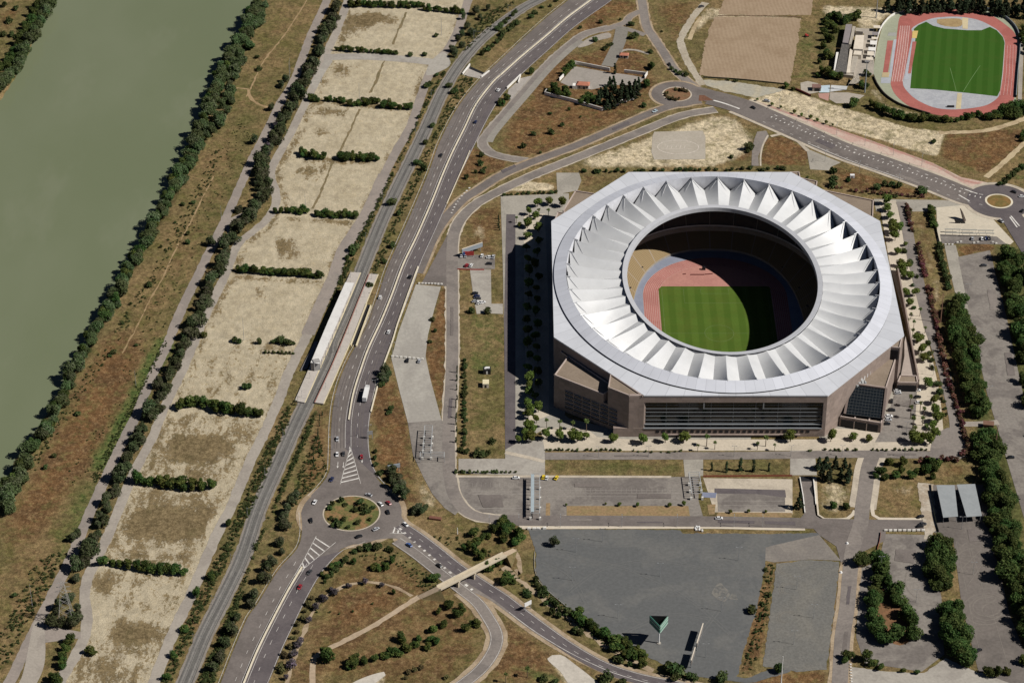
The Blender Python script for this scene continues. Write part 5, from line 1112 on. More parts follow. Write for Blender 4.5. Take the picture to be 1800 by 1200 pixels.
row(RB_, 21, 'belt', 'bright green tree among the grey green ones on the stadium-side bank of the river', 'tree', 'bright green trees along the near bank of the river', 'riverside_tree', .7, .25, 1.5, False, off=1.5)
G = 'trees along the far bank of the river'
row([(88, 0), (72, 32), (58, 62), (42, 92), (28, 118), (10, 142), (-12, 170)], 5.2, 'river', 'dark green tree on the opposite bank of the river', 'tree', G, 'riverside_tree', .95, .22, 1.3, False)
row([(72, 0), (55, 35), (38, 68), (20, 100), (0, 128)], 6, 'belt', 'dark green tree on the opposite bank of the river', 'tree', G, 'riverside_tree', .8, .25, 1.5, False)
px_plants('shrub', [(15, 35), (8, 8), (28, 14), (5, 60), (20, 60)], 'green bush on the dry ground beyond the river', 'bush', 'bushes beyond the river', 'bush', 1.6, trunk=False)
# -- tree row between the two riverside paths
PR = [(592, 12), (582, 35), (572, 60), (560, 88), (550, 112), (540, 140), (526, 165), (510, 192), (494, 218), (480, 248), (466, 272), (457, 300), (455, 325), (457, 348), (444, 375), (425, 396), (408, 415), (394, 440), (384, 470), (370, 500), (358, 528), (345, 556), (332, 585), (320, 615), (306, 645), (292, 675), (276, 705), (260, 735), (244, 765), (228, 795), (218, 825), (208, 850), (194, 880), (182, 908), (170, 938), (155, 966), (142, 992), (130, 1020)]
G = 'dark trees in the row between the riverside paths'; lb = 'dark olive tree in the long row between the two riverside paths'
row(PR, 4.6, 'olive', lb, 'tree', G, 'park_tree', 1.05, .38, 1.6, False)
row([(458, 300), (468, 318), (470, 340), (452, 362)], 5, 'olive', lb, 'tree', G, 'park_tree', 1.0, .2, 1.2, False)
row([(520, 170), (490, 215), (462, 280)], 9, 'purple', lb.replace('dark olive', 'greyish thinly leaved'), 'tree', 'greyish trees in the row between the riverside paths', 'park_tree', 1.0, .2, 1.2)
px_plants('olive', [(420, 366), (372, 425), (495, 148), (502, 138), (477, 188), (447, 245), (135, 937), (127, 945)], 'dark tree standing alone beside the pinkish riverside path', 'tree', 'single trees beside the riverside path', 'park_tree', .85)
px_plants('olive', [(98, 1078), (108, 1092), (92, 1092), (135, 1070), (132, 1088), (120, 1050), (128, 1096), (102, 1062), (138, 1084)], 'dark tree clustered round the foot of the lattice pylon', 'tree', 'trees round the pylon', 'park_tree', .95, trunk=False)
px_plants('field', [(122, 1124), (116, 1138), (108, 1152), (110, 1165), (92, 1190), (100, 1196)], 'tree on the strip below the paved link', 'tree', 'trees below the paved link', 'park_tree', .9)
px_plants('shrub', [(240, 606), (331, 410), (330, 425), (283, 433), (308, 390), (262, 500), (230, 533), (215, 567), (200, 618), (192, 625), (138, 725), (80, 820), (95, 800), (340, 355), (322, 358), (25, 1045), (82, 1035), (60, 1060), (440, 80), (455, 120), (420, 135), (452, 100)], 'small bush dotted on the dry river meadow', 'bush', 'bushes on the river meadow', 'bush', 1.0, .4, False)
# -- hedge rows across the fields
HED = [([(614, 6), (696, 9)], .9, 'farthest'), ([(703, 8), (742, 8)], .9, 'farthest'), ([(747, 13), (816, 19)], .95, 'farthest'), ([(593, 86), (702, 92)], .72, 'second'), ([(545, 173), (565, 175)], .8, 'third'), ([(573, 173), (605, 176)], .75, 'third'), ([(614, 182), (662, 178)], .8, 'third'), ([(676, 184), (722, 187)], .95, 'third'),
       ([(530, 266), (545, 272), (573, 275)], .95, 'fourth'), ([(598, 274), (664, 277)], 1.02, 'fourth'), ([(485, 369), (540, 370)], .82, 'fifth'), ([(558, 375), (624, 378)], .82, 'fifth'), ([(419, 472), (574, 484)], .92, 'sixth'), ([(318, 710), (345, 705), (378, 714)], 1.2, 'eighth'), ([(385, 716), (458, 725)], 1.15, 'eighth'), ([(240, 842), (382, 854)], 1.2, 'ninth'), ([(182, 986), (228, 991)], 1.0, 'tenth'), ([(240, 995), (326, 1004)], 1.0, 'tenth')]
for q, s_, wd_ in HED:
    row(q, 3.7*s_, 'field', f'dense dark green tree in the {wd_} tree line crossing the sand fields', 'tree', f'trees of the {wd_} tree line across the fields', 'field_tree', s_*.95, .2, .5, False)
px_plants('shrub', [(721, 96), (747, 95), (768, 61, 1.5), (413, 597, 1.5), (456, 600, 1.3), (480, 600), (486, 597, 1.4), (494, 597, 1.9), (505, 601, 1.6), (514, 603, 1.3), (429, 679, 1.7), (437, 678, 1.2), (420, 600, 1.2)], 'small bush standing by itself on a sand field', 'bush', 'bushes on the sand fields', 'bush', 1.2, trunk=False)
row([(468, 618), (520, 621)], 2, 'low', 'low bright green shrub in the short hedge on the middle sand field', 'shrub', 'low hedge on the middle sand field', 'shrub', 1.5, .2, .3, False)
px_plants('field', [(357, 588, .8), (160, 1143, 1.0), (345, 1041, .9), (324, 1103, .9), (371, 1013, .8), (402, 918, .8), (293, 1187, .9), (306, 1150, .7)], 'small dark tree at the edge of the lane beside the railway bank', 'tree', 'trees beside the railway lane', 'field_tree', .8)
# -- trees on the railway banks
G = 'trees on the railway bank'
px_plants('olive', [(504, 893, 1.0), (499, 920, .95), (491, 952, .95), (476, 985, .85), (464, 1016, 1.0), (446, 1045, 1.0), (408, 1105, 1.0), (396, 1128, .95), (374, 1172, .9), (500, 905), (468, 998), (386, 1150), (416, 1085, .8), (494, 968, .7), (440, 1060, .8), (512, 880, .8), (520, 868, .7)], 'dark bushy tree on the bank between the railway and the lower left road', 'tree', G, 'bank_tree', 1.0, trunk=False)
px_plants('olive', [(822, 45), (812, 58), (805, 68), (812, 80), (795, 85), (838, 20), (858, 14), (845, 30), (815, 30), (800, 95), (830, 55)], 'dark tree on the railway bank at the end of the far field', 'tree', 'trees at the end of the far field', 'bank_tree', .8, trunk=False)
px_plants('shrub', [(768, 131), (757, 147), (752, 150), (735, 205), (618, 445), (622, 435), (610, 452), (690, 355), (733, 285), (745, 295), (780, 128), (790, 150), (800, 160), (760, 220), (748, 250), (700, 375), (690, 430), (676, 460), (650, 500)], 'green bush on the railway embankment', 'bush', 'bushes on the railway embankment', 'bush', 1.5, .3, False)
row([(565, 726), (560, 748), (556, 770), (553, 795), (548, 822)], 5.2, 'cypress', 'small dark upright shrub in the line right of the railway', 'shrub', 'upright shrubs right of the railway', 'upright_shrub', .42, .2, .3, False)
row([(905, 42), (880, 66), (860, 85), (846, 96)], 4.5, 'shrub', 'round shrub in the line between railway and highway', 'shrub', 'shrubs between railway and highway', 'shrub', 1.4, .3, .6, False)
row([(930, 30), (960, 12), (985, 0)], 6, 'shrub', 'round shrub in the line between railway and highway', 'shrub', 'shrubs between railway and highway', 'shrub', 1.2, .3, 1.2, False)
row([(908, 20), (890, 38), (866, 58)], 6, 'shrub', 'round shrub in the line left of the far railway', 'shrub', 'shrubs left of the far railway', 'shrub', 1.4, .3, .8, False)
# -- right tree belts
G = 'trees of the parking belts'
for q, n, s_, lb in (([(1664, 530), (1690, 525), (1702, 552), (1714, 612), (1728, 680), (1732, 722), (1716, 730), (1697, 685), (1678, 605)], 58, .84, 'deep green tree in the belt beside the red oleander row'), ([(1757, 440), (1830, 446), (1830, 760), (1802, 690), (1778, 560)], 56, .92, 'deep green tree in the belt at the right edge above the long parking aisle'),
                 ([(1720, 764), (1746, 762), (1760, 808), (1774, 882), (1790, 935), (1825, 1080), (1830, 1160), (1800, 1110), (1778, 1045), (1757, 965), (1738, 905), (1726, 830)], 92, .84, 'deep green tree in the long belt beside the tyre-marked lot'), ([(1643, 953), (1663, 952), (1670, 1010), (1668, 1028), (1648, 1034), (1628, 1000)], 21, .84, 'deep green tree in the upper clump between the two lower right lots'),
                 ([(1655, 1060), (1682, 1066), (1696, 1112), (1709, 1160), (1698, 1166), (1668, 1136)], 27, .84, 'deep green tree in the lower clump between the two lower right lots')):
    fill(q, n, 'belt', lb, 'tree', G if False else lb.replace('deep green tree in', 'trees in'), 'belt_tree', s_, .34, False, 3.4)
px_plants('belt', [(1515, 982, .85), (1543, 975, 1.0), (1552, 985), (1540, 998), (1552, 1004, 1.05), (1545, 1020), (1560, 1022), (1575, 1036), (1540, 1040), (1583, 1055), (1570, 1048, .8), (1535, 1062), (1532, 1080), (1538, 1098), (1548, 1112), (1560, 1120), (1572, 1116, .9), (1590, 1072, .8), (1604, 1090, 1.0), (1606, 1114, .9), (1535, 1050), (1598, 1080, .8)], 'green tree in the ring around the red earth island', 'tree', 'trees in the ring around the red earth island', 'ring_tree', .88, .15, False)
px_plants('field', [(1491, 1150, 1.15), (1486, 1158, .9), (1523, 1152, 1.1), (1534, 1162, 1.0), (1548, 1170, .8), (1369, 1173, 1.2), (1738, 1178, 1.0), (1752, 1180, 1.0), (1770, 1178, .8), (1587, 1178, .5), (1612, 1180, .55), (1798, 1160, .9)], 'rounded tree near the lower right lots', 'tree', 'rounded trees near the lower right lots', 'lot_tree', 1.0)
# -- oleanders
G = 'oleander bushes along the right hand street'; lb = 'reddish flowering oleander bush in the row right of the street'
for q in ([(1594, 362), (1599, 385), (1605, 408)], [(1613, 430), (1619, 455), (1627, 484)], [(1633, 505), (1639, 535), (1645, 565), (1653, 605), (1661, 640), (1670, 675), (1682, 712), (1692, 750), (1702, 785)]):
    row(q, 2.3, 'oleander', lb, 'bush', G, 'oleander', 1.0, .25, .4, False)
px_plants('oleander', [(1699, 792, 1.4), (1693, 796), (1664, 806), (1672, 806), (1681, 806), (1655, 805), (1628, 807, 1.2), (1618, 809), (1704, 788)], 'pinkish oleander bush at the bend of the street', 'bush', 'oleanders at the bend of the street', 'oleander', 1.2, trunk=False)
row([(1465, 328), (1520, 336), (1600, 342), (1625, 345)], 3.2, 'oleander', 'reddish bush in the strip behind the stadium', 'bush', 'reddish bushes behind the stadium', 'oleander', .8, .3, .7, False)
row([(1636, 365), (1638, 380), (1643, 398)], 2.6, 'field', 'dark green tree at the left edge of the sculpture square', 'tree', 'trees left of the sculpture square', 'square_tree', .7, .15, .3, False)
row([(1652, 428), (1654, 450), (1662, 480), (1668, 508)], 3, 'shrub', 'green shrub along the fence left of the pale walk', 'shrub', 'shrubs along the pale walk', 'shrub', 1.4, .25, .3, False)
# -- stadium plaza
G = 'round trees on the stadium plaza'; lb = 'bright green round tree on the cream plaza right of the stadium'
px_plants('street', [(1558, 352, 1.1), (1561, 364), (1563, 377), (1569, 390, 1.2), (1573, 402, 1.25), (1574, 415, 1.1), (1582, 400), (1579, 441), (1583, 463, 1.1), (1587, 474, 1.2), (1596, 466), (1601, 484), (1589, 482), (1594, 514, 1.1), (1609, 513), (1600, 531), (1613, 592, 1.3), (1620, 612, 1.25), (1624, 626, 1.3), (1632, 672, 1.2), (1642, 702, 1.2), (1645, 720, 1.15), (1648, 735, 1.2), (1640, 748), (1644, 758, 1.2), (1608, 770, 1.15), (1623, 770, 1.15), (1634, 772, 1.1), (1616, 774), (1591, 428, .7)], lb, 'tree', G, 'plaza_tree', 1.0)
px_plants('shrub', [(1575, 345), (1612, 485, 1.1), (1605, 500), (1631, 603, 1.3), (1635, 620, 1.5), (1640, 632, 1.4), (1648, 674, 1.3), (1652, 688, 1.3), (1590, 441, 1.3), (1600, 462, 1.3), (1660, 705, .8), (1662, 718, .8), (1606, 540, 1), (1597, 372, 1), (1638, 645, 1), (1655, 700, .8), (1663, 728, .8)], 'small rounded shrub at the street edge of the cream plaza', 'shrub', 'shrubs at the street edge of the plaza', 'shrub', 1.1, trunk=False)
px_plants('palm', [(1601, 697), (1602, 716), (1606, 733), (1609, 747), (1625, 715), (1623, 730), (1629, 745), (1619, 705)], 'tall thin palm beside the car park right of the stadium', 'palm', 'palms beside the right car park', 'palm', .95, .1, zc=.95)
px_plants('palm', [(1607, 565), (1627, 572), (1602, 548), (1618, 542), (1596, 560), (1605, 580)], 'small palm on the cream plaza by the long ramp', 'palm', 'palms by the long ramp', 'palm', .75, .1, zc=.95)
lb = 'bright green round tree on the cream plaza in front of the stadium'
px_plants('street', [(1079, 770, .95), (1132, 771, 1.25), (1170, 771, .95), (1202, 768, 1.3), (1390, 767, 1.2), (1461, 767, 1.15), (1501, 767, .95), (1529, 769, .9)], lb, 'tree', 'trees along the stadium front', 'plaza_tree', 1.0, .06)
px_plants('palm', [(1243, 764, 1.05), (1227, 780, .65), (1257, 776, .75), (1332, 776, .75), (1347, 764, 1.05), (1362, 780, .65)], 'thin palm on the cream plaza in front of the stadium glazing', 'palm', 'palms in front of the glazing', 'palm', .9, .05, zc=.95)
lb = 'bright green round tree in the shade left front corner of the plaza'
px_plants('street', [(929, 677, .9), (932, 721, 1.1), (930, 748, 1.15), (936, 754, 1.1), (934, 768, 1.15), (925, 770), (961, 764, 1.15), (985, 765, 1.15), (1005, 766, 1.1), (1015, 767, 1.15), (1031, 765, 1.0), (912, 772, .9), (922, 758, 1.0)], lb, 'tree', 'trees at the left front corner of the plaza', 'plaza_tree', 1.0, .06)
px_plants('palm', [(961, 736), (984, 737), (1007, 738), (1031, 738, 1.1), (964, 750, .8), (986, 751, .8), (1008, 752, .8)], 'thin palm at the left front corner of the stadium plaza', 'palm', 'palms at the left front corner', 'palm', .85, .08, zc=.95)
pts = []
for y in range(372, 735, 21):
    pts += [(928+random.uniform(-3, 3), y, 1.05), (944+random.uniform(-3, 3), y+8, 1.0)]
px_plants('street', pts+[(914, 395, .7), (945, 355, 1.1), (965, 353, 1.0), (988, 356, 1.0), (926, 392, 1.1)], 'bright green tree in the double row left of the stadium', 'tree', 'double row of trees left of the stadium', 'plaza_tree', .95)
px_plants('palm', [(947, 366), (964, 366), (908, 379, .7)], 'small palm at the back left corner of the stadium', 'palm', 'palms at the back left corner', 'palm', .85, .1, zc=.95)
G = 'low shrubs along the front street'
for a, b_ in ((960, 1020), (1030, 1062), (1066, 1092), (1450, 1482), (1490, 1510), (1536, 1562), (1572, 1632)):
    row([(a, 790), (b_, 790.5)], 2.3, 'low', 'low green shrub in the bed along the street in front of the stadium', 'shrub', G, 'shrub', 1.2, .25, .25, False)
px_plants('low', [(1114, 791), (1122, 793), (1135, 793), (1145, 794), (1162, 794), (1175, 794), (1187, 793), (1197, 791, 1.5), (1424, 791, 1.6)], 'low green shrub in the bed along the street in front of the stadium', 'shrub', G, 'shrub', 1.0, trunk=False)
row([(803, 829), (915, 829)], 2.4, 'low', 'low dark shrub in the hedge above the front car park', 'shrub', 'hedge above the front car park', 'shrub', 1.4, .2, .2, False)
row([(885, 342), (920, 340), (985, 338)], 2.8, 'shrub', 'green shrub in the hedge behind the back left yard', 'shrub', 'hedge behind the back left yard', 'shrub', .8, .2, .4, False)
row([(1020, 301), (1100, 300), (1200, 298), (1300, 297), (1380, 296)], 3.4, 'shrub', 'green bush in the hedge behind the stadium roof', 'bush', 'hedge behind the stadium', 'bush', .95, .35, .7, False, skip=.15)
px_plants('shrub', [(1419, 312, .9), (1465, 300, 1.6), (1466, 312, 1.7), (1463, 322, 1.7), (1490, 315), (1542, 328, 1.6), (1555, 322, 1.8), (1568, 323, 1.8), (1580, 325, 1.8), (1622, 335, 2.0), (1618, 330, 1.6), (1640, 248)], 'dark bush in the rough strip behind the stadium', 'bush', 'bushes in the strip behind the stadium', 'bush', 1.3, trunk=False)
px_plants('cypress', [(1251, 819), (1277, 820, .85), (1302, 815, 1.1), (1325, 816, 1.15), (1352, 819, .8)], 'dark cypress on the dry strip between the front streets', 'cypress', 'cypresses between the front streets', 'cypress', .8, .05)
row([(817, 632), (817, 700), (816, 770), (808, 792)], 3.2, 'shrub', 'dark shrub in the hedge on the left edge of the dry lawn', 'shrub', 'hedge on the left edge of the lawn', 'shrub', .95, .25, .3, False)
row([(803, 650), (802, 720), (801, 790)], 8.5, 'cypress', 'thin dark tree beside the service road at the lawn', 'tree', 'thin trees beside the service road', 'thin_tree', .5, .2, .3)
px_plants('shrub', [(865, 774, 1.4), (838, 795, 1.8), (858, 795, 1.8), (848, 797, 1.6), (820, 792, 1.4), (829, 545, 1.4), (857, 546, 1.5)], 'grey green bush at the end of the dry lawn', 'bush', 'bushes at the ends of the lawn', 'bush', 1.3, trunk=False)
row([(876, 382), (877, 405)], 2.2, 'cypress', 'dark upright shrub in the short hedge left of the shaded street', 'shrub', 'short hedge left of the shaded street', 'upright_shrub', .4, .15, .2, False)
# -- dry lawns right of the front
px_plants('conifer', [(1440, 814), (1453, 812, .8), (1469, 814, .75), (1485, 815, .75), (1445, 832, .85), (1458, 835, .9), (1493, 828, .7), (1478, 836, .7), (1490, 840, .7), (1405, 882, 1.0)], 'dark pine on the dry lawn beside the tunnel ramp', 'tree', 'pines beside the tunnel ramp', 'pine_tree', .8, .1)
px_plants('field', [(1465, 886, .85), (1487, 889, .6), (1549, 826, .9), (1562, 812, .8), (1575, 832, 1.0), (1588, 811, .95), (1585, 824, .8), (1603, 834, .9), (1628, 824, 1.0), (1641, 822, 1.05), (1648, 818, 1.0), (1640, 836, .8), (1612, 826, .7), (1540, 836, .6), (1556, 838, .6), (1636, 812, .9)], 'dark tree on the dry lawns below the front street', 'tree', 'trees on the dry lawns below the front street', 'lawn_tree', 1.0)
px_plants('street', [(995, 886, .35), (1065, 884, .35), (1089, 885, .4), (1120, 886, .4), (1177, 886, .4), (1202, 884, .5), (1284, 897, .4), (1316, 896, .4), (1346, 897, .4)], 'tiny sapling in the planting bed below the front car park', 'sapling', 'saplings below the front car park', 'sapling', .4, zc=.7)
# -- roundabout C and the strip right of the highway
px_plants('shrub', [(584, 885, 1.2), (578, 892), (600, 878), (607, 886), (633, 882, 1.2), (640, 892, 1.3), (648, 898, 1.4), (642, 900), (590, 915, 1.4), (598, 920, 1.3), (585, 922), (604, 912), (630, 916, 1.1), (650, 912), (622, 894, 1.2), (582, 910), (612, 925), (655, 890, .8)], 'grey green shrub on the island of the large roundabout', 'shrub', 'shrubs on the large roundabout', 'shrub', 1.0, .3, False)
px_plants('dry', [(1172, 163, .9), (1170, 167), (1177, 172), (1182, 174), (1187, 175), (1193, 173), (1188, 157), (1194, 157), (1200, 158), (1207, 160)], 'pale green agave-like plant on the far roundabout island', 'plant', 'plants on the far roundabout', 'plant', 1.1, .2, False)
px_plants('olive', [(688, 824, .9), (696, 838, 1.0), (703, 854, 1.05), (710, 870, 1.1), (700, 862), (692, 850, .8), (684, 838, .6), (716, 864, .7), (733, 890, 1.0), (741, 898, .9), (748, 892, .7), (727, 900, .6), (678, 650, .9), (675, 664, .9), (682, 660, .6)], 'dark bushy tree on the red earth slope right of the highway', 'tree', 'trees on the slope right of the highway', 'slope_tree', .9, trunk=False)
px_plants('shrub', [(659, 792, 1.1), (659, 804), (662, 815, 1.1), (668, 830), (686, 718, 1.3), (684, 724), (688, 714), (672, 675, 1.4), (684, 655, 1.2), (760, 560), (765, 580), (755, 600)], 'green bush on the red earth slope beside the highway', 'bush', 'bushes on the slope beside the highway', 'bush', 1.0, trunk=False)
# -- grove at the footbridge and the loop field
px_plants('field', [(888, 914, 1.08), (880, 922, 1.04), (868, 929, 0.88), (890, 930, 0.96), (886, 944, 1.00), (910, 934, 1.04), (916, 944, 0.96), (898, 922, 0.96), (832, 934, 0.80), (826, 955, 0.88), (836, 966, 0.80), (848, 944), (838, 950, .9), (858, 940, .9), (893, 1014, 0.96), (886, 1020, .8), (859, 995, .9), (876, 986, .9), (850, 968, .8), (815, 962, .7), (763, 1014, .85), (905, 950, 0.80), (845, 978, .7), (902, 1020, .7)], 'dark green tree in the grove around the far end of the footbridge', 'tree', 'trees in the footbridge grove', 'grove_tree', .85, .2)
row([(622, 968), (645, 962), (670, 960), (700, 966)], 3.4, 'shrub', 'dark shrub in the curved hedge below the large roundabout', 'shrub', 'curved hedge below the large roundabout', 'shrub', 1.4, .25, .6, False)
px_plants('field', [(659, 994, .8), (666, 997, .6), (677, 993, .8), (621, 986, .65), (689, 984, .6), (584, 996, .8), (592, 990, .6), (574, 1012, .6), (566, 1008, .5)], 'round dark tree at the top of the loop field', 'tree', 'trees at the top of the loop field', 'loop_tree', .8)
px_plants('purple', [(584, 1035), (588, 1040, .8), (613, 1028), (643, 1022, .8), (671, 1027), (565, 1048), (570, 1052, .8), (555, 1066), (544, 1088), (528, 1126, 1.1), (517, 1148, 1.1), (512, 1168, 1.2), (504, 1190), (524, 1134)], 'purplish flowering tree along the trail round the loop field', 'tree', 'purplish trees round the loop field', 'purple_tree', .8)
px_plants('field', [(573, 1150, 1.35), (789, 1061, .9), (813, 1068, .85), (804, 1077, .9), (771, 1074, .6), (836, 1093, .95), (819, 1101, .9), (780, 1096, .7), (760, 1105, .7), (707, 1121, .85), (757, 1121, .7), (767, 1126, .75), (752, 1135, .7), (736, 1121, .7), (731, 1131, .7), (724, 1134, .6), (712, 1139, .8), (700, 1146, .8), (685, 1147, .85), (676, 1150, .7), (659, 1155, .75), (624, 1158, .95), (619, 1166, .9), (640, 1161, .7), (612, 1170, .6), (692, 1040, .5)], 'round dark green tree on the near half of the loop field', 'tree', 'round trees on the loop field', 'loop_tree', .8, .1)
px_plants('dry', [(718, 1180), (728, 1176), (740, 1172), (712, 1190), (785, 1188)], 'small dry bush on the loop field', 'bush', 'dry bushes on the loop field', 'bush', 1.1, trunk=False)
px_plants('low', [(557, 1075), (580, 1075), (596, 1078), (620, 1074), (655, 1060)], 'tiny green tuft on the loop field', 'tuft', 'tufts on the loop field', 'tuft', .9, trunk=False)
row([(563, 1020), (570, 1010), (584, 1000), (600, 982)], 4, 'shrub', 'dark shrub along the inner edge of the lower left road', 'shrub', 'shrubs inside the lower left road', 'shrub', 1.2, .3, .8, False, off=2)
row([(549, 1048), (528, 1092), (510, 1132), (492, 1182)], 6, 'dry', 'dry shrub along the inner edge of the lower left road', 'shrub', 'dry shrubs inside the lower left road', 'shrub', 1.3, .3, .8, False)
# -- belt at the gravel lot
G = 'shrubby trees along the gravel lot'; lb = 'dark shrubby tree in the belt between the road and the gravel lot'
row([(942, 1018), (952, 1036), (966, 1052), (985, 1066), (1004, 1078)], 2.6, 'shrub', lb, 'tree', G, 'belt_shrub', 1.3, .3, .6, False)
row([(1010, 1080), (1030, 1092), (1052, 1108), (1076, 1120), (1102, 1134), (1128, 1150)], 3.0, 'field', lb, 'tree', G, 'belt_shrub', .9, .25, .9, False)
row([(1085, 1134), (1105, 1150), (1125, 1158), (1140, 1162)], 3.4, 'field', lb, 'tree', G, 'belt_shrub', .95, .2, 1.0, False)
px_plants('shrub', [(1013, 1105, 1.6), (1020, 1110, 1.4), (971, 1074, 1.5), (980, 1080, 1.3), (928, 1045, 1.4), (925, 1040), (1085, 1156, 1.7), (1090, 1160, 1.4), (1107, 1166, 1.4), (1125, 1168, 1.3), (960, 1060, 1.2), (1187, 1176, 2.3), (1180, 1172, 2.0), (1196, 1178, 2.0), (1213, 1188, 1.7), (1222, 1190, 1.2), (1269, 1190, 2.0), (1262, 1193, 1.5), (1067, 1188, 2.2), (1060, 1192, 1.8), (955, 1190, 1.6), (976, 1197, 1.4), (1095, 1197, 1.3), (1190, 1190, 1.6)], 'dark bush below the belt along the gravel lot', 'bush', 'bushes below the gravel lot', 'bush', 1.3, trunk=False)
px_plants('palm', [(927, 1172), (889, 1183)], 'lone palm on the red ground at the lower edge', 'palm', 'palms at the lower edge', 'palm', .85, zc=.95)
px_plants('olive', [(976, 953, .75)], 'lone dark bush standing on the far left of the gravel lot', 'bush', None, 'bush', .8, trunk=False)
px_plants('shrub', [(1322, 1070, 1.4), (1345, 1000, .9), (1350, 1020), (1340, 1060), (1335, 1090), (1322, 1130), (1352, 1045), (1345, 1080), (1328, 1110), (1315, 1150)], 'green bush in the planted strip between the two gravel lots', 'bush', 'bushes between the two gravel lots', 'bush', .8, .3, False)
# -- compound and north
G = 'conifers inside the walled compound'; lb = 'dark conifer crowded inside the white walled compound'
px_plants('conifer', [(1072, 143), (1078, 150), (1082, 158), (1064, 160), (1056, 166), (1066, 172), (1074, 176), (1067, 182), (1052, 174), (1086, 168), (1092, 162), (1094, 150), (1100, 158), (1106, 150), (1108, 162), (1116, 152), (1120, 160), (1102, 168), (1114, 166), (1122, 150), (1090, 176), (1080, 182)], lb, 'tree', G, 'conifer', .85, .15, False)
px_plants('field', [(1035, 166), (1028, 172), (1042, 172), (1022, 178), (1034, 178), (973, 153, 1.1), (979, 160, 1.1), (984, 165, 1.0), (993, 157, 1.1), (997, 165, .9), (966, 160, .8), (995, 124, .9), (1000, 118, .8), (1006, 114, .9), (990, 130, .7), (1136, 146, 1.0)], 'dark leafy tree by the white compound wall', 'tree', 'leafy trees by the compound wall', 'compound_tree', .95, .12, False)
px_plants('cypress', [(1081, 119, 1.15)], 'tall dark cypress at the compound gate', 'cypress', None, 'cypress', 1.1, .01)
px_plants('field', [(1144, 115, 1.05)], 'round dark green tree standing alone right of the compound', 'tree', None, 'tree', 1.0, .01)
px_plants('field', [(934, 125, .85), (891, 170, .8), (883, 181, .8), (878, 178, .6)], 'round tree between the highway and the compound lane', 'tree', 'trees between highway and compound lane', 'tree', .8, .1)
px_plants('shrub', [(920, 256, 1.7), (968, 231, 1.7), (989, 219, 1.3), (937, 235, 1.2), (1132, 184, 1.5), (1117, 62, 1.9), (1110, 64, 1.5), (1109, 42, 1.3), (1069, 80, 1.3), (1063, 85), (1075, 78), (967, 199, 1.2), (950, 268, .8), (1317, 258, 1.8), (1314, 266), (1286, 275, .9), (844, 286, 1.5), (848, 300, 1.3), (852, 296), (836, 302), (820, 311), (846, 272, 1.1), (1056, 38), (1020, 48), (1046, 70, 1.1), (1090, 34, .8), (1143, 90), (1180, 120, 1.2), (1196, 128), (1187, 124), (1205, 130), (1280, 140, .8), (1293, 142, .9), (1000, 192), (1020, 205, .7), (1163, 55, .8)], 'round bush on the red brown ground round the compound', 'bush', 'bushes round the compound', 'bush', 1.1, .2, False)
px_plants('street', [(1331, 175, .45), (1357, 183, .55), (1372, 188, .4), (1396, 197, .5), (1409, 202, .45), (1425, 206, .6), (1437, 211, .4), (1452, 215, .5), (1464, 220, .35)], 'small street tree in a line along the far side of the avenue', 'tree', 'small trees along the avenue', 'street_tree', .5, .05)
# -- athletics ground
px_plants('field', [(1464, 27), (1456, 30), (1472, 26), (1491, 31, 1.1), (1500, 28), (1507, 28, 1.2), (1486, 36), (1450, 38), (1462, 44, 1.2), (1468, 52), (1454, 66, 1.1), (1462, 68), (1448, 78), (1452, 92, 1.0), (1458, 98), (1445, 124, 1.1), (1455, 128, 1.2), (1466, 131, 1.2), (1476, 134, .9), (1438, 132, .8), (1440, 108, .7), (1524, 128, .9), (1514, 148, 1.0), (1521, 152, .8), (1474, 30), (1448, 54, .8)], 'leafy dark tree beside the athletics clubhouse', 'tree', 'trees beside the clubhouse', 'club_tree', 1.0, .15, False)
px_plants('field', [(1500, 180, 1.15), (1382, 150, .8), (1394, 155, .6)], 'rounded tree on the pale ground by the clubhouse gate', 'tree', 'trees by the clubhouse gate', 'club_tree', 1.0)
G = 'trees below the athletics track'; lb = 'dark tree in the belt along the near end of the athletics track'
px_plants('field', [(1531, 182), (1538, 186), (1546, 187), (1554, 192, .9), (1562, 196, .9), (1571, 199, .8), (1580, 201, .85), (1588, 204, .8), (1597, 206, .85), (1606, 207, .8), (1615, 208, .85), (1624, 207, .9), (1634, 205, .9), (1643, 208, .7), (1652, 209, .8), (1662, 208, .85), (1672, 210, .8), (1682, 210, .8), (1692, 207, .8), (1702, 204, 1.0), (1710, 201, .9), (1718, 200, 1.0), (1727, 203, .9), (1736, 205, .8), (1745, 204, .85), (1754, 201, .9)], lb, 'tree', G, 'belt_tree', .95, .2, False)
px_plants('belt', [(1764, 192, .95), (1772, 190, 1.0), (1782, 188, 1.05), (1790, 190), (1798, 186, 1.05), (1776, 196, .9), (1806, 190), (1786, 198, .9)], 'dark leafy tree right of the belt below the athletics track', 'tree', 'leafy trees at the corner of the athletics ground', 'belt_tree', .85, .1, False)
row([(1590, 4), (1640, 3), (1700, 4), (1760, 8), (1820, 16)], 4.2, 'conifer', 'tall dark tree in the line behind the athletics track', 'tree', 'trees behind the athletics track', 'belt_tree', 1.05, .15, 1.2, False, zc=.8)
row([(1560, 1), (1600, -4), (1700, -6), (1820, 2)], 5, 'conifer', 'tall dark tree in the line behind the athletics track', 'tree', 'trees behind the athletics track', 'belt_tree', 1.1, .15, 2.0, False, zc=.8)
px_plants('field', [(1798, 62), (1800, 74), (1804, 88), (1802, 50), (1800, 236, .9), (1796, 244, .8)], 'dark tree at the right edge beside the athletics ground', 'tree', 'trees at the right edge', 'tree', .95, trunk=False)
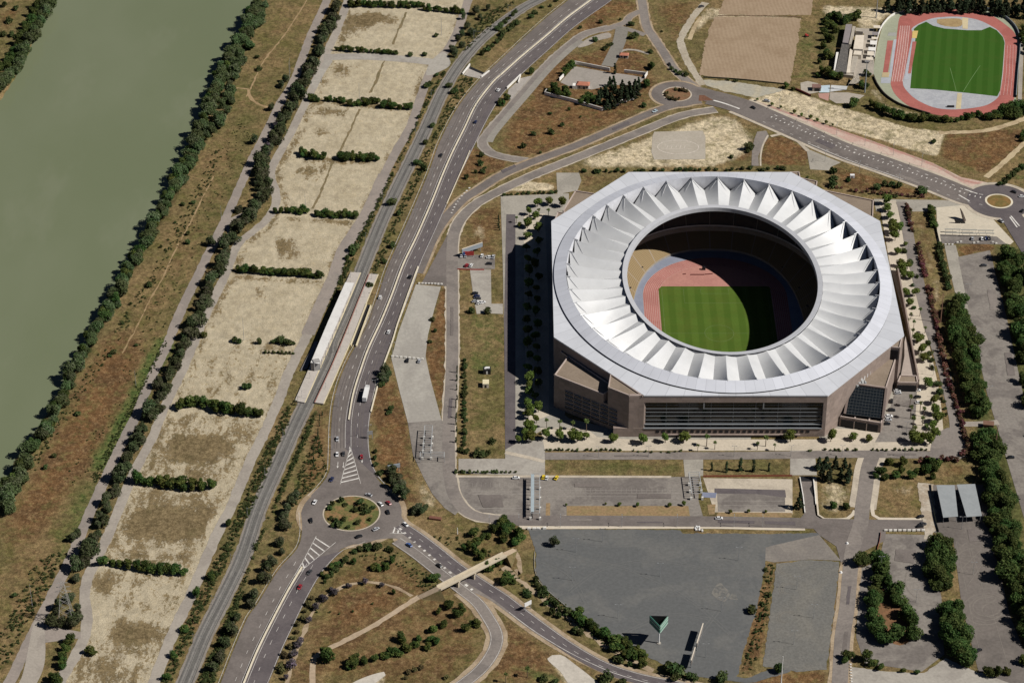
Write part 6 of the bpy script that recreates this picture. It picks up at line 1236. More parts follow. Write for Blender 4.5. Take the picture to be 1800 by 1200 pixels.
px_plants('shrub', [(1765, 318, 1.7), (1773, 311, 1.6), (1780, 306, 1.6), (1788, 299, 1.5), (1796, 294, 1.6), (1758, 322, 1.3)], 'round dark bush in the line beside the climbing dirt track', 'bush', 'bushes beside the dirt track', 'bush', 1.3, .1, False)
# -- uncountable scrub on the banks
def scrub(name, polys, label, lm):
    arrs = []
    for px, n, s_ in polys:
        poly = [p.xy for p in wpoly(px)]; xs = [p.x for p in poly]; ys = [p.y for p in poly]; k = 0; tr_ = 0
        while k < n and tr_ < n*40:
            tr_ += 1; x = random.uniform(min(xs), max(xs)); y = random.uniform(min(ys), max(ys)); ins = False
            for i in range(len(poly)):
                a, b_ = poly[i], poly[(i+1) % len(poly)]
                if (a.y > y) != (b_.y > y) and x < (b_.x-a.x)*(y-a.y)/(b_.y-a.y)+a.x: ins = not ins
            if not ins: continue
            k += 1; h = s_*random.uniform(.4, 1.3); q, tn = crown_arrays(random.randrange(10**6), .05, h, h*random.uniform(1.2, 2.2), 60, .26, 4)
            arrs.append((q+np.array([x, y, 0]), tn))
    o = bpy.data.objects.new(name, leaf_mesh(name, arrs, lm)); COL.objects.link(o); tag(o, label, 'scrub', None, 'stuff')
scrub('embankment_scrub', [([(500, 720), (520, 705), (500, 760), (440, 900), (350, 1090), (300, 1200), (285, 1200), (330, 1090), (420, 900)], 627, 1.5), ([(556, 720), (545, 760), (500, 860), (450, 960), (410, 1100), (375, 1200), (350, 1200), (422, 1040), (494, 860)], 627, 1.7), ([(545, 790), (560, 760), (575, 830), (520, 890), (500, 900)], 171, 1.2),
                           ([(775, 135), (790, 118), (765, 160), (735, 218), (700, 288), (655, 388), (620, 458), (590, 530), (577, 540), (612, 450), (662, 355), (707, 270), (747, 180)], 456, 1.2), ([(815, 130), (835, 142), (800, 190), (770, 240), (745, 300), (715, 365), (690, 420), (665, 480), (652, 505), (652, 480), (674, 428), (702, 364), (742, 282), (772, 217), (797, 162)], 380, 1.2), ([(560, 600), (580, 570), (560, 640), (540, 660)], 76, 1.2), ([(860, 20), (910, 0), (850, 60), (815, 95), (815, 70)], 152, 1.4)], 'green and olive scrub covering the railway embankments', LM['shrub'])
scrub('meadow_scrub', [([(60, 990), (120, 960), (90, 1030), (40, 1120), (0, 1190), (0, 1110)], 170, 1.5), ([(288, 600), (295, 600), (240, 710), (170, 850), (160, 840), (225, 720)], 260, .8), ([(380, 260), (395, 270), (330, 400), (250, 540), (150, 690), (60, 830), (50, 820), (150, 660), (260, 490)], 260, 1.0), ([(420, 200), (440, 240), (400, 330), (350, 440), (290, 590), (240, 700), (150, 860), (110, 850), (200, 690), (300, 450), (370, 300)], 240, .55)], 'green scrub and reeds at the edges of the river meadow', LM['shrub'])
scrub('gravel_strip_scrub', [([(1345, 990), (1360, 992), (1350, 1090), (1325, 1175), (1302, 1185), (1332, 1070)], 130, .8), ([(945, 1010), (960, 1035), (1040, 1100), (1110, 1150), (1090, 1158), (1000, 1090), (932, 1028)], 110, 1.1), ([(720, 940), (830, 945), (900, 1000), (940, 1045), (880, 1010), (800, 960)], 60, .9), ([(700, 972), (790, 1030), (745, 1040), (690, 985), (620, 985), (650, 970)], 90, .7)], 'green scrub on the strips round the gravel lots and road', LM['shrub'])
# ================================================================ BUILT OBJECTS
wht = mat('white_render', (.74, .72, .68), second=(.62, .59, .54), s1=.3, s2=2, fine=.06); tile = mat('roof_tile', (.42, .17, .11), second=(.34, .13, .085), s1=.5, s2=3, fine=.12)
pole_m = plain('pole_galv', (.42, .43, .44), .45, .5, .4); blk = plain('black_paint', (.02, .02, .022), .5); alu = plain('panel_white', (.72, .72, .71), .5); gls = plain('window_dark', (.02, .026, .034), .15, .6)
grey_roof = mat('metal_roof_grey', (.29, .31, .32), second=(.25, .27, .28), s1=.15, fine=.05); red_m = plain('red_paint', (.42, .05, .045), .5); blue_m = plain('blue_paint', (.06, .12, .32), .5); steel_blue = plain('steel_blue', (.32, .38, .42), .45, .5, .2)
def at(name, px, py, label, cat, rz=0.0, group=None, z=0.0):
    p = P(px, py, z); return tag(empty(name, (p.x, p.y, z), rz), label, cat, group)
def kid(mb, name, m, par): return mb.build(name, m, par)
def wang(a, b): p, q = P(*a), P(*b); return math.atan2(q.y-p.y, q.x-p.x)
# -- footbridge
a, b_ = P(771, 1033, 5.6), P(887, 974, 5.6); fb = tag(empty('footbridge', ((a.x+b_.x)/2, (a.y+b_.y)/2, 0), math.atan2(b_.y-a.y, b_.x-a.x)), 'pale concrete footbridge crossing the road and loop ramp', 'bridge'); L = (b_.xy-a.xy).length
cb = mat('bridge_concrete', (.50, .43, .32), second=(.41, .35, .26), s1=.2, s2=1.2, fine=.08)
mb = MB(); mb.box((0, 0, 4.9), (L, 3.9, .6)); kid(mb, 'deck', cb, fb)
for s_ in (-1, 1): mb = MB(); mb.box((0, 1.85*s_, 5.5), (L, .2, .9)); kid(mb, 'parapet', mat('bridge_parapet', (.56, .49, .38), fine=.06), fb)
for x in (-L*.22, L*.02, L*.25): mb = MB(); mb.box((x, 0, 0), (.9, 2.6, 4.9)); mb.box((x, 0, 4.3), (1.1, 4.2, .6)); kid(mb, 'pier', cb, fb)
for x, q in ((-L*.5, P(737, 1050)), (L*.5, P(905, 966))):
    v = q-fb.location; ca, sa = math.cos(-fb.rotation_euler.z), math.sin(-fb.rotation_euler.z); ex, ey = v.x*ca-v.y*sa, v.x*sa+v.y*ca
    mb = MB(); mb.add([(x, -1.9, 5.5), (x, 1.9, 5.5), (ex, ey+1.6, .2), (ex, ey-1.6, .2), (x, -6.5, 0), (x, 6.5, 0), (ex, ey+2.2, 0), (ex, ey-2.2, 0)], [(0, 1, 2, 3), (4, 0, 3, 7), (1, 5, 6, 2), (4, 5, 1, 0)], 1); mb.m[0] = 0
    kid(mb, 'approach_ramp', [MATS['path_sandy'], mat('bank_earth', (.15, .115, .055), second=(.09, .095, .035), s1=.2, s2=1, fine=.3)], fb)
# -- railway station
rs = tag(empty('railway_station', tuple(P(560, 600))), 'open railway halt with two long pale platforms and a white canopy', 'station'); o_ = rs.location
plat = mat('platform_paving', (.46, .42, .38), second=(.39, .355, .32), s1=.3, s2=1.5, fine=.1); edge = mat('platform_edge', (.64, .56, .38), fine=.06)
def rel(px, z): return [(q.x-o_.x, q.y-o_.y) for q in wpoly(px, z)]
pl = [(616, 478), (633, 479), (600, 557), (566, 637), (535, 707), (518, 704), (546, 640), (580, 560)]
mb = MB(); mb.prism(rel(pl, 1.1), 0, 1.1); p1_ = kid(mb, 'platform', plat, rs)
pr = [(650, 481), (664, 482), (646, 525), (620, 590), (596, 645), (568, 709), (554, 707), (585, 640), (610, 580), (632, 525)]
mb = MB(); mb.prism(rel(pr, 1.1), 0, 1.1); p2_ = kid(mb, 'platform', plat, rs)
for ed, par in (([(633, 479), (600, 557), (566, 637), (535, 707)], p1_), ([(664, 482), (646, 525), (620, 590), (596, 645), (568, 709)], p2_)):
    mb = MB(); l = line(ed, 6, 1.1); strip_mb(mb, [Vector((v.x-o_.x, v.y-o_.y)) for v in l], .7, 1.14, 0, -.4); kid(mb, 'edge_strip', edge, par)
mb = MB(); l = line([(650, 481), (632, 525), (610, 580), (585, 640), (554, 707)], 6, 1.1); strip_mb(mb, [Vector((v.x-o_.x, v.y-o_.y)) for v in l], .6, 1.14, 0, .3); kid(mb, 'edge_strip', mat('edge_red', (.33, .17, .14), fine=.06), p2_)
cn = [(607, 496), (622, 497), (593, 566), (561, 639), (546, 637), (576, 566)]
mb = MB(); mb.prism(rel(cn, 7.0), 6.6, 7.0); cnp = kid(mb, 'canopy', mat('canopy_white', (.66, .65, .63), second=(.57, .555, .54), s1=.2, s2=1.5, fine=.07), rs)
mb = MB(); q = rel([(607, 496), (614, 496), (583, 566), (553, 637), (546, 637), (576, 566)], 7.0); mb.prism(q, 0, 6.6); kid(mb, 'station_wall', mat('station_wall_grey', (.30, .28, .26), fine=.07), rs)
for k in range(9):
    t_ = (k+.5)/9; c = P(619-57*t_, 497+142*t_, 6.6); mb = MB(); mb.tube((c.x-o_.x, c.y-o_.y, 1.1), (c.x-o_.x, c.y-o_.y, 6.6), .18, .18, 6); kid(mb, 'canopy_post', pole_m, rs)
mb = MB(); c = P(556, 632, 8); mb.box((c.x-o_.x, c.y-o_.y, 0), (4, 3.5, 7.6), .3); kid(mb, 'lift_shaft', mat('shaft_grey', (.33, .32, .31), fine=.05), rs)
mb = MB(); mb.prism(rel([(528, 650), (540, 646), (560, 600), (553, 600)], 1), 0, 1.0); kid(mb, 'access_ramp', mat('ramp_dark', (.18, .17, .17), fine=.1), rs)
for k in range(14):
    t_ = (k+.5)/14; c = P(627-100*t_, 480+225*t_, 1.1) if k % 2 else P(657-95*t_, 482+225*t_, 1.1); mb = MB(); mb.tube((c.x-o_.x, c.y-o_.y, 1.1), (c.x-o_.x, c.y-o_.y, 5.4), .09, .07, 5); mb.box((c.x-o_.x, c.y-o_.y, 5.3), (.5, .3, .15)); kid(mb, 'platform_lamp', pole_m, rs)
# sunken stair court beside the right platform
sc_ = tag(empty('stair_court', tuple(P(632, 570))), 'pale walled sunken stair court between platform and highway', 'stair well'); o_ = sc_.location
mb = MB(); mb.prism(rel([(646, 535), (651, 536), (624, 606), (617, 605)], .3), .15, .3); kid(mb, 'pit_floor', blk, sc_)
for w_ in (([(644, 533), (616, 606)]), ([(652, 536), (626, 607)])):
    mb = MB(); q = rel(w_, 1.4); mb.wall(q[0], q[1], 0, 1.5, .7); kid(mb, 'wall', edge, sc_)
# -- walled compound
wc = 0
for a, b_, lb in (((1011, 113), (1072, 125), 'far left'), ((1097, 128), (1136, 133), 'far right'), ((1138, 131), (1133, 139), 'right'), ((1010, 113), (1008, 118), 'upper left'), ((991, 135), (983, 143), 'left'), ((961, 162), (958, 166), 'lower left'), ((957, 167), (1005, 179), 'near left'), ((1005, 179), (1058, 195), 'near middle'), ((1058, 195), (1096, 180), 'near right'), ((1096, 180), (1116, 174), 'lower right'), ((1116, 173), (1122, 160), 'right curved')):
    A, B = P(*a), P(*b_); mb = MB(); mb.wall((A.x-A.x, 0), (B.x-A.x, B.y-A.y), 0, 2.6, .45); o = mb.build('compound_wall', wht, None, (A.x, A.y, 0)); tag(o, f'white rendered {lb} stretch of the compound wall', 'wall')
sheet('yard', [(1010, 117), (1072, 128), (1098, 131), (1134, 137), (1122, 150), (1075, 150), (1040, 158), (1000, 152), (985, 145)], mat('yard_concrete', (.31, .28, .25), second=(.25, .23, .20), s1=.06, fine=.1), 4, label='bare grey yard inside the white compound wall', cat='yard')
def house(px, py, lx, ly, hw, hr, label, rz, annexb=False, name='house'):
    r = at(name, px, py, label, 'house', rz); mb = MB(); mb.box((0, 0, 0), (lx, ly, hw)); w_ = kid(mb, 'wall', wht, r)
    mb = MB(); e = .5; X, Y = lx/2+e, ly/2+e; mb.add([(-X, -Y, hw), (X, -Y, hw), (X, Y, hw), (-X, Y, hw), (-X+ly*.35, 0, hw+hr), (X-ly*.35, 0, hw+hr)], [(0, 1, 5, 4), (1, 2, 5), (2, 3, 4, 5), (3, 0, 4), (3, 2, 1, 0)]); kid(mb, 'roof', tile, r)
    mb = MB(); mb.box((lx*.1, -ly/2-.04, 0), (1.1, .12, 2.1)); kid(mb, 'door', blk, r)
    for x in (-lx*.3, lx*.35): mb = MB(); mb.box((x, -ly/2-.04, 1.0), (1.3, .12, 1.1)); kid(mb, 'window', gls, r)
    if annexb: mb = MB(); mb.box((-lx/2-1.6, -ly*.2, 0), (3.2, ly*.8, 2.6)); kid(mb, 'lean_to', wht, r)
    return r
house(1025, 154, 8.5, 5, 3.2, 1.3, 'small white house with an orange tiled roof inside the compound', -.12, True)
house(1097, 101, 6, 3.6, 2.6, 1.0, 'tiny white hut with a red roof outside the compound', -.1, name='hut')
# -- underpass parapets by the highway
for a, b_, lb, h in (((826, 115), (813, 132), 'railway side parapet', 1.6), ((846, 137), (860, 126), 'highway left parapet', 1.2), ((891, 157), (915, 134), 'highway right parapet', 1.8), ((915, 134), (911, 147), 'short wing', 1.5)):
    A, B = P(*a), P(*b_); mb = MB(); mb.wall((0, 0), (B.x-A.x, B.y-A.y), 0, h, .6); tag(mb.build('underpass_wall', wht, None, (A.x, A.y, 0)), f'white {lb} of the road underpass', 'wall')
sheet('underpass', [(825, 117), (853, 130), (846, 139), (815, 133)], mat('underpass_floor', (.36, .33, .30), fine=.15), 4, label='paved pit of the underpass beside the railway', cat='underpass')
sheet('underpass', [(826, 117), (853, 129), (850, 132), (824, 121)], blk, 5, label='dark mouth of the underpass below the highway', cat='underpass')
sheet('underpass', [(894, 158), (915, 138), (945, 131), (940, 138), (905, 175), (890, 176)], mat('underpass_floor', (.36, .33, .30), fine=.15), 3, label='paved slope of the underpass right of the highway', cat='underpass')
# -- athletics ground
AC = P(1678, 108)
ax_ = math.atan2(P(1766, 60).y-P(1762, 160).y, P(1766, 60).x-P(1762, 160).x)-math.pi/2
def AT(x, y): return Vector((AC.x+x*math.cos(ax_)-y*math.sin(ax_), AC.y+x*math.sin(ax_)+y*math.cos(ax_)))
ap_px = [(1536, 130), (1537, 110), (1545, 70), (1554, 42), (1566, 30), (1582, 23), (1640, 13), (1690, 11), (1730, 16), (1765, 30), (1785, 48), (1792, 68), (1790, 110), (1786, 160), (1782, 185), (1740, 203), (1690, 206), (1640, 201), (1600, 190), (1560, 168), (1540, 145)]
sheet('athletics_apron', ap_px, mat('apron_green', (.32, .335, .245), second=(.28, .295, .21), s1=.08, fine=.08), 4, smooth=True, label='pale green apron around the athletics track', cat='athletics ground')
trk = mat('athletics_red', (.38, .13, .11), second=(.31, .10, .085), s1=.05, s2=.9, amt=.7, fine=.1)
outer = [(1578, 50), (1580, 36), (1582, 30), (1600, 24), (1640, 17), (1680, 15), (1715, 19), (1745, 29), (1775, 50), (1785, 62), (1788, 80), (1787, 110), (1784, 160), (1780, 178), (1755, 194), (1720, 203), (1680, 206), (1640, 201), (1600, 188), (1575, 168), (1566, 150), (1567, 140), (1572, 100)]
sheet('athletics_track', outer, trk, 6, smooth=True, label='red athletics track around the grass field at the upper right', cat='running track')
inner = [(1604, 60), (1602, 52), (1612, 44), (1635, 34), (1660, 30.5), (1690, 30.5), (1720, 36), (1745, 48), (1758, 58), (1766, 72), (1766, 90), (1763, 130), (1758, 160), (1754, 172), (1735, 185), (1705, 191), (1670, 193), (1640, 189), (1610, 175), (1592, 158), (1587, 146), (1590, 130), (1597, 95)]
sheet('athletics_infield', inner, mat('infield_bluegrey', (.39, .40, .42), second=(.30, .31, .34), s1=.09, th=(.45, .55), fine=.1), 8, smooth=True, label='blue grey jumping areas inside the athletics track', cat='athletics ground')
ag, t, b = base('athletics_grass', .9, .1)
mp = t.new('ShaderNodeMapping'); mp.inputs['Rotation'].default_value = (0, 0, -ax_); t.l.new(t.pos(), mp.inputs[0]); sx = t.new('ShaderNodeSeparateXYZ'); t.l.new(mp.outputs[0], sx.inputs[0])
c = t.mix(t.ramp(t.math('SINE', t.math('MULTIPLY', sx.outputs[0], .8)), -.4, .4), (.032, .088, .010), (.041, .103, .014)); c = t.mix(t.math('MULTIPLY', t.ramp(t.noise(.09, 5, .7, 2), .45, .7), .5), c, (.050, .092, .015)); t.l.new(c, b.inputs['Base Color'])
sheet('athletics_field', [(1610, 62), (1606, 52), (1614, 45), (1628, 39), (1640, 46), (1660, 51), (1700, 54), (1725, 54), (1740, 48), (1752, 54), (1763, 66), (1766, 76), (1762, 130), (1758, 160), (1753, 170), (1700, 164), (1640, 158), (1600, 156), (1605, 100)], ag, 10, label='deep green grass field inside the athletics track', cat='grass field')
sheet('sand_pit', [(1647, 35), (1688, 34), (1689, 47), (1662, 47), (1647, 41)], mat('pit_sand', (.36, .26, .13), second=(.24, .16, .08), s1=.15, fine=.1), 11, smooth=True, label='brown sand pit at the far end of the athletics field', cat='sand pit')
sheet('runway', [(1691, 32), (1702, 33), (1701, 52), (1692, 51)], mat('runway_cream', (.55, .47, .30), fine=.06), 11, label='cream runway at the far end of the athletics field', cat='runway'); sheet('runway', [(1683, 164), (1691, 165), (1689, 192), (1680, 192)], MATS['runway_cream'], 11, label='cream runway at the near end of the athletics field', cat='runway')
sheet('runway', [(1604, 62), (1609, 62), (1597, 128), (1597, 140), (1590, 140), (1594, 120)], mat('runway_blue', (.40, .42, .46), fine=.06), 9, label='pale jumping strip left of the athletics field', cat='runway')
sheet('runway', [(1604, 74), (1611, 74), (1601, 130), (1596, 130)], trk, 11, label='red runway on the left edge of the athletics field', cat='runway'); sheet('sand_pit', [(1604, 55), (1614, 55), (1611, 68), (1603, 68)], mat('pit_yellow', (.60, .44, .16), fine=.06), 12, label='yellow landing pit left of the athletics field', cat='sand pit')
sheet('runway', [(1560, 72), (1570, 72), (1561, 128), (1552, 128)], trk, 7, label='red long jump runway outside the athletics track', cat='runway'); sheet('runway', [(1571, 70), (1576, 70), (1567, 136), (1562, 136)], MATS['runway_blue'], 7, label='pale blue strip beside the long jump runway', cat='runway')
sheet('sand_pit', [(1551, 128), (1564, 128), (1562, 136), (1550, 136)], mat('pit_tan', (.50, .40, .24), fine=.06), 8, label='tan landing pit at the end of the long jump runway', cat='sand pit'); sheet('sand_pit', [(1549, 137), (1566, 137), (1565, 147), (1548, 147)], MATS['runway_blue'], 8, label='pale blue square below the long jump pit', cat='pad'); sheet('sand_pit', [(1562, 58), (1576, 58), (1575, 64), (1560, 64)], mat('pad_grey', (.33, .33, .31), fine=.06), 7, label='grey pad at the top of the long jump runway', cat='pad')
mb = MB()
for k in range(9):
    a_ = k/8; mb_l = line([(1583+16*a_, 46), (1577+17*a_, 92), (1568+18*a_, 144)], 4); strip_mb(mb, mb_l, .34 if k % 2 == 0 else .1, LZ(8))
    if k % 2 == 0: strip_mb(mb, line([(1766+20*a_, 80), (1763+22*a_, 130), (1758+24*a_, 168)], 4), .16, LZ(8))
tag(mb.build('lane_lines', mat('lane_faded', (.68, .52, .48), fine=.05)), 'pale lane lines on the athletics track', 'lane lines', None, 'structure')
mb = MB(); strip_mb(mb, line([(1670, 120), (1676, 142), (1681, 161)], 3), .35, LZ(11)); strip_mb(mb, line([(1723, 116), (1708, 138), (1693, 162)], 3), .4, LZ(11)); tag(mb.build('sector_lines', mat('sector_pale', (.13, .22, .08), fine=.05)), 'two pale throwing sector lines on the athletics grass', 'lines', None, 'structure')
for seg, lb, m_, h in (([(1537, 104), (1541, 75), (1548, 52), (1556, 40), (1566, 30), (1580, 23)], 'white left curve of the athletics wall', wht, 1.8), ([(1580, 23), (1640, 13), (1680, 11)], 'pale far stretch of the athletics wall', mat('wall_pale', (.5, .49, .43), fine=.06), 1.6), ([(1680, 11), (1710, 13), (1740, 20), (1765, 31), (1783, 47), (1791, 64), (1793, 85), (1789, 130), (1786, 172)], 'dark right curve of the athletics wall', mat('wall_bluegrey', (.20, .23, .25), fine=.06), 2.2), ([(1536, 135), (1541, 148), (1556, 168), (1580, 184), (1608, 194), (1635, 202)], 'dark lower curve of the athletics wall', mat('wall_dark', (.08, .07, .06), fine=.06), 1.6)):
    barrier(seg, 'athletics_wall', lb, .5, h, m_)
sheet('paving', [(1792, 66), (1800, 66), (1796, 180), (1789, 180)], pathl, 4, label='pale walk outside the right athletics wall', cat='path')
for px, py, lb in ((1690, 186, 'low dark bench'),):
    pass
mb = MB(); mb.box((0, 0, 0), (5, 1.2, 1.2)); o = mb.build('bench_shelter', blk, None, tuple(P(1671, 189, 0)+Vector((0, 0, .2)))); tag(o, 'small dark shelter at the near end of the athletics field', 'shelter')
# clubhouse
ch = at('clubhouse', 1490, 90, 'long low athletics clubhouse with grey and cream roofs', 'building'); o_ = ch.location
def blockpx(pts, z1, name, m, par, z0=0.0):
    mb = MB(); mb.prism([(q.x-o_.x, q.y-o_.y) for q in wpoly(pts, z1)], z0, z1); return kid(mb, name, m, par)
grey_t = mat('roof_sheet_grey', (.25, .225, .225), second=(.21, .19, .19), s1=.3, fine=.08); cream = mat('awning_cream', (.66, .59, .49), second=(.56, .50, .41), s1=.3, fine=.06); conc_c = mat('club_concrete', (.40, .36, .30), second=(.31, .28, .24), s1=.2, fine=.1)
blockpx([(1487, 43), (1498, 43), (1491, 76), (1481, 75)], 5.0, 'roof_wing', grey_t, ch); blockpx([(1480, 77), (1492, 79), (1488, 127), (1468, 127)], 4.2, 'terraced_stand', mat('stand_dark', (.10, .095, .09), second=(.2, .18, .16), s1=.8, fine=.15), ch)
blockpx([(1499, 46), (1504, 47), (1496, 78), (1492, 78)], 4.5, 'roof_walk', conc_c, ch); blockpx([(1494, 86), (1499, 88), (1494, 128), (1488, 128)], 3.4, 'roof_walk', mat('awning_cream', (.66, .59, .49)), ch)
aw1 = blockpx([(1504, 62), (1519, 62), (1517, 87), (1500, 86)], 4.6, 'awning', cream, ch); blockpx([(1502, 89), (1515, 90), (1514, 97), (1500, 96)], 3.8, 'awning', cream, ch); blockpx([(1505, 49), (1518, 50), (1517, 56), (1504, 55)], 4.4, 'plant_room', conc_c, ch)
blockpx([(1499, 98), (1509, 98), (1501, 128), (1494, 128)], 2.4, 'terrace', conc_c, ch); blockpx([(1470, 92), (1474, 92), (1467, 127), (1465, 127)], 4.8, 'side_wall', wht, ch); blockpx([(1482, 129), (1500, 130), (1500, 133), (1480, 131)], 2.4, 'end_wall', conc_c, ch)
sheet('paving', [(1500, 52), (1535, 50), (1537, 130), (1528, 135), (1500, 135), (1505, 100), (1516, 95), (1519, 60)], mat('club_paving', (.37, .33, .28), second=(.30, .27, .23), s1=.1, fine=.1), 3, label='paved yard between clubhouse and athletics track', cat='paving')
G = 'pale awnings along the athletics wall'
for k, (x, y, w_, h_, m_) in enumerate(((1541, 54, 12, 5, cream), (1538, 66, 11, 6, grey_t), (1537, 74, 11, 4, cream), (1535, 82, 12, 7, wht), (1532, 93, 12, 6, wht), (1530, 101, 12, 7, cream), (1528, 110, 12, 5, cream))):
    r = at('awning', x, y, ('white', 'cream', 'grey')[0 if m_ == wht else 1 if m_ == cream else 2]+' canvas awning in the line along the athletics wall', 'awning', -.12, G); r.location.z = 0
    mb = MB(); sxw = w_/2.4; syh = h_/1.15; mb.box((0, 0, 3.0), (sxw, syh, .25)); kid(mb, 'canopy', m_, r)
    for qx in (-1, 1):
        for qy in (-1, 1): mb = MB(); mb.tube((qx*sxw*.45, qy*syh*.45, 0), (qx*sxw*.45, qy*syh*.45, 3.0), .08, .08, 5); kid(mb, 'post', pole_m, r)
mb = MB(); p = P(1501, 141, 3); mb.add([(-4, -5, 2.0), (4.5, -5, 2.0), (3.5, 5, 6.5)], [(0, 1, 2), (2, 1, 0)])
r = at('shade_sail', 1500, 146, 'cream triangular shade sail below the clubhouse', 'sail'); kid(mb, 'sail', cream, r)
for q in ((-4, -5, 2), (4.5, -5, 2), (3.5, 5, 6.5)): mb = MB(); mb.tube((q[0], q[1], 0), q, .1, .1, 5); kid(mb, 'post', pole_m, r)
bl = mat('court_paleblue', (.46, .56, .62), second=(.40, .48, .55), s1=.2, fine=.06)
sheet('paving', [(1407, 146), (1420, 143), (1438, 147), (1442, 162), (1420, 166), (1408, 160)], conc_c, 4, label='grey entrance yard left of the pale blue ball court', cat='paving'); sheet('ball_court', [(1442, 151), (1459, 150), (1458, 163), (1440, 163)], bl, 5, label='small pale blue ball court by the clubhouse', cat='court'); sheet('ball_court', [(1461, 150), (1490, 152), (1488, 158), (1459, 162)], mat('court_white', (.52, .53, .53), fine=.08), 5, label='whitish ball court by the clubhouse', cat='court'); sheet('paving', [(1438, 165), (1458, 164), (1456, 178), (1440, 172)], redp, 4, label='pinkish paving in front of the ball court', cat='paving'); sheet('paving', [(1459, 163), (1490, 163), (1520, 168), (1500, 182), (1470, 182), (1458, 175)], mat('club_paving', (.37, .33, .28)), 4, label='grey pointed yard in front of the clubhouse', cat='paving')
r = at('gatehouse', 1435, 158, 'low flat gatehouse with a dark opening by the ball court', 'building'); mb = MB(); mb.box((0, 0, 0), (6, 5, 3)); kid(mb, 'wall', conc_c, r); mb = MB(); mb.box((.3, -2.55, 0), (3.6, .2, 2.3)); kid(mb, 'opening', blk, r); mb = MB(); mb.box((0, 0, 3), (6.4, 5.4, .25)); kid(mb, 'roof', mat('gate_roof', (.22, .13, .11), fine=.06), r)
barrier([(1398, 158), (1410, 163), (1425, 170)], 'boundary_wall', 'dark red wall along the pale ground by the gatehouse', .6, 1.6, mat('wall_maroon', (.14, .04, .035), fine=.1))
def mast(px, py, h, r0, label, group, head=True, m=pole_m, name='light_mast'):
    r = at(name, px, py, label, 'light mast', 0, group); mb = MB(); mb.tube((0, 0, 0), (0, 0, h), r0, r0*.5, 8); kid(mb, 'pole', m, r)
    if head: mb = MB(); mb.box((0, 0, h-.3), (r0*7, r0*2, .8)); kid(mb, 'lamp_head', pole_m, r)
    return r
mast(1540, 32, 24, .5, 'tall grey floodlight mast behind the clubhouse', None); mast(1520, 163, 25, .5, 'tall pale blue floodlight mast in front of the clubhouse', None, m=steel_blue)
r = at('tractor', 1418, 65, 'small red tractor parked at the edge of the ploughed field', 'tractor', .4)
mb = MB(); mb.box((0, 0, .6), (2.6, 1.1, .9)); mb.box((-.7, 0, 1.5), (1.2, 1.2, 1.0)); kid(mb, 'body', red_m, r)
for x, rr in ((-.9, .75), (1.0, .45)):
    for y in (-.8, .8): mb = MB(); mb.tube((x, y-.15, rr), (x, y+.15, rr), rr, rr, 10); kid(mb, 'wheel', blk, r)
# -- sculpture and pergolas on the square
r = at('sculpture', 1690, 388, 'dark angular sculpture of two tilted slabs on the cream square', 'sculpture', .35); mb = MB()
mb.add([(-5, -2, 0), (1, -4.2, 0), (1, -3.4, 0), (-5, -1.2, 0), (-6.4, -1.4, 3.4), (0, -3.8, 1.5), (0, -3.1, 1.5), (-6.4, -.7, 3.4)], [(0, 1, 5, 4), (3, 7, 6, 2), (4, 5, 6, 7), (0, 4, 7, 3), (1, 2, 6, 5)]); kid(mb, 'slab', blk, r)
mb = MB(); mb.add([(.5, -3.6, 0), (3.2, -.5, 0), (2.6, 0, 0), (-.1, -3.1, 0), (0, 2.5, 8), (2.2, 3, 4.5), (1.6, 3.4, 4.5), (-.5, 2.9, 8)], [(0, 1, 5, 4), (3, 7, 6, 2), (4, 5, 6, 7), (0, 4, 7, 3), (1, 2, 6, 5)]); kid(mb, 'slab', plain('corten_dark', (.06, .045, .035), .6), r); mb = MB(); mb.box((-1.5, -1.5, 0), (3.2, 2, .5), .4); kid(mb, 'base', wht, r)
G = 'pergolas at the edge of the sculpture square'
for k, (x, y) in enumerate(((1674, 409), (1703, 410), (1732, 411), (1674, 415), (1704, 416), (1733, 416))):
    r = at('pergola', x, y, 'long thin grey pergola roof below the sculpture square', 'pergola', -.02, G); mb = MB(); mb.box((0, 0, 2.6), (10.5, 1.0, .2)); kid(mb, 'roof', plain('pergola_grey', (.30, .30, .27)), r)
    for q in (-4.5, 0, 4.5): mb = MB(); mb.tube((q, 0, 0), (q, 0, 2.6), .09, .09, 5); kid(mb, 'post', pole_m, r)
G = 'white blocks closing the pale walk'
bk = plain('block_white', (.70, .68, .63))
def blocks(pts, label, cat, group, size=(1.4, .9, .9), m=bk, name='concrete_block'):
    me = None
    for x, y in pts:
        p = P(x, y)
        if me is None: mb = MB(); mb.box((0, 0, 0), size); mb.box((0, 0, size[2]), (size[0]*.8, size[1]*.6, size[2]*.15)); me = mb.mesh(name, m)
        o = bpy.data.objects.new(name, me); COL.objects.link(o); o.location = (p.x, p.y, .05); o.rotation_euler = (0, 0, random.uniform(-.15, .15)); tag(o, label, cat, group)
blocks([(1662, 431), (1668, 431), (1674, 431), (1683, 427), (1689, 426), (1712, 428), (1719, 427), (1745, 427), (1751, 429)], 'white concrete block at the end of the parking strip by the square', 'block', G)
blocks([(1557+k*8.2, 933) for k in range(9)], 'white concrete block in the row below the crossroads', 'block', 'white blocks below the crossroads', (1.9, 1.1, 1.0))
blocks([(737+k*5.6, 499+k*.2) for k in range(8)], 'white concrete block in the row at the top of the long slab', 'block', 'white blocks at the top of the slab', (1.4, 1.0, .9)); blocks([(690+k*7.5, 627+k*.7) for k in range(8)], 'white concrete block in the row across the middle of the long slab', 'block', 'white blocks across the slab', (1.5, 1.0, .9))
